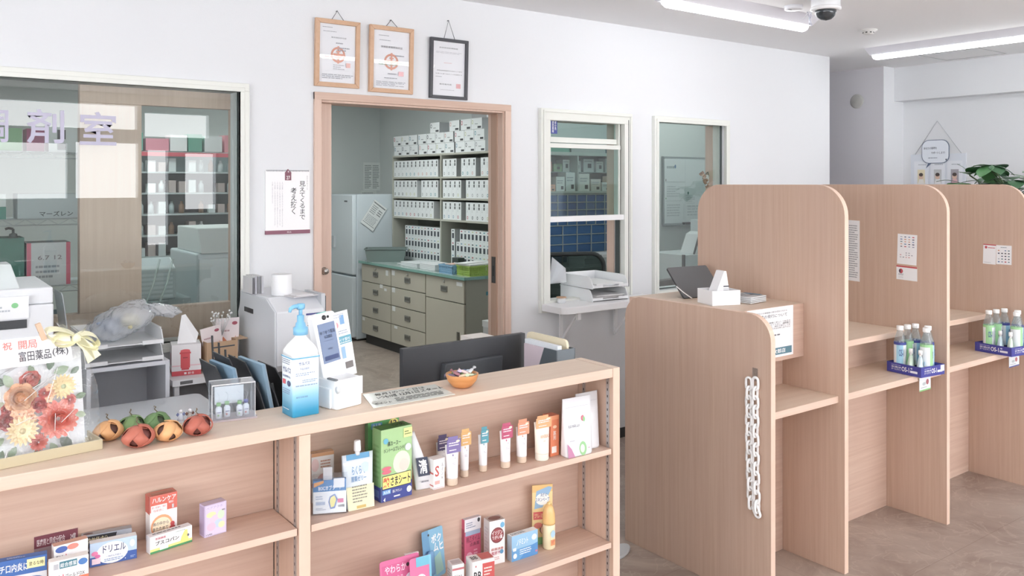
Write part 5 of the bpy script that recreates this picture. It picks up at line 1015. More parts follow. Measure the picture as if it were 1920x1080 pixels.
MB().add([(-.052, -.031, .0), (.036, -.031, .0), (.013, -.031, th_), (.004, -.031, th_)], [(0, 1, 2, 3)], '#F5F5F8').decal((-.004, -.0312, .03), (.032, 0, 0), (0, 0, .07), [('r', .1, .55, .95, .63, '#3A3A44'), ('r', .1, .15, .95, .23, '#3A3A44'), ('l', .1, .3, .9, .48, 2, '#9A9AA4')], .0003).build('front_panel', t)
t = thing('tablet', 'dark grey tablet leaning back beside the white box on the raised counter', 'tablet', (2.945, 2.56, BT+.0), -.1)
o = MB().prism(rpoly(-.12, .12, 0, .17, .008, 3), 'y', 0, .008, mat('#5E6266', .4), mat('#3A3C40', .4)).prism(rpoly(-.116, .116, .004, .166, .006, 3), 'y', .0081, .009, '#1B1C20').build('screen_plate', t, (0, -.03, .004)); o.rotation_euler = (-.75, .0, 0)
MB().prism([(-.02, 0), (.09, 0), (.06, .06)], 'x', -.03, .03, mat('#6A6E72', .4)).build('stand', t)
MB().tube([(-.10, -.06, .004), (-.125, -.03, .03), (-.14, .0, .055)], .0025, '#F2F2F2', 8).build('white_cable', t)
t = thing('leaflet_stack', 'grey and teal printed leaflets lying right of the white box', 'leaflet', (2.98, 2.33, BT), .1); b = MB()
for k_ in range(4): b.box(-.06, .06, -.06, .08, .002+.007*k_, .007+.007*k_, '#D9DEE2')
b.decal((-.06, -.06, .031), (.12, 0, 0), (0, .14, 0), [('r', .75, .1, .92, .7, '#3F8CB4'), ('l', .1, .2, .6, .8, 4, '#7A8088')], .0004); b.build('leaflets', t)

# ================================================================ STAFF AREA BEHIND THE COUNTER
LW = mat('#E9EBEE', .4)
t = thing('staff_desk', 'white topped desk behind the pumpkins, in front of the big window', 'desk', (0, 3.2, 0))
b = MB().prism(rpoly(-1.4, 1.01, 2.95-3.2, 3.51-3.2, .03, 4, 'bc'), 'z', .722, .75, mat('#E6ECF1', .35)); b.build('desk_top', t, bevel=.003)
for x in (-1.2, .95): MB().box(x-.02, x+.02, -.2, .28, 0, .7215, '#D5D8DC').build('leg', t)
t = thing('reception_desk', 'white low desk behind the counter carrying the monitor', 'desk', (1.5, 2.4, 0))
MB().box(-.45, .19, -.32, .35, .69, .72, '#E6E6E6').build('desk_top', t, bevel=.002)
for x in (-.43, .165): MB().box(x, x+.02, -.3, .33, 0, .6895, '#D5D5D5').build('side_panel', t)
t = thing('desk_monitor', 'black monitor seen from behind over the counter', 'monitor', (1.588, 2.42, .7205))
MK = mat('#2B2E35', .45)
b = MB().box(-.25, .25, -.012, .012, .045, .342, MK, {'k': '#15161A'}); b.build('screen_panel', t, bevel=.003)
pr = [(-.11, .0), (.11, 0), (.115, .10), (-.1, .10)]
MB().loft([[(x*1.15+.01, -.0125, .18+z) for x, z in pr], [(x*1.08+.01, -.035, .187+z*.92) for x, z in pr]], mat('#353B42', .4), False).build('rear_housing', t, bevel=.004)
MB().box(-.03, .03, -.05, -.0125, .01, .16, MK).box(-.12, .12, -.1, .1, 0, .01, MK).build('stand', t, bevel=.002)
MB().box(-.262, -.225, -.016, -.0125, .075, .10, '#E86A9A').build('pink_tab', t)
# document holder with folders
t = thing('file_holder', 'dark grey magazine file behind the right end of the counter', 'file holder', (1.77, 2.15, .0)); DG = mat('#4C5860', .5)
pr = [(0, .72), (.20, .72), (.20, .80), (.10, .97), (.066, 1.0475), (0, 1.0475)]
MB().prism(pr, 'x', 0, .004, DG).prism(pr, 'x', .077, .081, DG).box(.0045, .0765, 0, .004, .72, 1.0475, mat('#66717A', .5)).box(.0045, .0765, .0045, .2, .72, .724, DG).build('holder', t)
for (x, y0, y1, zt, th, c, nm, k_) in ((1.7765, 2.17, 2.335, 1.045, .004, '#DCCBD6', 'lilac printed sheet standing leftmost in the dark magazine file', 'paper_sheet'), (1.787, 2.165, 2.345, 1.058, .018, '#E6EEF4', 'white sheets standing in the middle of the dark magazine file', 'paper_sheet'), (1.826, 2.165, 2.385, 1.074, .010, '#EBDDBB', 'cream folder standing rightmost in the dark magazine file', 'folder')):
    tag(MB().prism(rpoly(0, y1-y0, 0, zt-.7245, .018 if k_ == 'folder' else .002, 3, 'cd'), 'x', 0, th, mat(c, .5)).build(k_, None, (x, y0, .7245)), nm, k_.split('_')[0])
t = thing('magazine_stand', 'low white cabinet under the dark magazine file', 'cabinet', (1.81, 2.25, 0)); MB().box(-.09, .06, -.16, .2, 0, .7195, '#E2E2E2').build('cabinet', t)
tag(MB().box(.0, .10, 0, .2, 0, 1.0, '#EFE9E2').build('storage_box', None, (1.815, 2.6, 0)), 'cream box whose top just shows over the right end of the black monitor', 'box')

# printer left
t = thing('office_printer', 'white office printer at the left edge in front of the big window', 'printer', (.17, 3.2, .7505))
b = MB(); PWH = mat('#E3E6EB', .35)
b.box(-.30, .274, 0, .44, 0, .445, PWH).box(-.30, .274, .01, .44, .4455, .50, PWH); b.build('body', t, bevel=.006, seg=3)
b = MB(); b.prism([(.03, .50), (.43, .50), (.43, .56), (.3, .56)], 'x', -.30, .18, mat('#D9DDE3', .35)); b.build('top_cover', t, bevel=.004)
b = MB(); b.box(-.3, .20, -.006, -.0005, .405, .478, '#EDF0F3').decal((-.3, -.006, .405), (.5, 0, 0), (0, 0, .073), [('l', .3, .15, .68, .75, 5, '#9AA6B4'), ('l', .75, .3, .9, .8, 3, '#B4BCC6'), ('e', .92, .6, .02, .12, '#7FD08A')]); b.build('control_panel', t)
MB().box(-.3, .195, -.004, -.0005, .372, .4, '#34383E').build('output_slot', t)
MB().box(-.3, .20, -.006, -.0005, .02, .34, '#E9EBEF').build('front_cover', t, bevel=.002)
MB().tube([(.0, -.008, .37), (.03, -.02, .372), (.035, -.02, .355)], .003, '#3A3C40').build('clip', t)
tag(MB().prism([(0, 0), (.3, .085), (.3, .088), (0, .003)], 'x', -.14, .11, mat('#D5D7DA', .5)).build('paper_sheet', None, (.15, 3.28, 1.315)), 'grey white paper feeding from the top of the office printer', 'paper')

# open white shelf unit, trays, bag
t = thing('storage_unit', 'open white shelf unit under the stacked trays, left of the tissue box', 'shelf unit', (.6, 3.53, 0))
U_ = mat('#DDE0E8', .4); b = MB(); w_ = .302
b.box(-.0, .016, 0, .32, 0, .893, U_).box(w_-.016, w_, 0, .32, 0, .893, U_).box(.0161, w_-.0161, 0, .32, .877, .893, U_).box(.0161, w_-.0161, .304, .32, 0, .8765, U_).box(.0161, w_-.0161, 0, .3035, .58, .594, U_).box(.0161, w_-.0161, 0, .3035, 0.03, .044, U_)
b.build('carcass', t, bevel=.001)
tag(MB().box(0, .20, 0, .24, 0, .06, '#2C2D33').prism([(.0, .0), (.16, .0), (.2, .07), (.03, .07)], 'z', .0605, .07, '#8A8C94').build('folder_stack', None, (.66, 3.56, .5945), .1), 'black and grey papers lying inside the open white shelf unit', 'papers')
letter_tray(.595, 3.535, .8935, .285, .30, .062, 'white letter tray on the shelf unit left, lower of the two', 0)
letter_tray(.595, 3.535, .9575, .285, .30, .062, 'white letter tray on the shelf unit left, upper of the two', 0)
t = thing('document_stand', 'translucent white document stand behind the bow of the flower gift', 'document holder', (.525, 3.57, .7505))
for x, h in ((0, .44), (.05, .43)): MB().prism(rpoly(0, .2, 0, h, .03, 4, 'cd'), 'x', x, x+.003, clear('translucent_plate', '#E9EEF2', milk=.6, milkcol='#E4E9EE')).build('plate', t).rotation_euler = (0, -.12, 0)
MB().box(-.02, .07, 0, .2, 0, .012, '#E4E7EA').build('foot', t)
def blob(R, sx, sy, sz, m, seed, rough_=.25, n=20, taper=None):
    rr = random.Random(seed); ph = [rr.uniform(0, 6.28) for _ in range(12)]; rings = []
    for i in range(n+1):
        th = PI*i/n; ring = []
        for j in range(n*2):
            q = PI*j/n; k = 1+rough_*(.4*math.sin(3*q+ph[0]+2*th)+.3*math.sin(5*q+ph[1]-3*th)*math.sin(2*th+ph[2])+.25*math.sin(9*q+ph[3]+5*th)+.2*math.sin(13*q-7*th+ph[4]))*math.sin(th)
            ring.append((R*sx*k*math.sin(th)*math.cos(q), R*sy*k*math.sin(th)*math.sin(q), -R*sz*k*math.cos(th)))
        rings.append(ring)
    return MB().loft(rings, m, True, False)
c = onY(232, 606, 3.68)
t = thing('plastic_bag', 'crumpled translucent plastic bag on the upper tray by the big window', 'plastic bag', (c.x, 3.68, .972))
b = blob(.10, 1.15, .9, .62, BAG, 4, .3); b.xf(Matrix.Translation((0, 0, .075))@Matrix.Rotation(-.35, 4, 'Y')); b.build('bag', t)
b = blob(.05, 1.3, .8, .5, BAG, 9, .5); b.xf(Matrix.Translation((.145, -.02, .105))@Matrix.Rotation(.25, 4, 'Y')); b.build('bag_neck', t)
b = blob(.06, 1.0, .7, .55, mat('#A3B4CC', .4), 14, .3); b.xf(Matrix.Translation((-.035, 0, .06))); b.build('blue_content', t)
b = blob(.035, 1.0, .9, .9, mat('#D9D0A0', .4), 15, .2); b.xf(Matrix.Translation((.015, -.045, .075))); b.build('yellow_content', t)

# tissue table
t = thing('side_table', 'small white table holding the tissue box and cardboard box', 'table', (1.08, 3.72, 0))
b = MB().box(-.16, .182, -.16, .135, .775, .80, '#E8E9EC'); b.box(-.13, -.08, -.1615, -.16, .781, .794, '#6A6A6C'); b.build('table_top', t, bevel=.002)
for x in (-.15, .16): 
    for y in (-.15, .11): MB().box(x, x+.02, y, y+.02, 0, .7745, '#DADCE0').build('leg', t)
MB().box(-.1295, .1595, -.1, .1, .3, .32, '#C9CBCF').build('lower_shelf', t)
tag(MB().box(-.1, .1, -.08, .08, 0, .3, '#B79C7E').build('cardboard_box', None, (1.08, 3.72, .3205)), 'dim brown carton on the lower level of the small white table', 'box')
a, w, rz = place(322, 706, 377, 701, .8005)
t = thing('tissue_box', 'white tissue box with a red post box picture', 'tissue box', a, rz); h = .128; b = MB().box(0, w, 0, .10, 0, h, '#ECE9EA')
b.decal((0, 0, 0), (w, 0, 0), (0, 0, h), [('r', 0, 0, 1, .15, '#D93A48'), ('r', 0, .3, 1, .34, '#EFC4CC'), ('r', .3, .24, .62, .8, '#E2424A'), ('e', .46, .8, .17, .05, '#E8525A'), ('r', .27, .7, .65, .76, '#D63540'), ('r', .33, .18, .59, .24, '#D63540'), ('r', .38, .56, .54, .59, '#A82A34'), ('t', '郵便局', .55, .03, .75, .11, WH, 1), ('r', .42, .04, .5, .1, WH)], .0004)
b.decal((0, .10, 0), (0, -.10, 0), (0, 0, h), [('r', 0, 0, 1, .15, '#C53340'), ('r', .4, .3, .7, .7, '#E07078')]); b.build('box', t)
b = MB(); z0 = h+.0005
b.add([(w*.2, .03, z0), (w*.85, .03, z0), (w*.8, .09, z0), (w*.25, .09, z0), (w*.36, .05, z0+.115), (w*.5, .06, z0+.118), (w*.95, .05, z0+.035)], [(0, 1, 6, 5, 4), (1, 2, 6), (2, 3, 4, 5), (3, 0, 4), (5, 6, 2)], mat('#FAFAFC', .8)); b.build('tissue', t)
a, w, rz = place(388, 700.5, 446, 692.5, .8005)
t = thing('cardboard_box', 'open brown cardboard box of packets behind the black file rack', 'box', a, rz); KR = mat('#C39C74', .7); h = .128; b = MB()
b.box(0, w, 0, .003, 0, h, KR).box(0, w, .2, .203, 0, h, KR).box(0, .003, .003, .2, 0, h, KR).box(w-.003, w, .003, .2, 0, h, KR).box(.003, w-.003, .003, .2, 0, .003, KR); b.build('box', t)
b = MB().box(w, w+.05, .02, .18, h-.004, h, mat('#CBA680', .7)).build('flap', t)
q = a+Vector((0, 0, 0)); Rz = Matrix.Rotation(rz, 3, 'Z')
for (x, y, z, ww, hh, c_, lab, tl) in ((.01, .05, .05, .085, .13, '#F0E1E0', 'pink and white packet leaning at the left in the cardboard box', -.35), (.06, .07, .06, .10, .155, '#F6E9EA', 'clear bag with pink leaflet and orange print in the cardboard box', .05)):
    pp = a+Rz@Vector((x, y, z)); b = MB().box(0, ww, 0, .006, 0, hh, c_).decal((0, 0, 0), (ww, 0, 0), (0, 0, hh), [('e', .8, .85, .12, .05, '#B5485E'), ('p', [(.15, .05), (.7, .05), (.8, .45), (.55, .3), (.3, .5)], '#F08A5A'), ('p', [(.6, .1), (.9, .15), (.85, .5)], '#EE9C74'), ('l', .1, .6, .6, .7, 1, '#C9A0A4')], .0004)
    o = b.build('packet', None, pp, rz); o.rotation_euler[1] = tl*.5; tag(o, lab, 'packet')
pp = a+Rz@Vector((.075, .06, .215)); b = MB(); r5 = random.Random(5)
for k in range(26): 
    c_ = Vector((r5.uniform(-.035, .05), r5.uniform(-.02, .02), r5.uniform(-.01, .035))); b.lathe([(0, -.005), (.005, 0), (0, .005)], '#FAFAFA', 6, c_); b.tube([c_, (0, 0, -.09)], .0007, '#DADADA', 4)
tag(b.build('white_sprig', None, pp, rz), 'white sprig of tiny blossoms sticking out of the cardboard box', 'flower')
# black file rack with folders
t = thing('file_rack', 'black slotted file rack behind the clear display case', 'file rack', (.98, 2.95, .7505), .1); BP = mat('#2C2F35', .35)
b = MB().box(0, .24, 0, .24, 0, .012, BP); b.build('base', t)
for i in range(5):
    x = .0+.055*i; b = MB(); hh = .215-.02*abs(i-1); b.prism([(0, 0), (.2, 0), (.24, hh), (.10, hh*.96), (.02, hh*.4)], 'x', 0, .004, BP)
    for k in range(3): b.box(.004, .012, .04+.06*k, .046+.06*k, .02, hh*.6, BP)
    o = b.build('divider', t, (x, 0, .0125)); o.rotation_euler = (0, -.2, 0)
for i, (dx, c_, lab) in enumerate(((.028, '#8CBBDD', 'light blue folder, left one in the black file rack'), (.135, '#9CC6E2', 'light blue folder, right one in the black file rack'))):
    for kk in range(1):
        o = MB().box(0, .012, 0, .2, 0, .185, mat(c_, .45)).box(.014, .017, .005, .195, 0, .18, mat('#C9DFEF', .4)).build('folder', None, (.98+dx, 2.985, .764), .1); o.rotation_euler = (0, -.2, .1); tag(o, lab, 'folder')
t = thing('pen_tray', 'black wire letter rack standing left of the file rack', 'rack', (1.0, 3.27, .7505), .1); b = MB()
for k in range(4):
    for r_ in range(3): b.box(.025*k, .025*k+.005, .002*r_, .002*r_+.004, .0, .265-.03*k, BP)
for z in (.05, .12, .17, .215): b.box(0, .09, 0, .005, z, z+.005, BP)
b.build('rack', t).rotation_euler = (-.1, 0, 0)
# change machine on a stand
t = thing('machine_stand', 'plain stand under the white payment machine', 'stand', (1.38, 3.6, 0)); MB().box(-.10, .10, -.2, .2, 0, .82, '#4A4C50').build('stand', t)
t = thing('payment_machine', 'large white payment machine against the wall below the calendar', 'machine', (1.274, 3.35, .8205)); PM = mat('#E3E6EC', .35)
b = MB(); pr = rpoly(0, .45, 0, .31, .02, 4, 'ab'); b.prism([(0.02, 0), (.45, 0), (.45, .30), (.10, .30), (.0, .25), (.0, .03)], 'x', 0, .21, PM)
b.build('body', t, bevel=.006, seg=3)
MB().prism([(.0, .005), (.0, .25), (.10, .295), (.4, .295), (.45, .2), (.43, 0.03), (.1, 0)][::-1], 'x', -.008, -.0005, mat('#DADFE6', .35)).build('side_cover', t, bevel=.002)
MB().box(-.0105, -.0085, .25, .36, .215, .235, '#2A2C30').build('slot', t)
MB().box(.125, .208, -.0015, -.0004, .17, .235, '#EFF1F6').decal((.125, -.0015, .17), (.083, 0, 0), (0, 0, .065), [('r', .02, .88, .98, 1, '#3A3F8E'), ('l', .1, .15, .85, .78, 4, '#9AA0B0')]).build('label_sheet', t)
MB().box(.205, .222, .02, .2, .04, .31, mat('#C9CDD4', .4)).box(.2225, .226, .02, .06, .05, .3, '#44474C').build('side_panel', t)
p = onY(528, 560, 3.52); 
t = thing('paper_roll', 'thick roll of white paper standing on the payment machine', 'paper roll', (1.355, 3.50, 1.121)); 
MB().lathe([(.042, 0), (.044, .002), (.044, .088), (.042, .09), (.014, .09), (.014, .07)], mat('#F4F5F8', .7), 32).build('roll', t)
for k, x in enumerate((1.262, 1.274, 1.289, 1.302)):
    tag(MB().box(0, .009, 0, .12, 0, .075 if k else .07, mat('#E6E6E8', .4), {'f': ['#6A6A70', '#B9BBC2', '#8A8C92', '#C9CBD0'][k]}).build('case', None, (x, 3.60, 1.121)), ('pale dark-backed' if not k else ['', 'white', 'grey white', 'pale']
        [k])+' thin case standing left behind the paper roll', 'case', 'thin cases on the payment machine')
tag(MB().box(0, .12, 0, .12, 0, .004, '#D8D4D8').box(.02, .1, .01, .1, .0042, .007, '#EDEDF0').build('paper_stack', None, (1.36, 3.38, 1.121), .15), 'flat papers lying on the right of the payment machine top', 'paper')

# ================================================================ BACK ROOM THROUGH THE DOOR
BG = mat('#BDB7A6', .45); LINE = mat('#5E5A4E', .6)
t = thing('drawer_cabinet', 'long beige steel drawer cabinet with black plinth in the back room', 'cabinet', (3.83, 5.83, 0))
MB().box(.004, .62, .0, 1.89, .095, .80, mat('#8E897A', .6), {'f': '#A5A094', 'l': LINE}).build('carcass', t)
MB().box(.03, .6, .02, 1.87, 0, .0945, '#26272A').build('plinth', t)
MB().box(.0, .62, -.004, -.0004, .095, .80, mat('#A9A89A', .45)).build('end_panel', t)
def drawer(y0, y1, z0, z1, name='drawer', keyh=False, pull=True, stick=()):
    g = .004; d = MB().box(-.014, .0035, y0+g, y1-g, z0+g, z1-g, BG).build(name, t, bevel=.0015)
    yc = (y0+y1)/2; zc = z0+(z1-z0)*.52
    if pull: MB().box(-.021, -.0145, yc-.05, yc+.05, zc-.026, zc+.022, mat('#8F8E88', .3, .6)).box(-.0225, -.021, yc-.04, yc+.04, zc-.012, zc+.012, '#5A5852').build('handle', d)
    if keyh: MB().lathe([(.0, .012), (.009, .010), (.011, 0)][::-1], mat('#C4C4C0', .3, .8), 12).xf(Matrix.Translation((-.0145, yc, z1-.035))@Matrix.Rotation(-PI/2, 4, 'Y')).build('lock', d)
    for (sy, sz, sw, sh) in stick: MB().box(-.0155, -.0145, sy-sw, sy, sz, sz+sh, '#E6E8E8').build('paper_label', d)
# y grows away from the door: far unit, middle unit, near unit with door
for i in range(4):
    z1 = .798-.175*i; drawer(1.27, 1.885, z1-.175, z1, keyh=i == 0, stick=(((1.37, .72, .05, .05),) if i == 0 else ((1.49, .59, .06, .035), (1.40, .57, .05, .025)) if i == 1 else ((1.86, .23, .05, .03),) if i == 3 else ()))
    drawer(.63, 1.265, z1-.175, z1, keyh=i == 0, stick=(((1.25, .735, .06, .045),) if i == 0 else ((1.245, .575, .06, .045),) if i == 1 else ((1.24, .40, .06, .045),) if i == 2 else ((1.20, .24, .06, .025),)))
drawer(.003, .625, .60, .798, keyh=True, stick=((.12, .745, .09, .032),))
dd = MB().box(-.014, .0035, .007, .621, .1, .596, BG).build('cabinet_door', t, bevel=.0015)
MB().box(-.024, -.0145, .075, .088, .16, .36, mat('#6E6D66', .35, .5)).box(-.024, -.0145, .1, .107, .16, .36, mat('#A9A8A0', .35, .5)).build('handle', dd)
MB().box(.2, .23, -.006, -.0045, .66, .69, '#3E8FA4').build('sticker', t); MB().box(.26, .32, -.012, -.0045, .33, .345, mat('#C9C9C4', .3, .5)).build('end_handle', t)
TL = mat('#6FA79C', .3); tag(MB().box(3.795, 4.5, 5.80, 7.745, .8008, .826, TL, {'t': mat('#A9BDB8', .12)}).box(3.80, 4.0, 5.799, 5.7995, .802, .822, '#7FB0AC').build('cabinet_worktop', bevel=.002), 'green edged worktop on the beige drawer cabinet', 'worktop')
WTZ = .8265
# rack with medicine boxes
t = thing('medicine_rack', 'beige steel rack of white medicine boxes standing on the green worktop', 'rack', (4.2, 5.97, WTZ)); RK = mat('#B4B3A6', .5)
LV = [1.262, 1.465, 1.665, 1.885]; Y0, Y1 = 5.97, 7.785
b = MB()
for y in (0, .86-.012, 1.815-.02): MB().box(0, .3, y, y+.02, 0, LV[-1]-WTZ, RK).build('upright', t, bevel=.001)
for z in LV: MB().box(-.002, .3, .0202, .8478, z-WTZ-.018, z-WTZ, RK).box(-.002, .3, .8682, 1.7948, z-WTZ-.018, z-WTZ, RK).build('shelf', t, bevel=.001)
MB().box(.299, .303, 0, 1.815, 0, 1.05, '#8A8D84').build('back_sheet', t)
protos = {}
def bookbox(kind, y, z, ww, hh, label, group, ring_c, x=4.207, d=.2):
    """white carton whose printed end faces the aisle (-X)"""
    k = (kind, round(ww, 3), round(hh, 3), ring_c)
    if k not in protos:
        b = MB().box(0, d, 0, ww, 0, hh, mat('#E6EAEC', .45), {'f': '#C9CDD0', 'k': '#C9CDD0'}); O, U, V = (0, ww, 0), (0, -ww, 0), (0, 0, hh)
        if kind == 'spine': sp_ = [('r', .55, .78, .8, .93, '#4A4E52'), ('r', .55, .6, .8, .75, '#3E4246'), ('l', .22, .45, .34, .75, 4, '#A8AEB2'), ('e', .35, .17, .15, .09, ring_c), ('e', .35, .17, .08, .05, '#E6EAEC')]
        elif kind == 'flat': sp_ = [('e', .12, .66, .08, .2, ring_c), ('e', .12, .66, .045, .12, '#E6EAEC'), ('l', .35, .4, .65, .55, 1, '#8A9094'), ('r', .6, .08, .92, .26, '#3A3D42')]
        else: sp_ = [('r', .25, .25, .8, .68, '#363C48'), ('e', .5, .86, .22, .06, ring_c), ('r', .3, .12, .7, .17, '#C4C8CC')]
        b.decal(O, U, V, sp_, .0006); protos[k] = b.build('medicine_box', None, (x, y, z)); o = protos[k]
    else: o = protos[k].copy(); COL.objects.link(o); o.location = (x, y, z)
    tag(o, label, 'box', group); return o
rb = random.Random(21); RC = ['#7EA6C0', '#C4586C', '#4E565E', '#C9CFA0', '#A8ACB0', '#58A0AC', '#D8A7A0']
rows = ['lowest', 'middle', 'top']
for r in range(3):
    z = LV[r]+.0004; nm = rows[r]
    for side, (ya, yb_) in (('left', (7.76, 6.845)), ('right', (6.80, 6.0))):
        y = ya; i = 0; wset = .0795
        skip = {('left', 2): (), ('right', 2): (3, 7), ('left', 1): (6,), ('right', 1): (4,), ('left', 0): (), ('right', 0): (4,)}[(side, r)]
        n = int((ya-yb_)/wset); 
        for q in range(n):
            y -= wset
            if q in skip: continue
            if side == 'left' and r == 0 and q == n-1: continue
            bookbox('spine', y+.0003, z, wset-.0012, .165, f'upright medicine box, {ORD[i]} from left on the {nm} rack shelf, {side} half', 'upright medicine boxes on the rack', RC[(q//3+r*2) % 7]); i += 1
# stacked boxes on top of the rack
for lay, (n, ys, zz) in enumerate(((10, 7.76, LV[3]+.0004), (10, 7.86, LV[3]+.1008), (5, 7.04, LV[3]+.2012))):
    y = ys; i = 0
    if lay == 1: ys = 7.76; y = 7.775
    for q in range(n):
        wv = .158 if lay < 2 else .17; y -= wv+.004+(.02 if q % 4 == 3 else 0)
        if y < 5.97: break
        if lay == 2 and q in (1,): continue
        bookbox('flat', y, zz, wv, .098, f'white box on top of the rack, {ORD[i]} from left, {["bottom", "second", "topmost"][lay]} layer', 'medicine boxes stacked on top of the rack', RC[(q*2+lay) % 7], x=4.21); i += 1
# small boxes standing on the worktop inside the rack
for side, (ya, n) in (('left', (7.60, 12)), ('right', (6.72, 11))):
    for rr_ in range(3):
        for q in range(n):
            y = ya-.0615*(q+1)-(.025 if side == 'right' and q > 0 else 0)
            if rr_ == 2 and side == 'right' and q == 1: continue
            if rr_ == 0 and side == 'left' and q == 11: continue
            bookbox('small', y, WTZ+.0004+.1155*rr_, .060, .115, f'small medicine box, {ORD[q]} from left, {["bottom", "middle", "top"][rr_]} layer, lower {side} rack bay', 'small medicine boxes in the lower bays', RC[(q*3+rr_) % 7], x=4.25, d=.1)
# things on the worktop
t = thing('plastic_bin', 'grey green plastic bin at the far end of the worktop', 'bin', (3.99, 7.52, WTZ), -.55); GB = mat('#71827F', .4)
def binm(b, wx, wy, h, m, tp=.9, th=.004):
    o = [(-wx/2, -wy/2), (wx/2, -wy/2), (wx/2, wy/2), (-wx/2, wy/2)]
    b.loft([[(x*tp, y*tp, 0) for x, y in o], [(x, y, h) for x, y in o], [(x*1.05, y*1.07, h) for x, y in o], [(x*1.05, y*1.07, h-.008) for x, y in o], [(x*1.0, y*1.0, h-.008) for x, y in o]], m, False, False)
    b.loft([[((x*tp-th*(1 if x > 0 else -1))*1, (y*tp-th*(1 if y > 0 else -1)), .004) for x, y in o], [((x-th*(1 if x > 0 else -1)), (y-th*(1 if y > 0 else -1)), h-.001) for x, y in o]], m, False, False)
    b.poly([(x*tp, y*tp, 0.001) for x, y in o], m).poly([(x*tp, y*tp, 0.004) for x, y in o], m); return b
binm(MB(), .40, .24, .13, GB).build('bin', t); MB().box(-.2, -.196, -.03, .03, .05, .09, '#E8E8E4').build('paper_label', t)
def basket(label, x, y, z, wx, wy, h, m, rz):
    t = thing('plastic_basket', label, 'basket', (x, y, z), rz, 'plastic baskets on the worktop'); b = MB(); o = [(-wx/2, -wy/2), (wx/2, -wy/2), (wx/2, wy/2), (-wx/2, wy/2)]
    b.box(-wx/2, wx/2, -wy/2, wy/2, 0, .004, m).box(-wx/2-.004, wx/2+.004, -wy/2-.004, -wy/2+.004, h-.012, h, m).box(-wx/2-.004, wx/2+.004, wy/2-.004, wy/2+.004, h-.012, h, m).box(-wx/2-.004, -wx/2+.004, -wy/2+.004, wy/2-.004, h-.012, h, m).box(wx/2-.004, wx/2+.004, -wy/2+.004, wy/2-.004, h-.012, h, m)
    for k in range(int(wx/.014)): xx = -wx/2+.014*k; b.box(xx, xx+.008, -wy/2, -wy/2+.003, .004, h-.012, m).box(xx, xx+.008, wy/2-.003, wy/2, .004, h-.012, m)
    for k in range(int(wy/.014)): yy = -wy/2+.014*k; b.box(-wx/2, -wx/2+.003, yy, yy+.008, .004, h-.012, m).box(wx/2-.003, wx/2, yy, yy+.008, .004, h-.012, m)
    for zz in (.02, .035): b.box(-wx/2, wx/2, -wy/2-.001, -wy/2+.002, zz, zz+.006, m).box(-wx/2-.001, -wx/2+.002, -wy/2, wy/2, zz, zz+.006, m)
    b.build('basket', t); return t
basket('yellow green plastic basket at the near end of the worktop', 4.02, 5.93, WTZ, .30, .20, .085, mat('#A6C83E', .4), 0)
basket('light blue plastic basket left of the yellow green basket', 3.90, 6.16, WTZ, .12, .22, .075, mat('#7FB2D6', .4), 0)
for (x, y, z, wx, wy, hh, c_, rz, lab) in ((4.01, 5.93, WTZ+.0855, .30, .16, .012, '#E6E6E6', .15, 'white folder lying across the green basket'), (3.97, 5.97, WTZ+.098, .28, .10, .008, '#EFEFEF', .3, 'white sheaf on top of the folder over the green basket'), (3.90, 6.14, WTZ+.0755, .09, .09, .008, '#EBB49C', .2, 'orange and white slips in the blue basket'), (3.96, 6.5, WTZ, .20, .26, .055, '#DADDE0', .0, 'stack of grey white trays in the middle of the worktop'), (3.98, 6.85, WTZ, .22, .30, .04, '#D8DDE0', .0, 'pale paper tray behind the grey stack on the worktop'), (4.02, 7.08, WTZ, .2, .16, .012, '#C9CDCF', .1, 'thin grey papers near the bin on the worktop')):
    b = MB().box(-wx/2, wx/2, -wy/2, wy/2, 0, hh, mat(c_, .45)); n = max(1, int(hh/.012))
    for k in range(n): b.box(-wx/2-.004, wx/2+.004, -wy/2-.004, wy/2+.004, hh*(k+1)/n-.004, hh*(k+1)/n-.001, '#F0F1F2')
    tag(b.build('paper_stack', None, (x, y, z+.0003), rz), lab, 'papers')
t = thing('label_printer', 'small black device on the worktop in front of the small boxes', 'device', (4.15, 6.45, WTZ)); MB().box(-.03, .04, -.05, .05, 0, .10, '#2B3532').box(-.031, -.0301, -.03, .02, .03, .06, '#C9CCCC').build('body', t, bevel=.004)
tag(MB().box(-.05, .05, -.14, .14, 0, .03, '#4FAE5A').box(-.04, .05, -.12, .08, .0301, .055, '#7FCB6E').box(-.05, .045, -.15, -.02, .0551, .075, '#2F7E50').build('green_book', None, (4.135, 6.22, WTZ+.0005)), 'green books stacked by the rack behind the green basket', 'book')
t = thing('wall_unit', 'grey and white box unit high at the upper right of the doorway view', 'box', (4.36, 5.99, 2.19)); MB().box(0, .19, 0, .55, 0, .17, '#A9A9AB').box(-.002, -.0004, .1, .3, 0.01, .16, '#F4F6F8').build('housing', t, bevel=.004)
b = blob(.11, .8, 1.5, .8, BAG, 31, .3); b.xf(Matrix.Translation((.0, .12, .10))); b.build('clear_cover', t)

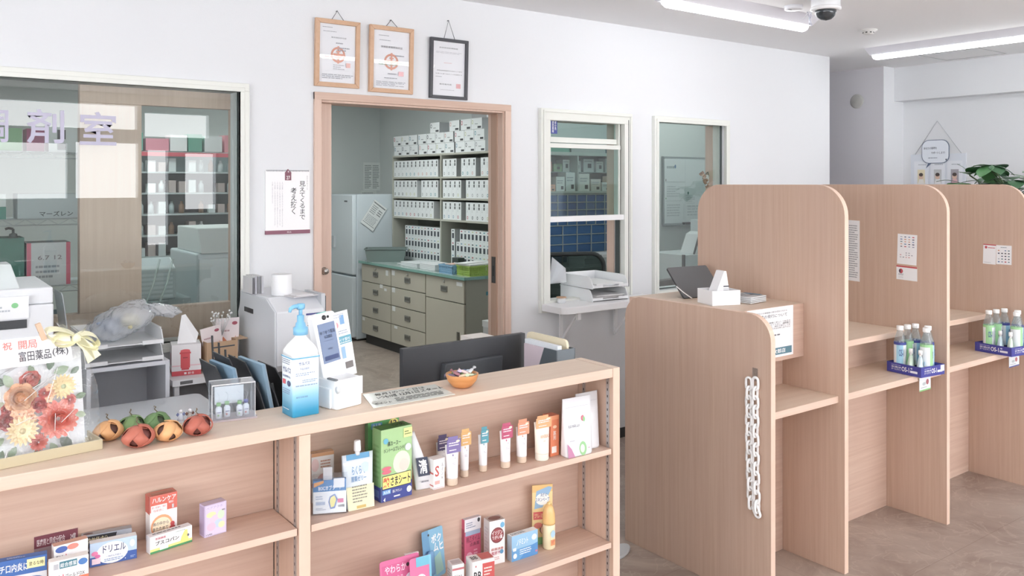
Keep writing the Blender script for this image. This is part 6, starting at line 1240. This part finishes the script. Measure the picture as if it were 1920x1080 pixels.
# fridge, notices
t = thing('fridge', 'white two-door fridge at the far end of the back room', 'fridge', (3.77, 7.80, 0)); FG = mat('#C9D3DA', .35)
MB().box(.035, .47, 0, .6, .02, 1.49, FG).build('body', t, bevel=.008, seg=3)
for z0, z1, nm in ((.04, .655, 'fridge_door'), (.675, 1.485, 'fridge_door')):
    MB().box(-.012, .0335, .002, .598, z0, z1, mat('#D5DFE6', .3)).build(nm, t, bevel=.01, seg=4)
MB().box(-.014, -.0125, .12, .19, 1.41, 1.425, '#5A6068').build('badge', t); MB().box(-.035, -.0125, .40, .52, .93, 1.05, clear('clear_pocket', '#E6EEF2', milk=.4)).build('door_pocket', t)
MB().box(.05, .45, .02, .58, 0, .0195, '#3A3C40').build('base', t)
ce = onY(700, 404, 7.80); s_ = .30
b = MB(); b.box(-.085, .085, -.002, 0, -.14, .14, '#E3E6E6').box(-.088, .088, -.003, -.0022, .12, .124, '#8A8E90').decal((-.085, -.0022, -.14), (.17, 0, 0), (0, 0, .28), [('r', .06, .9, .94, .925, '#55595E'), ('r', .06, .1, .94, .12, '#7E8488'), ('l', .1, .5, .5, .85, 5, '#8A9094'), ('l', .1, .15, .9, .45, 6, '#A0A6AA'), ('l', .6, .55, .9, .8, 3, '#6A7074')], .0004)
o = b.build('hanging_clipboard', None, (ce.x, 7.79, ce.z)); o.rotation_euler = (0, .62, 0); tag(o, 'clipboard with printed sheet hanging tilted on the side of the fridge', 'clipboard')
a = onY(681, 357, 8.75); c_ = onY(713, 305, 8.75)
tag(MB().box(0, c_.x-a.x, -.003, 0, 0, c_.z-a.z, '#E3E8E6').decal((0, -.003, 0), (c_.x-a.x, 0, 0), (0, 0, c_.z-a.z), [('l', .08, .06, .48, .92, 14, '#8E9698'), ('l', .54, .06, .92, .92, 14, '#8E9698')], .001).build('wall_notice', None, (a.x, 8.75, a.z)), 'pale printed notice on the far wall above the fridge', 'notice')
a = onY(676, 365.5, 8.75); tag(MB().box(0, .20, -.003, 0, 0, .05, '#DDE3E0').decal((0, -.003, 0), (.2, 0, 0), (0, 0, .05), [('l', .1, .3, .8, .6, 1, '#7A8284')], .001).build('wall_notice', None, (a.x, 8.75, a.z)), 'small label strip on the far wall just above the fridge', 'notice')

# ================================================================ BACK ROOM THROUGH THE SERVICE WINDOWS
t = thing('low_cabinet', 'pale low cabinet below the blue drawers in the back room', 'cabinet', (5.25, 5.75, 0)); MB().box(-.57, .62, -.25, .34, 0, .85, '#A9ABA6').box(-.58, .63, -.26, .34, .8505, .87, '#C9CBC6').build('body', t)
t = thing('bin_cabinet', 'cabinet of many small blue drawers seen through the service window', 'cabinet', (4.70, 5.84, .8775)); FRM = mat('#AEB9BC', .4)
MB().box(0, 1.1, .02, .24, 0, .64, mat('#6B7A80', .5)).build('carcass', t)
z = .005; rowsB = [(.085, .172)]*4+[(.07, .114)]*4; cnt = 0
fr = MB()
for (hh, ww) in rowsB:
    x = .005
    fr.box(0, 1.1, -.006, .0195, z-.006, z, FRM)
    while x+ww <= 1.1:
        MB().prism([(0, 0), (ww-.014, 0), (ww-.008, hh-.012), (-.0, hh-.012)], 'y', 0, .018, mat(rb.choice(['#2F659E', '#2A5F98', '#36699C']), .3)).build('drawer', t, (x+.006, 0, z+.002)) if cnt < 100 else None
        fr.box(x-.004, x+.003, -.008, .0195, z, z+hh-.006, FRM); x += ww; cnt += 1
    z += hh
fr.box(0, 1.1, -.006, .0195, z-.006, z, FRM); fr.build('drawer_frame', t)
# upper shelf with boxes
t = thing('wall_shelf', 'open shelf of packages above the blue drawers', 'shelf', (4.70, 5.84, 1.53)); MB().box(0, 1.15, 0, .24, -.02, 0, '#A9B3AE').box(0, 1.15, 0, .24, .325, .355, '#A9B3AE').box(0, .01, 0, .24, 0, .3245, '#A9B3AE').box(.36, .37, .0, .24, 0, .3245, '#B9C3BE').box(1.14, 1.15, 0, .24, 0, .3245, '#A9B3AE').box(0, 1.15, .235, .24, 0, .3245, '#7F9290').box(.0105, .3595, .09, .234, .172, .178, '#9DB0AE').box(.3705, 1.1395, .09, .234, .172, .178, '#9DB0AE').build('shelf', t)
for i, (x, w_, h_, c_, nm) in enumerate(((.02, .09, .06, '#E9A98C', 'orange'), (.12, .10, .13, '#D9DEDC', 'pale grey'), (.235, .11, .17, '#CFD6D4', 'tall grey'), (.39, .13, .16, '#D2D4CE', 'wide cream grey'), (.54, .12, .11, '#C9C6BE', 'beige'), (.68, .09, .08, '#D5D8D6', 'low white'), (.79, .11, .14, '#CDB79A', 'tan'), (.92, .09, .17, '#C6CAC6', 'narrow grey'), (1.02, .10, .07, '#D0D2CE', 'small white'))):
    b = MB().box(0, w_, 0, .12, 0, h_, mat(c_, .5)).decal((0, 0, 0), (w_, 0, 0), (0, 0, h_), [('r', .55, .12, .85, .35, '#4A5258'), ('l', .1, .5, .8, .8, 2, '#9AA2A4')], .001)
    tag(b.build('package', None, (4.70+x, 5.86, 1.5305)), nm+' package on the shelf above the blue drawers', 'box', 'packages above the blue drawers')
for i, (x, w_, h_, c_, nm) in enumerate(((.02, .12, .09, '#C98E86', 'red white'), (.16, .10, .07, '#8FB58A', 'green'), (.27, .08, .11, '#D6DCDA', 'white'), (.39, .10, .10, '#C9D4D2', 'pale'), (.52, .13, .12, '#D4DCDC', 'wide white'), (.68, .09, .10, '#DDE2E0', 'bright white'), (.80, .14, .13, '#CDD6D4', 'grey white'), (.97, .07, .10, '#E2E6E4', 'slim white'), (1.06, .07, .13, '#D0D8D6', 'tall slim'))):
    tag(MB().box(0, w_, 0, .1, 0, h_, mat(c_, .5)).decal((0, 0, 0), (w_, 0, 0), (0, 0, h_), [('r', .4, .3, .75, .65, '#4A5258'), ('l', .1, .75, .8, .9, 1, '#9AA2A4')], .001).build('package', None, (4.70+x, 5.945, 1.7085)), nm+' package on the rear step above the blue drawers', 'box', 'packages on the rear step')
for i, (x, w_, h_, c_, nm) in enumerate(((.0, .28, .05, '#4E9C86', 'green'), (.30, .42, .045, '#A5ABA8', 'long grey'), (.74, .38, .05, '#5A7C90', 'blue grey'))):
    tag(MB().box(0, w_, 0, .2, 0, h_, mat(c_, .5)).build('package', None, (4.70+x, 5.86, 1.8855)), nm+' box on the very top of the shelf over the blue drawers', 'box')
tag(MB().box(0, .55, 0, .3, 0, .02, '#DADDDD').box(.02, .5, .02, .28, .0202, .06, '#E6E8E8').box(.0, .5, .0, .25, .0602, .075, '#D0D4D4').box(.03, .52, .01, .27, .0752, .10, '#E9EAEA').decal((.03, .01, .076), (.49, 0, 0), (0, 0, .024), [('l', .5, .1, .9, .7, 1, '#4A4E54')], .001).build('paper_stack', None, (4.86, 5.52, .8705), -.05), 'stacks of white paper behind the black office chair', 'papers')
# office chair
t = thing('office_chair', 'black mesh backed office chair behind the service window', 'chair', (4.02, 4.75, 0), -.35); CK = mat('#1E2326', .5)
pts = [(x, -.03+.05*(abs(x)/.25)**2*-1, z) for x, z in [(p_[0], p_[1]) for p_ in rpoly(-.25, .25, .58, 1.085, .09, 6)]]
MB().tube(pts, .016, CK, 8, True).build('back_frame', t)
b = MB()
vs = []; nx, nz = 12, 10
for j in range(nz+1):
    for i in range(nx+1):
        x = -.235+.47*i/nx; vs.append((x, -.03-.05*(abs(x)/.25)**2, .60+.475*j/nz))
b.add(vs, [(j*(nx+1)+i, j*(nx+1)+i+1, (j+1)*(nx+1)+i+1, (j+1)*(nx+1)+i) for j in range(nz) for i in range(nx)], clear('chair_mesh', '#6A7A78', milk=.55, milkcol='#3A4644'), True); b.build('back_mesh', t)
MB().prism(rpoly(-.24, .24, -.05, .42, .06, 5), 'z', .43, .49, CK).build('seat', t, bevel=.015, seg=3).rotation_euler = (0, 0, PI)
MB().tube([(0, -.05, .46), (0, .03, .55), (0, .0, .75)], .018, CK).tube([(0, -.2, .43), (0, -.2, .08)], .025, CK).build('stem', t)
for k in range(5):
    a_ = 2*PI*k/5; MB().tube([(0, -.2, .09), (.28*math.cos(a_), -.2+.28*math.sin(a_), .06)], .016, CK).lathe([(.0, -.02), (.028, -.02), (.028, .02), (0, .02)], CK, 12, (.29*math.cos(a_), -.2+.29*math.sin(a_), .029), axis='x').build('leg', t)
# desk inside the service windows
t = thing('inner_desk', 'white desk running inside the two service windows', 'desk', (4.3, 4.2, 0)); MB().box(-1.3, .5, -.18, .18, .70, .74, '#D9DCDC').build('desk_top', t, bevel=.002); [MB().box(x_, x_+.04, -.17, .17, 0, .6995, '#C9CCCC').build('leg', t) for x_ in (-1.3, .46)]
t = thing('document_binder', 'dark brown device edge low inside the second service window', 'device', (4.42, 4.12, .7405)); MB().prism([(-.16, 0), (.13, 0), (.17, .19), (-.16, .175)], 'y', 0, .05, mat('#4A4240', .5)).build('body', t, bevel=.003)
# sheet cabinet
t = thing('sheet_cabinet', 'white cabinet front covered with pale printed sheets in the second service window', 'cabinet', (4.84, 4.35, 0)); MB().box(0, .6, 0, .4, 0, 1.055, '#D5DCDE').box(-.014, -.0005, -.002, .02, .0, 1.06, '#3A4146').build('body', t)
b = MB(); b.box(.04, .56, -.004, -.0005, .5, .9, '#C4D6D8')
for k in range(8): b.box(.05+.062*k, .1+.062*k, -.006, -.0045, .52, .88, '#D6E4E4')
b.decal((.04, -.006, .5), (.52, 0, 0), (0, 0, .4), [('l', .03, .05, .97, .95, 12, '#AEC4C6')], .0015); b.build('sheet', t)
t = thing('card_printer', 'small white device with black edge on top of the sheet cabinet', 'device', (4.98, 4.38, 1.0555)); MB().prism([(0, 0), (.12, 0), (.12, .17), (.07, .15)], 'y', 0, .15, '#E9ECEE', '#E0E4E6').prism([(-.008, 0), (.0, 0), (.075, .165), (.06, .165)], 'y', -.004, .012, '#23262A').box(.121, .3, 0, .15, 0, .26, '#D3DCE0').build('body', t, bevel=.003)
# whiteboard
a = onY(1242.5, 296, 4.945); d_ = onY(1242.5, 419, 4.945)
t = thing('whiteboard', 'whiteboard with writing on the back wall behind the second service window', 'whiteboard', (a.x, 4.948, d_.z)); hh = a.z-d_.z; ww = .64
MB().box(0, ww, -.02, 0, 0, hh, '#D8E0E2').decal((0, -.02, 0), (ww, 0, 0), (0, 0, hh), [('l', .05, .82, .28, .9, 1, '#A0AEB4'), ('e', .21, .87, .015, .03, '#4F80B0'), ('r', .02, .63, .4, .635, '#98A4A8'), ('r', .02, .34, .35, .343, '#98A4A8'), ('l', .05, .4, .3, .58, 5, '#B8C4C8'), ('l', .05, .1, .3, .3, 5, '#B8C4C8'), ('r', .4, 0, .404, .98, '#B4C0C4'), ('e', .46, .46, .013, .025, '#4F7878'), ('r', .42, .3, .6, .303, '#98A4A8'), ('l', .42, .32, .6, .44, 4, '#B8C4C8'), ('r', .37, .05, .374, .3, '#A4B0B4'), ('e', .03, .38, .008, .012, '#5AA870'), ('e', .03, .66, .006, .02, '#3A4044'), ('l', .44, .1, .9, .28, 4, '#B8C4C8')], .001).build('board', t)
b = MB(); frame(b, -.012, ww+.012, -.012, hh+.012, .012, -.024, -.0005, mat('#8E999C', .4)); b.build('board_frame', t)
MB().box(-.03, ww, -.07, -.0245, -.02, -.012, mat('#7C878A', .4)).box(.2, .32, -.07, -.04, -.0118, .006, '#2A3034').build('pen_tray', t)
# dried ornament at the casing
p = onY(1322, 336, 3.985); t = thing('dried_ornament', 'small tan dried flower ornament hanging inside the second service window', 'ornament', (p.x, 3.985, p.z)); MB().tube([(0, 0, .04), (0, 0, 2.0095-p.z)], .0012, '#B9B4AC', 5).build('string', t); b = MB(); ro = random.Random(8)
for k in range(14): q = Vector((-.03+.06*k/13+ro.uniform(-.01, .01), ro.uniform(-.01, .01), .045-.085*(k/13)+ro.uniform(-.012, .012))); b.lathe([(0, -.014), (.013, 0), (0, .014)], mat(ro.choice(['#B98E74', '#C9A48A', '#A67C64']), .7), 8, q)
b.build('blossoms', t); MB().box(.01, .06, .0, .004, -.05, .03, '#D9DCDF').tube([(-.01, 0, .03), (.03, 0, .05), (.05, 0, .0)], .003, '#6E7678').build('tag', t)

# ================================================================ BACK ROOM THROUGH THE BIG WINDOW
def wire_rack(label, x0, x1, y0, y1, levels, zt, m='#C4CCD0'):
    t = thing('wire_rack', label, 'rack', (x0, y0, 0)); m = mat(m, .3, .6); b = MB()
    for x in (0, x1-x0):
        for y in (0, y1-y0): b.tube([(x, y, 0), (x, y, zt)], .012, m)
    b.build('post', t)
    for z in levels:
        b = MB()
        for zz in (z, z-.03): b.tube([(0, 0, zz), (x1-x0, 0, zz)], .0035, m, 6)
        n = int((x1-x0)/.05)
        for k in range(n): b.tube([(.05*k, 0, z-.03 if k % 2 else z), (.05*(k+1), 0, z if k % 2 else z-.03)], .002, m, 5)
        b.box(0, x1-x0, 0, y1-y0, z-.003, z-.0005, m); b.build('shelf', t)
    return t
wire_rack('chrome wire rack of boxes behind the left part of the big window', -.55, .95, 4.88, 5.25, (.72, 1.075, 1.418, 1.76), 2.0)
lst = []
Lr = [ # x, w, h, d, level, colour, label, decals
 (.02, .20, .125, .2, 1.418, '#D9DDE0', 'white carton at far left of the middle wire shelf', [('t', '大塚', .3, .2, .7, .5, '#5A5FA0', 1)]),
 (.235, .235, .13, .2, 1.418, '#DFE3E4', 'white and green carton on the middle wire shelf', [('r', 0, 0, 1, .5, '#2F8C7C'), ('t', 'Rexvior', .38, .16, .66, .32, '#E0F0EC')]),
 (.52, .28, .13, .2, 1.418, '#B9C2C6', 'grey carton with black katakana on the middle wire shelf', [('t', 'マーズレン', .35, .1, .9, .3, '#33363C', 2)]),
 (.10, .06, .30, .2, 1.075, '#56B8A8', 'narrow green upright pack on the lower wire shelf', []),
 (.165, .085, .30, .2, 1.075, '#D3DADB', 'white upright pack beside the green ones on the lower wire shelf', [('t', '\n'.join('サラシ'), .6, .15, .85, .5, '#2A2E34', 2)]),
 (.255, .13, .31, .2, 1.075, '#46B3A2', 'wide green upright pack on the lower wire shelf', [('r', 0, 0, .06, 1, '#8A3A4A'), ('t', 'P\no\ni\nn', .4, .2, .6, .7, '#BFE6DE')]),
 (.56, .20, .22, .18, 1.075, '#D6D6DA', 'grey white pack with pink side stripes on the lower wire shelf', [('r', 0, 0, .1, 1, '#E0607E'), ('r', .9, 0, 1, 1, '#E0607E'), ('t', '6.7 12', .25, .6, .8, .7, '#8A7A84', 1), ('l', .2, .15, .8, .5, 3, '#9A9AA2')]),
 (.43, .12, .25, .2, 1.075, '#357E70', 'dark green pack between the upright packs on the lower wire shelf', []),
 (.48, .26, .20, .2, .72, '#2F7F9A', 'teal box on the lowest wire shelf behind the document stand', [('p', [(.4, 0), (1, 0), (1, .7)], '#C9D6DA')]),
 (.10, .15, .12, .15, 1.76, '#E4E8EA', 'white carton with black square on the top wire shelf', [('r', .6, .1, .85, .3, '#34383E')]),
 (.30, .10, .13, .15, 1.76, '#C4627A', 'crimson carton on the top wire shelf', []),
 (.42, .12, .12, .15, 1.76, '#8CC08A', 'green carton on the top wire shelf', []),
 (.56, .08, .12, .15, 1.76, '#B04A7A', 'magenta carton on the top wire shelf', []),
 (.66, .13, .14, .15, 1.76, '#DADFE0', 'white carton at the right of the top wire shelf', [('r', .3, .5, .6, .85, '#4A4E54'), ('r', .3, .1, .6, .35, '#4A4E54')])]
for (x, w_, h_, d_, z, c_, lab, sp_) in Lr:
    b = MB().box(0, w_, 0, d_, 0, h_, mat(c_, .45)).decal((0, 0, 0), (w_, 0, 0), (0, 0, h_), sp_, .001); tag(b.build('carton', None, (x, 4.92, z)), lab, 'box', 'cartons on the wire rack')
t = thing('pump_bottle', 'dark pump bottle standing among the packs on the lower wire shelf', 'bottle', (.5, 4.895+.015, 1.3255)); MB().lathe([(.0, 0), (.02, .0), (.018, .02), (.006, .025), (.006, .045), (0, .045)], '#3A4A48', 14).build('bottle', t); MB().tube([(0, 0, .045), (-.02, 0, .05), (-.035, 0, .045)], .006, '#24282A').build('pump', t)
# machines to the right of the post
t = thing('packing_machine', 'large pale dispensing machine with two front sections behind the big window', 'machine', (1.33, 5.15, 0)); PMm = mat('#BCC9CE', .35)
MB().box(.14, .62, 0, .6, 0, 1.18, PMm).build('body', t, bevel=.012, seg=3); MB().box(.15, .36, -.01, -.0005, .72, 1.15, mat('#C6D2D6', .3)).build('front_door', t, bevel=.004); MB().box(.375, .61, -.01, -.0005, .72, 1.15, mat('#C6D2D6', .3)).build('front_door', t, bevel=.004); MB().box(.15, .61, -.012, -.0005, .4, .70, mat('#C0CCD2', .3)).build('drawer', t, bevel=.004)
MB().prism([(-.02, 1.1805), (.5, 1.1805), (.5, 1.33), (.05, 1.33)], 'x', .16, .60, mat('#CBD2D2', .4)).build('top_cover', t, bevel=.006)
t = thing('desk_printer', 'grey printer with paper chute behind the wooden post of the big window', 'printer', (1.06, 4.95, 0)); MB().box(0, .32, 0, .4, 0, .95, mat('#9FAEB2', .5)).build('stand', t); MB().prism([(0, .9505), (.36, .9505), (.36, 1.12), (.12, 1.18), (0, 1.12)], 'x', .0, .24, mat('#B2C1C6', .35)).build('body', t, bevel=.008, seg=3)
b = MB()
for k in range(6): b.box(.02, .22, -.004, -.001, .965+.024*k, .978+.024*k, '#C4D2D6')
b.build('grille', t)
t = thing('paper_guide', 'tilted translucent plate leaning above the grey printer', 'plate', (1.06, 5.1, 1.2)); MB().prism([(0, 0), (.1, -.08), (.08, .02), (.0, .13)], 'y', 0, .006, clear('grey_plate', '#C9D2D6', milk=.6, milkcol='#C4D0D4')).build('plate', t)
for k, (x, y) in enumerate(((1.12, 4.86), (1.19, 4.86))):
    tag(MB().tube([(0, 0, 0), (.035, 0, .09), (.07, 0, .23)], .006, clear('clear_tube_plastic', '#E6F4F2', milk=.35), 8).build('plastic_tube', None, (x, y, .955)), ['left', 'right'][k]+' one of the two slanted clear tubes behind the big window', 'tube')
    tag(MB().box(-.03, .04, -.02, .02, 0, .9545, '#8E9EA2').build('tube_stand', None, (x, y, 0)), ['left', 'right'][k]+' dim grey stand under a clear tube', 'stand')
t = thing('medicine_shelf', 'grey shelf of small bottles far behind the big window', 'shelf', (1.35, 6.5, 0)); SM = mat('#7E8E90', .5); MB().box(0, 1.0, .28, .3, 0, 1.84, mat('#5E6E70', .6)).box(0, .02, 0, .2795, 0, 1.84, SM).box(.98, 1.0, 0, .2795, 0, 1.84, SM).build('frame', t)
for i in range(6): MB().box(.0205, .9795, 0, .279, .90+.155*i, .912+.155*i, mat('#A9B6B8', .4)).build('shelf', t)
for i in range(6):
    for k in range(13):
        if rb.random() < .2: continue
        w_ = .05; x = 1.375+.072*k; z = .9125+.155*i
        nm = ('bottle' if rb.random() < .5 else 'carton')
        b = MB().lathe([(.02, 0), (.02, .06), (.01, .075), (.01, .09), (0, .09)], rb.choice(['#C9D4D6', '#A9B8BA', '#8A6A50']), 10, (.025, .03, 0)) if nm == 'bottle' else MB().box(0, w_, 0, .1, 0, rb.uniform(.05, .1), rb.choice(['#D3DADC', '#C4CED0', '#E1E4E6', '#B8A8A4']))
        tag(b.build('medicine_'+nm, None, (x, 6.53, z)), f'tiny {nm}, {ORD[k]} from left, {ORD[i]} far shelf from below behind the big window', nm, 'medicines on the far shelf')
for i, (x, w_, h_, c_, nm) in enumerate(((1.40, .08, .13, '#5FA896', 'green white'), (1.50, .16, .09, '#E48CA0', 'pink'), (1.67, .12, .12, '#E6E8EA', 'white'), (1.80, .10, .13, '#5AA890', 'teal'), (1.92, .13, .12, '#DCE0E2', 'pale'), (2.07, .12, .13, '#E4929E', 'rose'))):
    tag(MB().box(0, w_, 0, .15, 0, h_, mat(c_, .5)).build('carton', None, (x, 6.52, 1.8405)), nm+' carton on top of the far shelf behind the big window', 'box', 'cartons on top of the far shelf')
tag(MB().box(0, .98, -.004, 0, 0, .03, '#D8485C').build('red_strip', None, (1.36, 6.495, 1.80)), 'thin red strip along the top edge of the far shelf', 'strip')

# ================================================================ RIGHT WALL: TEAM BOARD, PLANT
zt = onX(1712, 290, XR); yl = onX(1709, 300, XR).y; yr = onX(1812, 300, XR).y; wq = yl-yr
t = thing('staff_board', 'pale board with speech bubble and three portrait cards hanging on the right wall', 'notice board', (XR, yl, zt.z-.62))
O = Vector((-.012, 0, 0)); U = Vector((0, -wq, 0)); V = Vector((0, 0, .62))
b = MB().box(-.012, -.001, -wq, 0, 0, .62, '#DFE6F0'); b.build('board', t)
for i in range(3):
    y0 = -wq*(.07+.305*i); b = MB(); b.box(-.016, -.0125, y0-wq*.26, y0, .05, .56, '#E9EEF6'); cw = wq*.26
    b.decal((-.016, y0, .05), (0, -cw, 0), (0, 0, .51), [('l', .3, .93, .95, .955, 1, '#A8B0BC'), ('r', .25, .62, .78, .86, ['#E9DDB8', '#C9CCCE', '#A9A4AE'][i]), ('e', .5, .74, .16, .05, '#E3BFA6'), ('e', .5, .775, .15, .03, '#4A3A34'), ('p', [(.28, .62), (.76, .62), (.66, .7), (.38, .7)], ['#F4F1EA', '#EDEFF2', '#E6B8C0'][i]), ('l', .2, .5, .7, .56, 1, '#C8A8B4'), ('l', .15, .1, .85, .45, 5, '#B4BCC8')], .0006); b.build('portrait_card', t)
b = MB(); bw, bh = wq*.5, .20; pts = rpoly(-bw/2, bw/2, 0, bh, .06, 5); yc = -wq*.47
def ybz(p_): return (yc-p_[0], .54+p_[1])
out = [ybz(p_) for p_ in pts]; b.prism(out[::-1], 'x', -.022, -.018, '#5E7090'); inn = [ybz((p_[0]*.96, .005+p_[1]*.95)) for p_ in pts]; b.prism(inn[::-1], 'x', -.0235, -.0222, '#E9F0FA')
b.prism([ybz((-.06, .005)), ybz((-.08, -.04)), ybz((-.03, .005))], 'x', -.0225, -.018, '#5E7090')
b.decal((-.0235, yc+bw/2, .54), (0, -bw, 0), (0, 0, bh), [('t', 'あなたの健康を', .08, .60, .56, .70, '#46506A', 1), ('t', 'サポートします!', .36, .40, .86, .50, '#46506A', 1), ('l', .25, .2, .75, .27, 1, '#8A94A8'), ('e', .9, .15, .025, .04, '#46506A')], .0006); b.build('speech_bubble', t)
MB().tube([(-.006, -wq*.08, .62), (-.006, -wq*.49, .62+.28), (-.006, -wq*.92, .62)], .002, '#B8BCC2', 6).build('cord', t)

pl = thing('potted_plant', 'green large leaved potted plant standing behind the partitions at right', 'plant', (6.34, 2.62, 0))
MB().lathe([(.12, 0), (.15, .02), (.18, .32), (.19, .34), (.175, .34), (.165, .3), (0, .29)], mat('#E6E4E0', .4), 32).build('pot', pl)
MB().lathe([(.16, .295), (.1, .305), (0, .31)], '#5A4636', 20).build('soil', pl)
rp = random.Random(17); stems = []
TR = mat('#8A7A5A', .7)
b = MB()
for k in range(3):
    a_ = 2*PI*k/3; b.tube([(.03*math.cos(a_+.9*j), .03*math.sin(a_+.9*j), .3+.15*j) for j in range(8)], .016, TR)
b.build('braided_trunk', pl)
LG = ['#2E6B3A', '#3C7D44', '#4C8F4C', '#245A34', '#5A9C55']
def big_leaf(L, m): return leafm(L, m, .78)
dirs = [(-2.6, .42, 1.56), (-2.2, .36, 1.50), (2.4, .44, 1.60), (1.6, .34, 1.66), (2.9, .28, 1.72), (-1.2, .34, 1.56), (-.6, .38, 1.6), (.2, .4, 1.6), (.9, .36, 1.64), (3.4, .30, 1.62), (2.0, .18, 1.70), (-1.8, .16, 1.66), (1.2, .22, 1.58), (2.7, .48, 1.50), (-2.9, .2, 1.5), (2.1, .5, 1.52), (1.75, .55, 1.58)]
dirs = [(a_, min(rr, .40), z) for a_, rr, z in dirs] + [(.5*k_, .15+.08*(k_ % 3), 1.46+.03*(k_ % 5)) for k_ in range(12)]
for k, (a_, rr, z) in enumerate(dirs):
    e = Vector((rr*math.cos(a_), rr*math.sin(a_), z)); s0 = Vector((0, 0, 1.3)); MB().tube([s0, s0.lerp(e, .5)+Vector((0, 0, .06)), e], .005, '#5E7A48', 6).build('stem', pl)
    for j in range(6):
        L = rp.uniform(.11, .16); up = rp.uniform(-.1, .8) if k in (3, 7) else rp.uniform(-.75, .15); M = Matrix.Translation(e) @ Matrix.Rotation(2*PI*j/6+k, 4, 'Z') @ Matrix.Rotation(-up, 4, 'Y')
        big_leaf(L, mat(rp.choice(LG), .28)).build('leaf', pl, M=M)
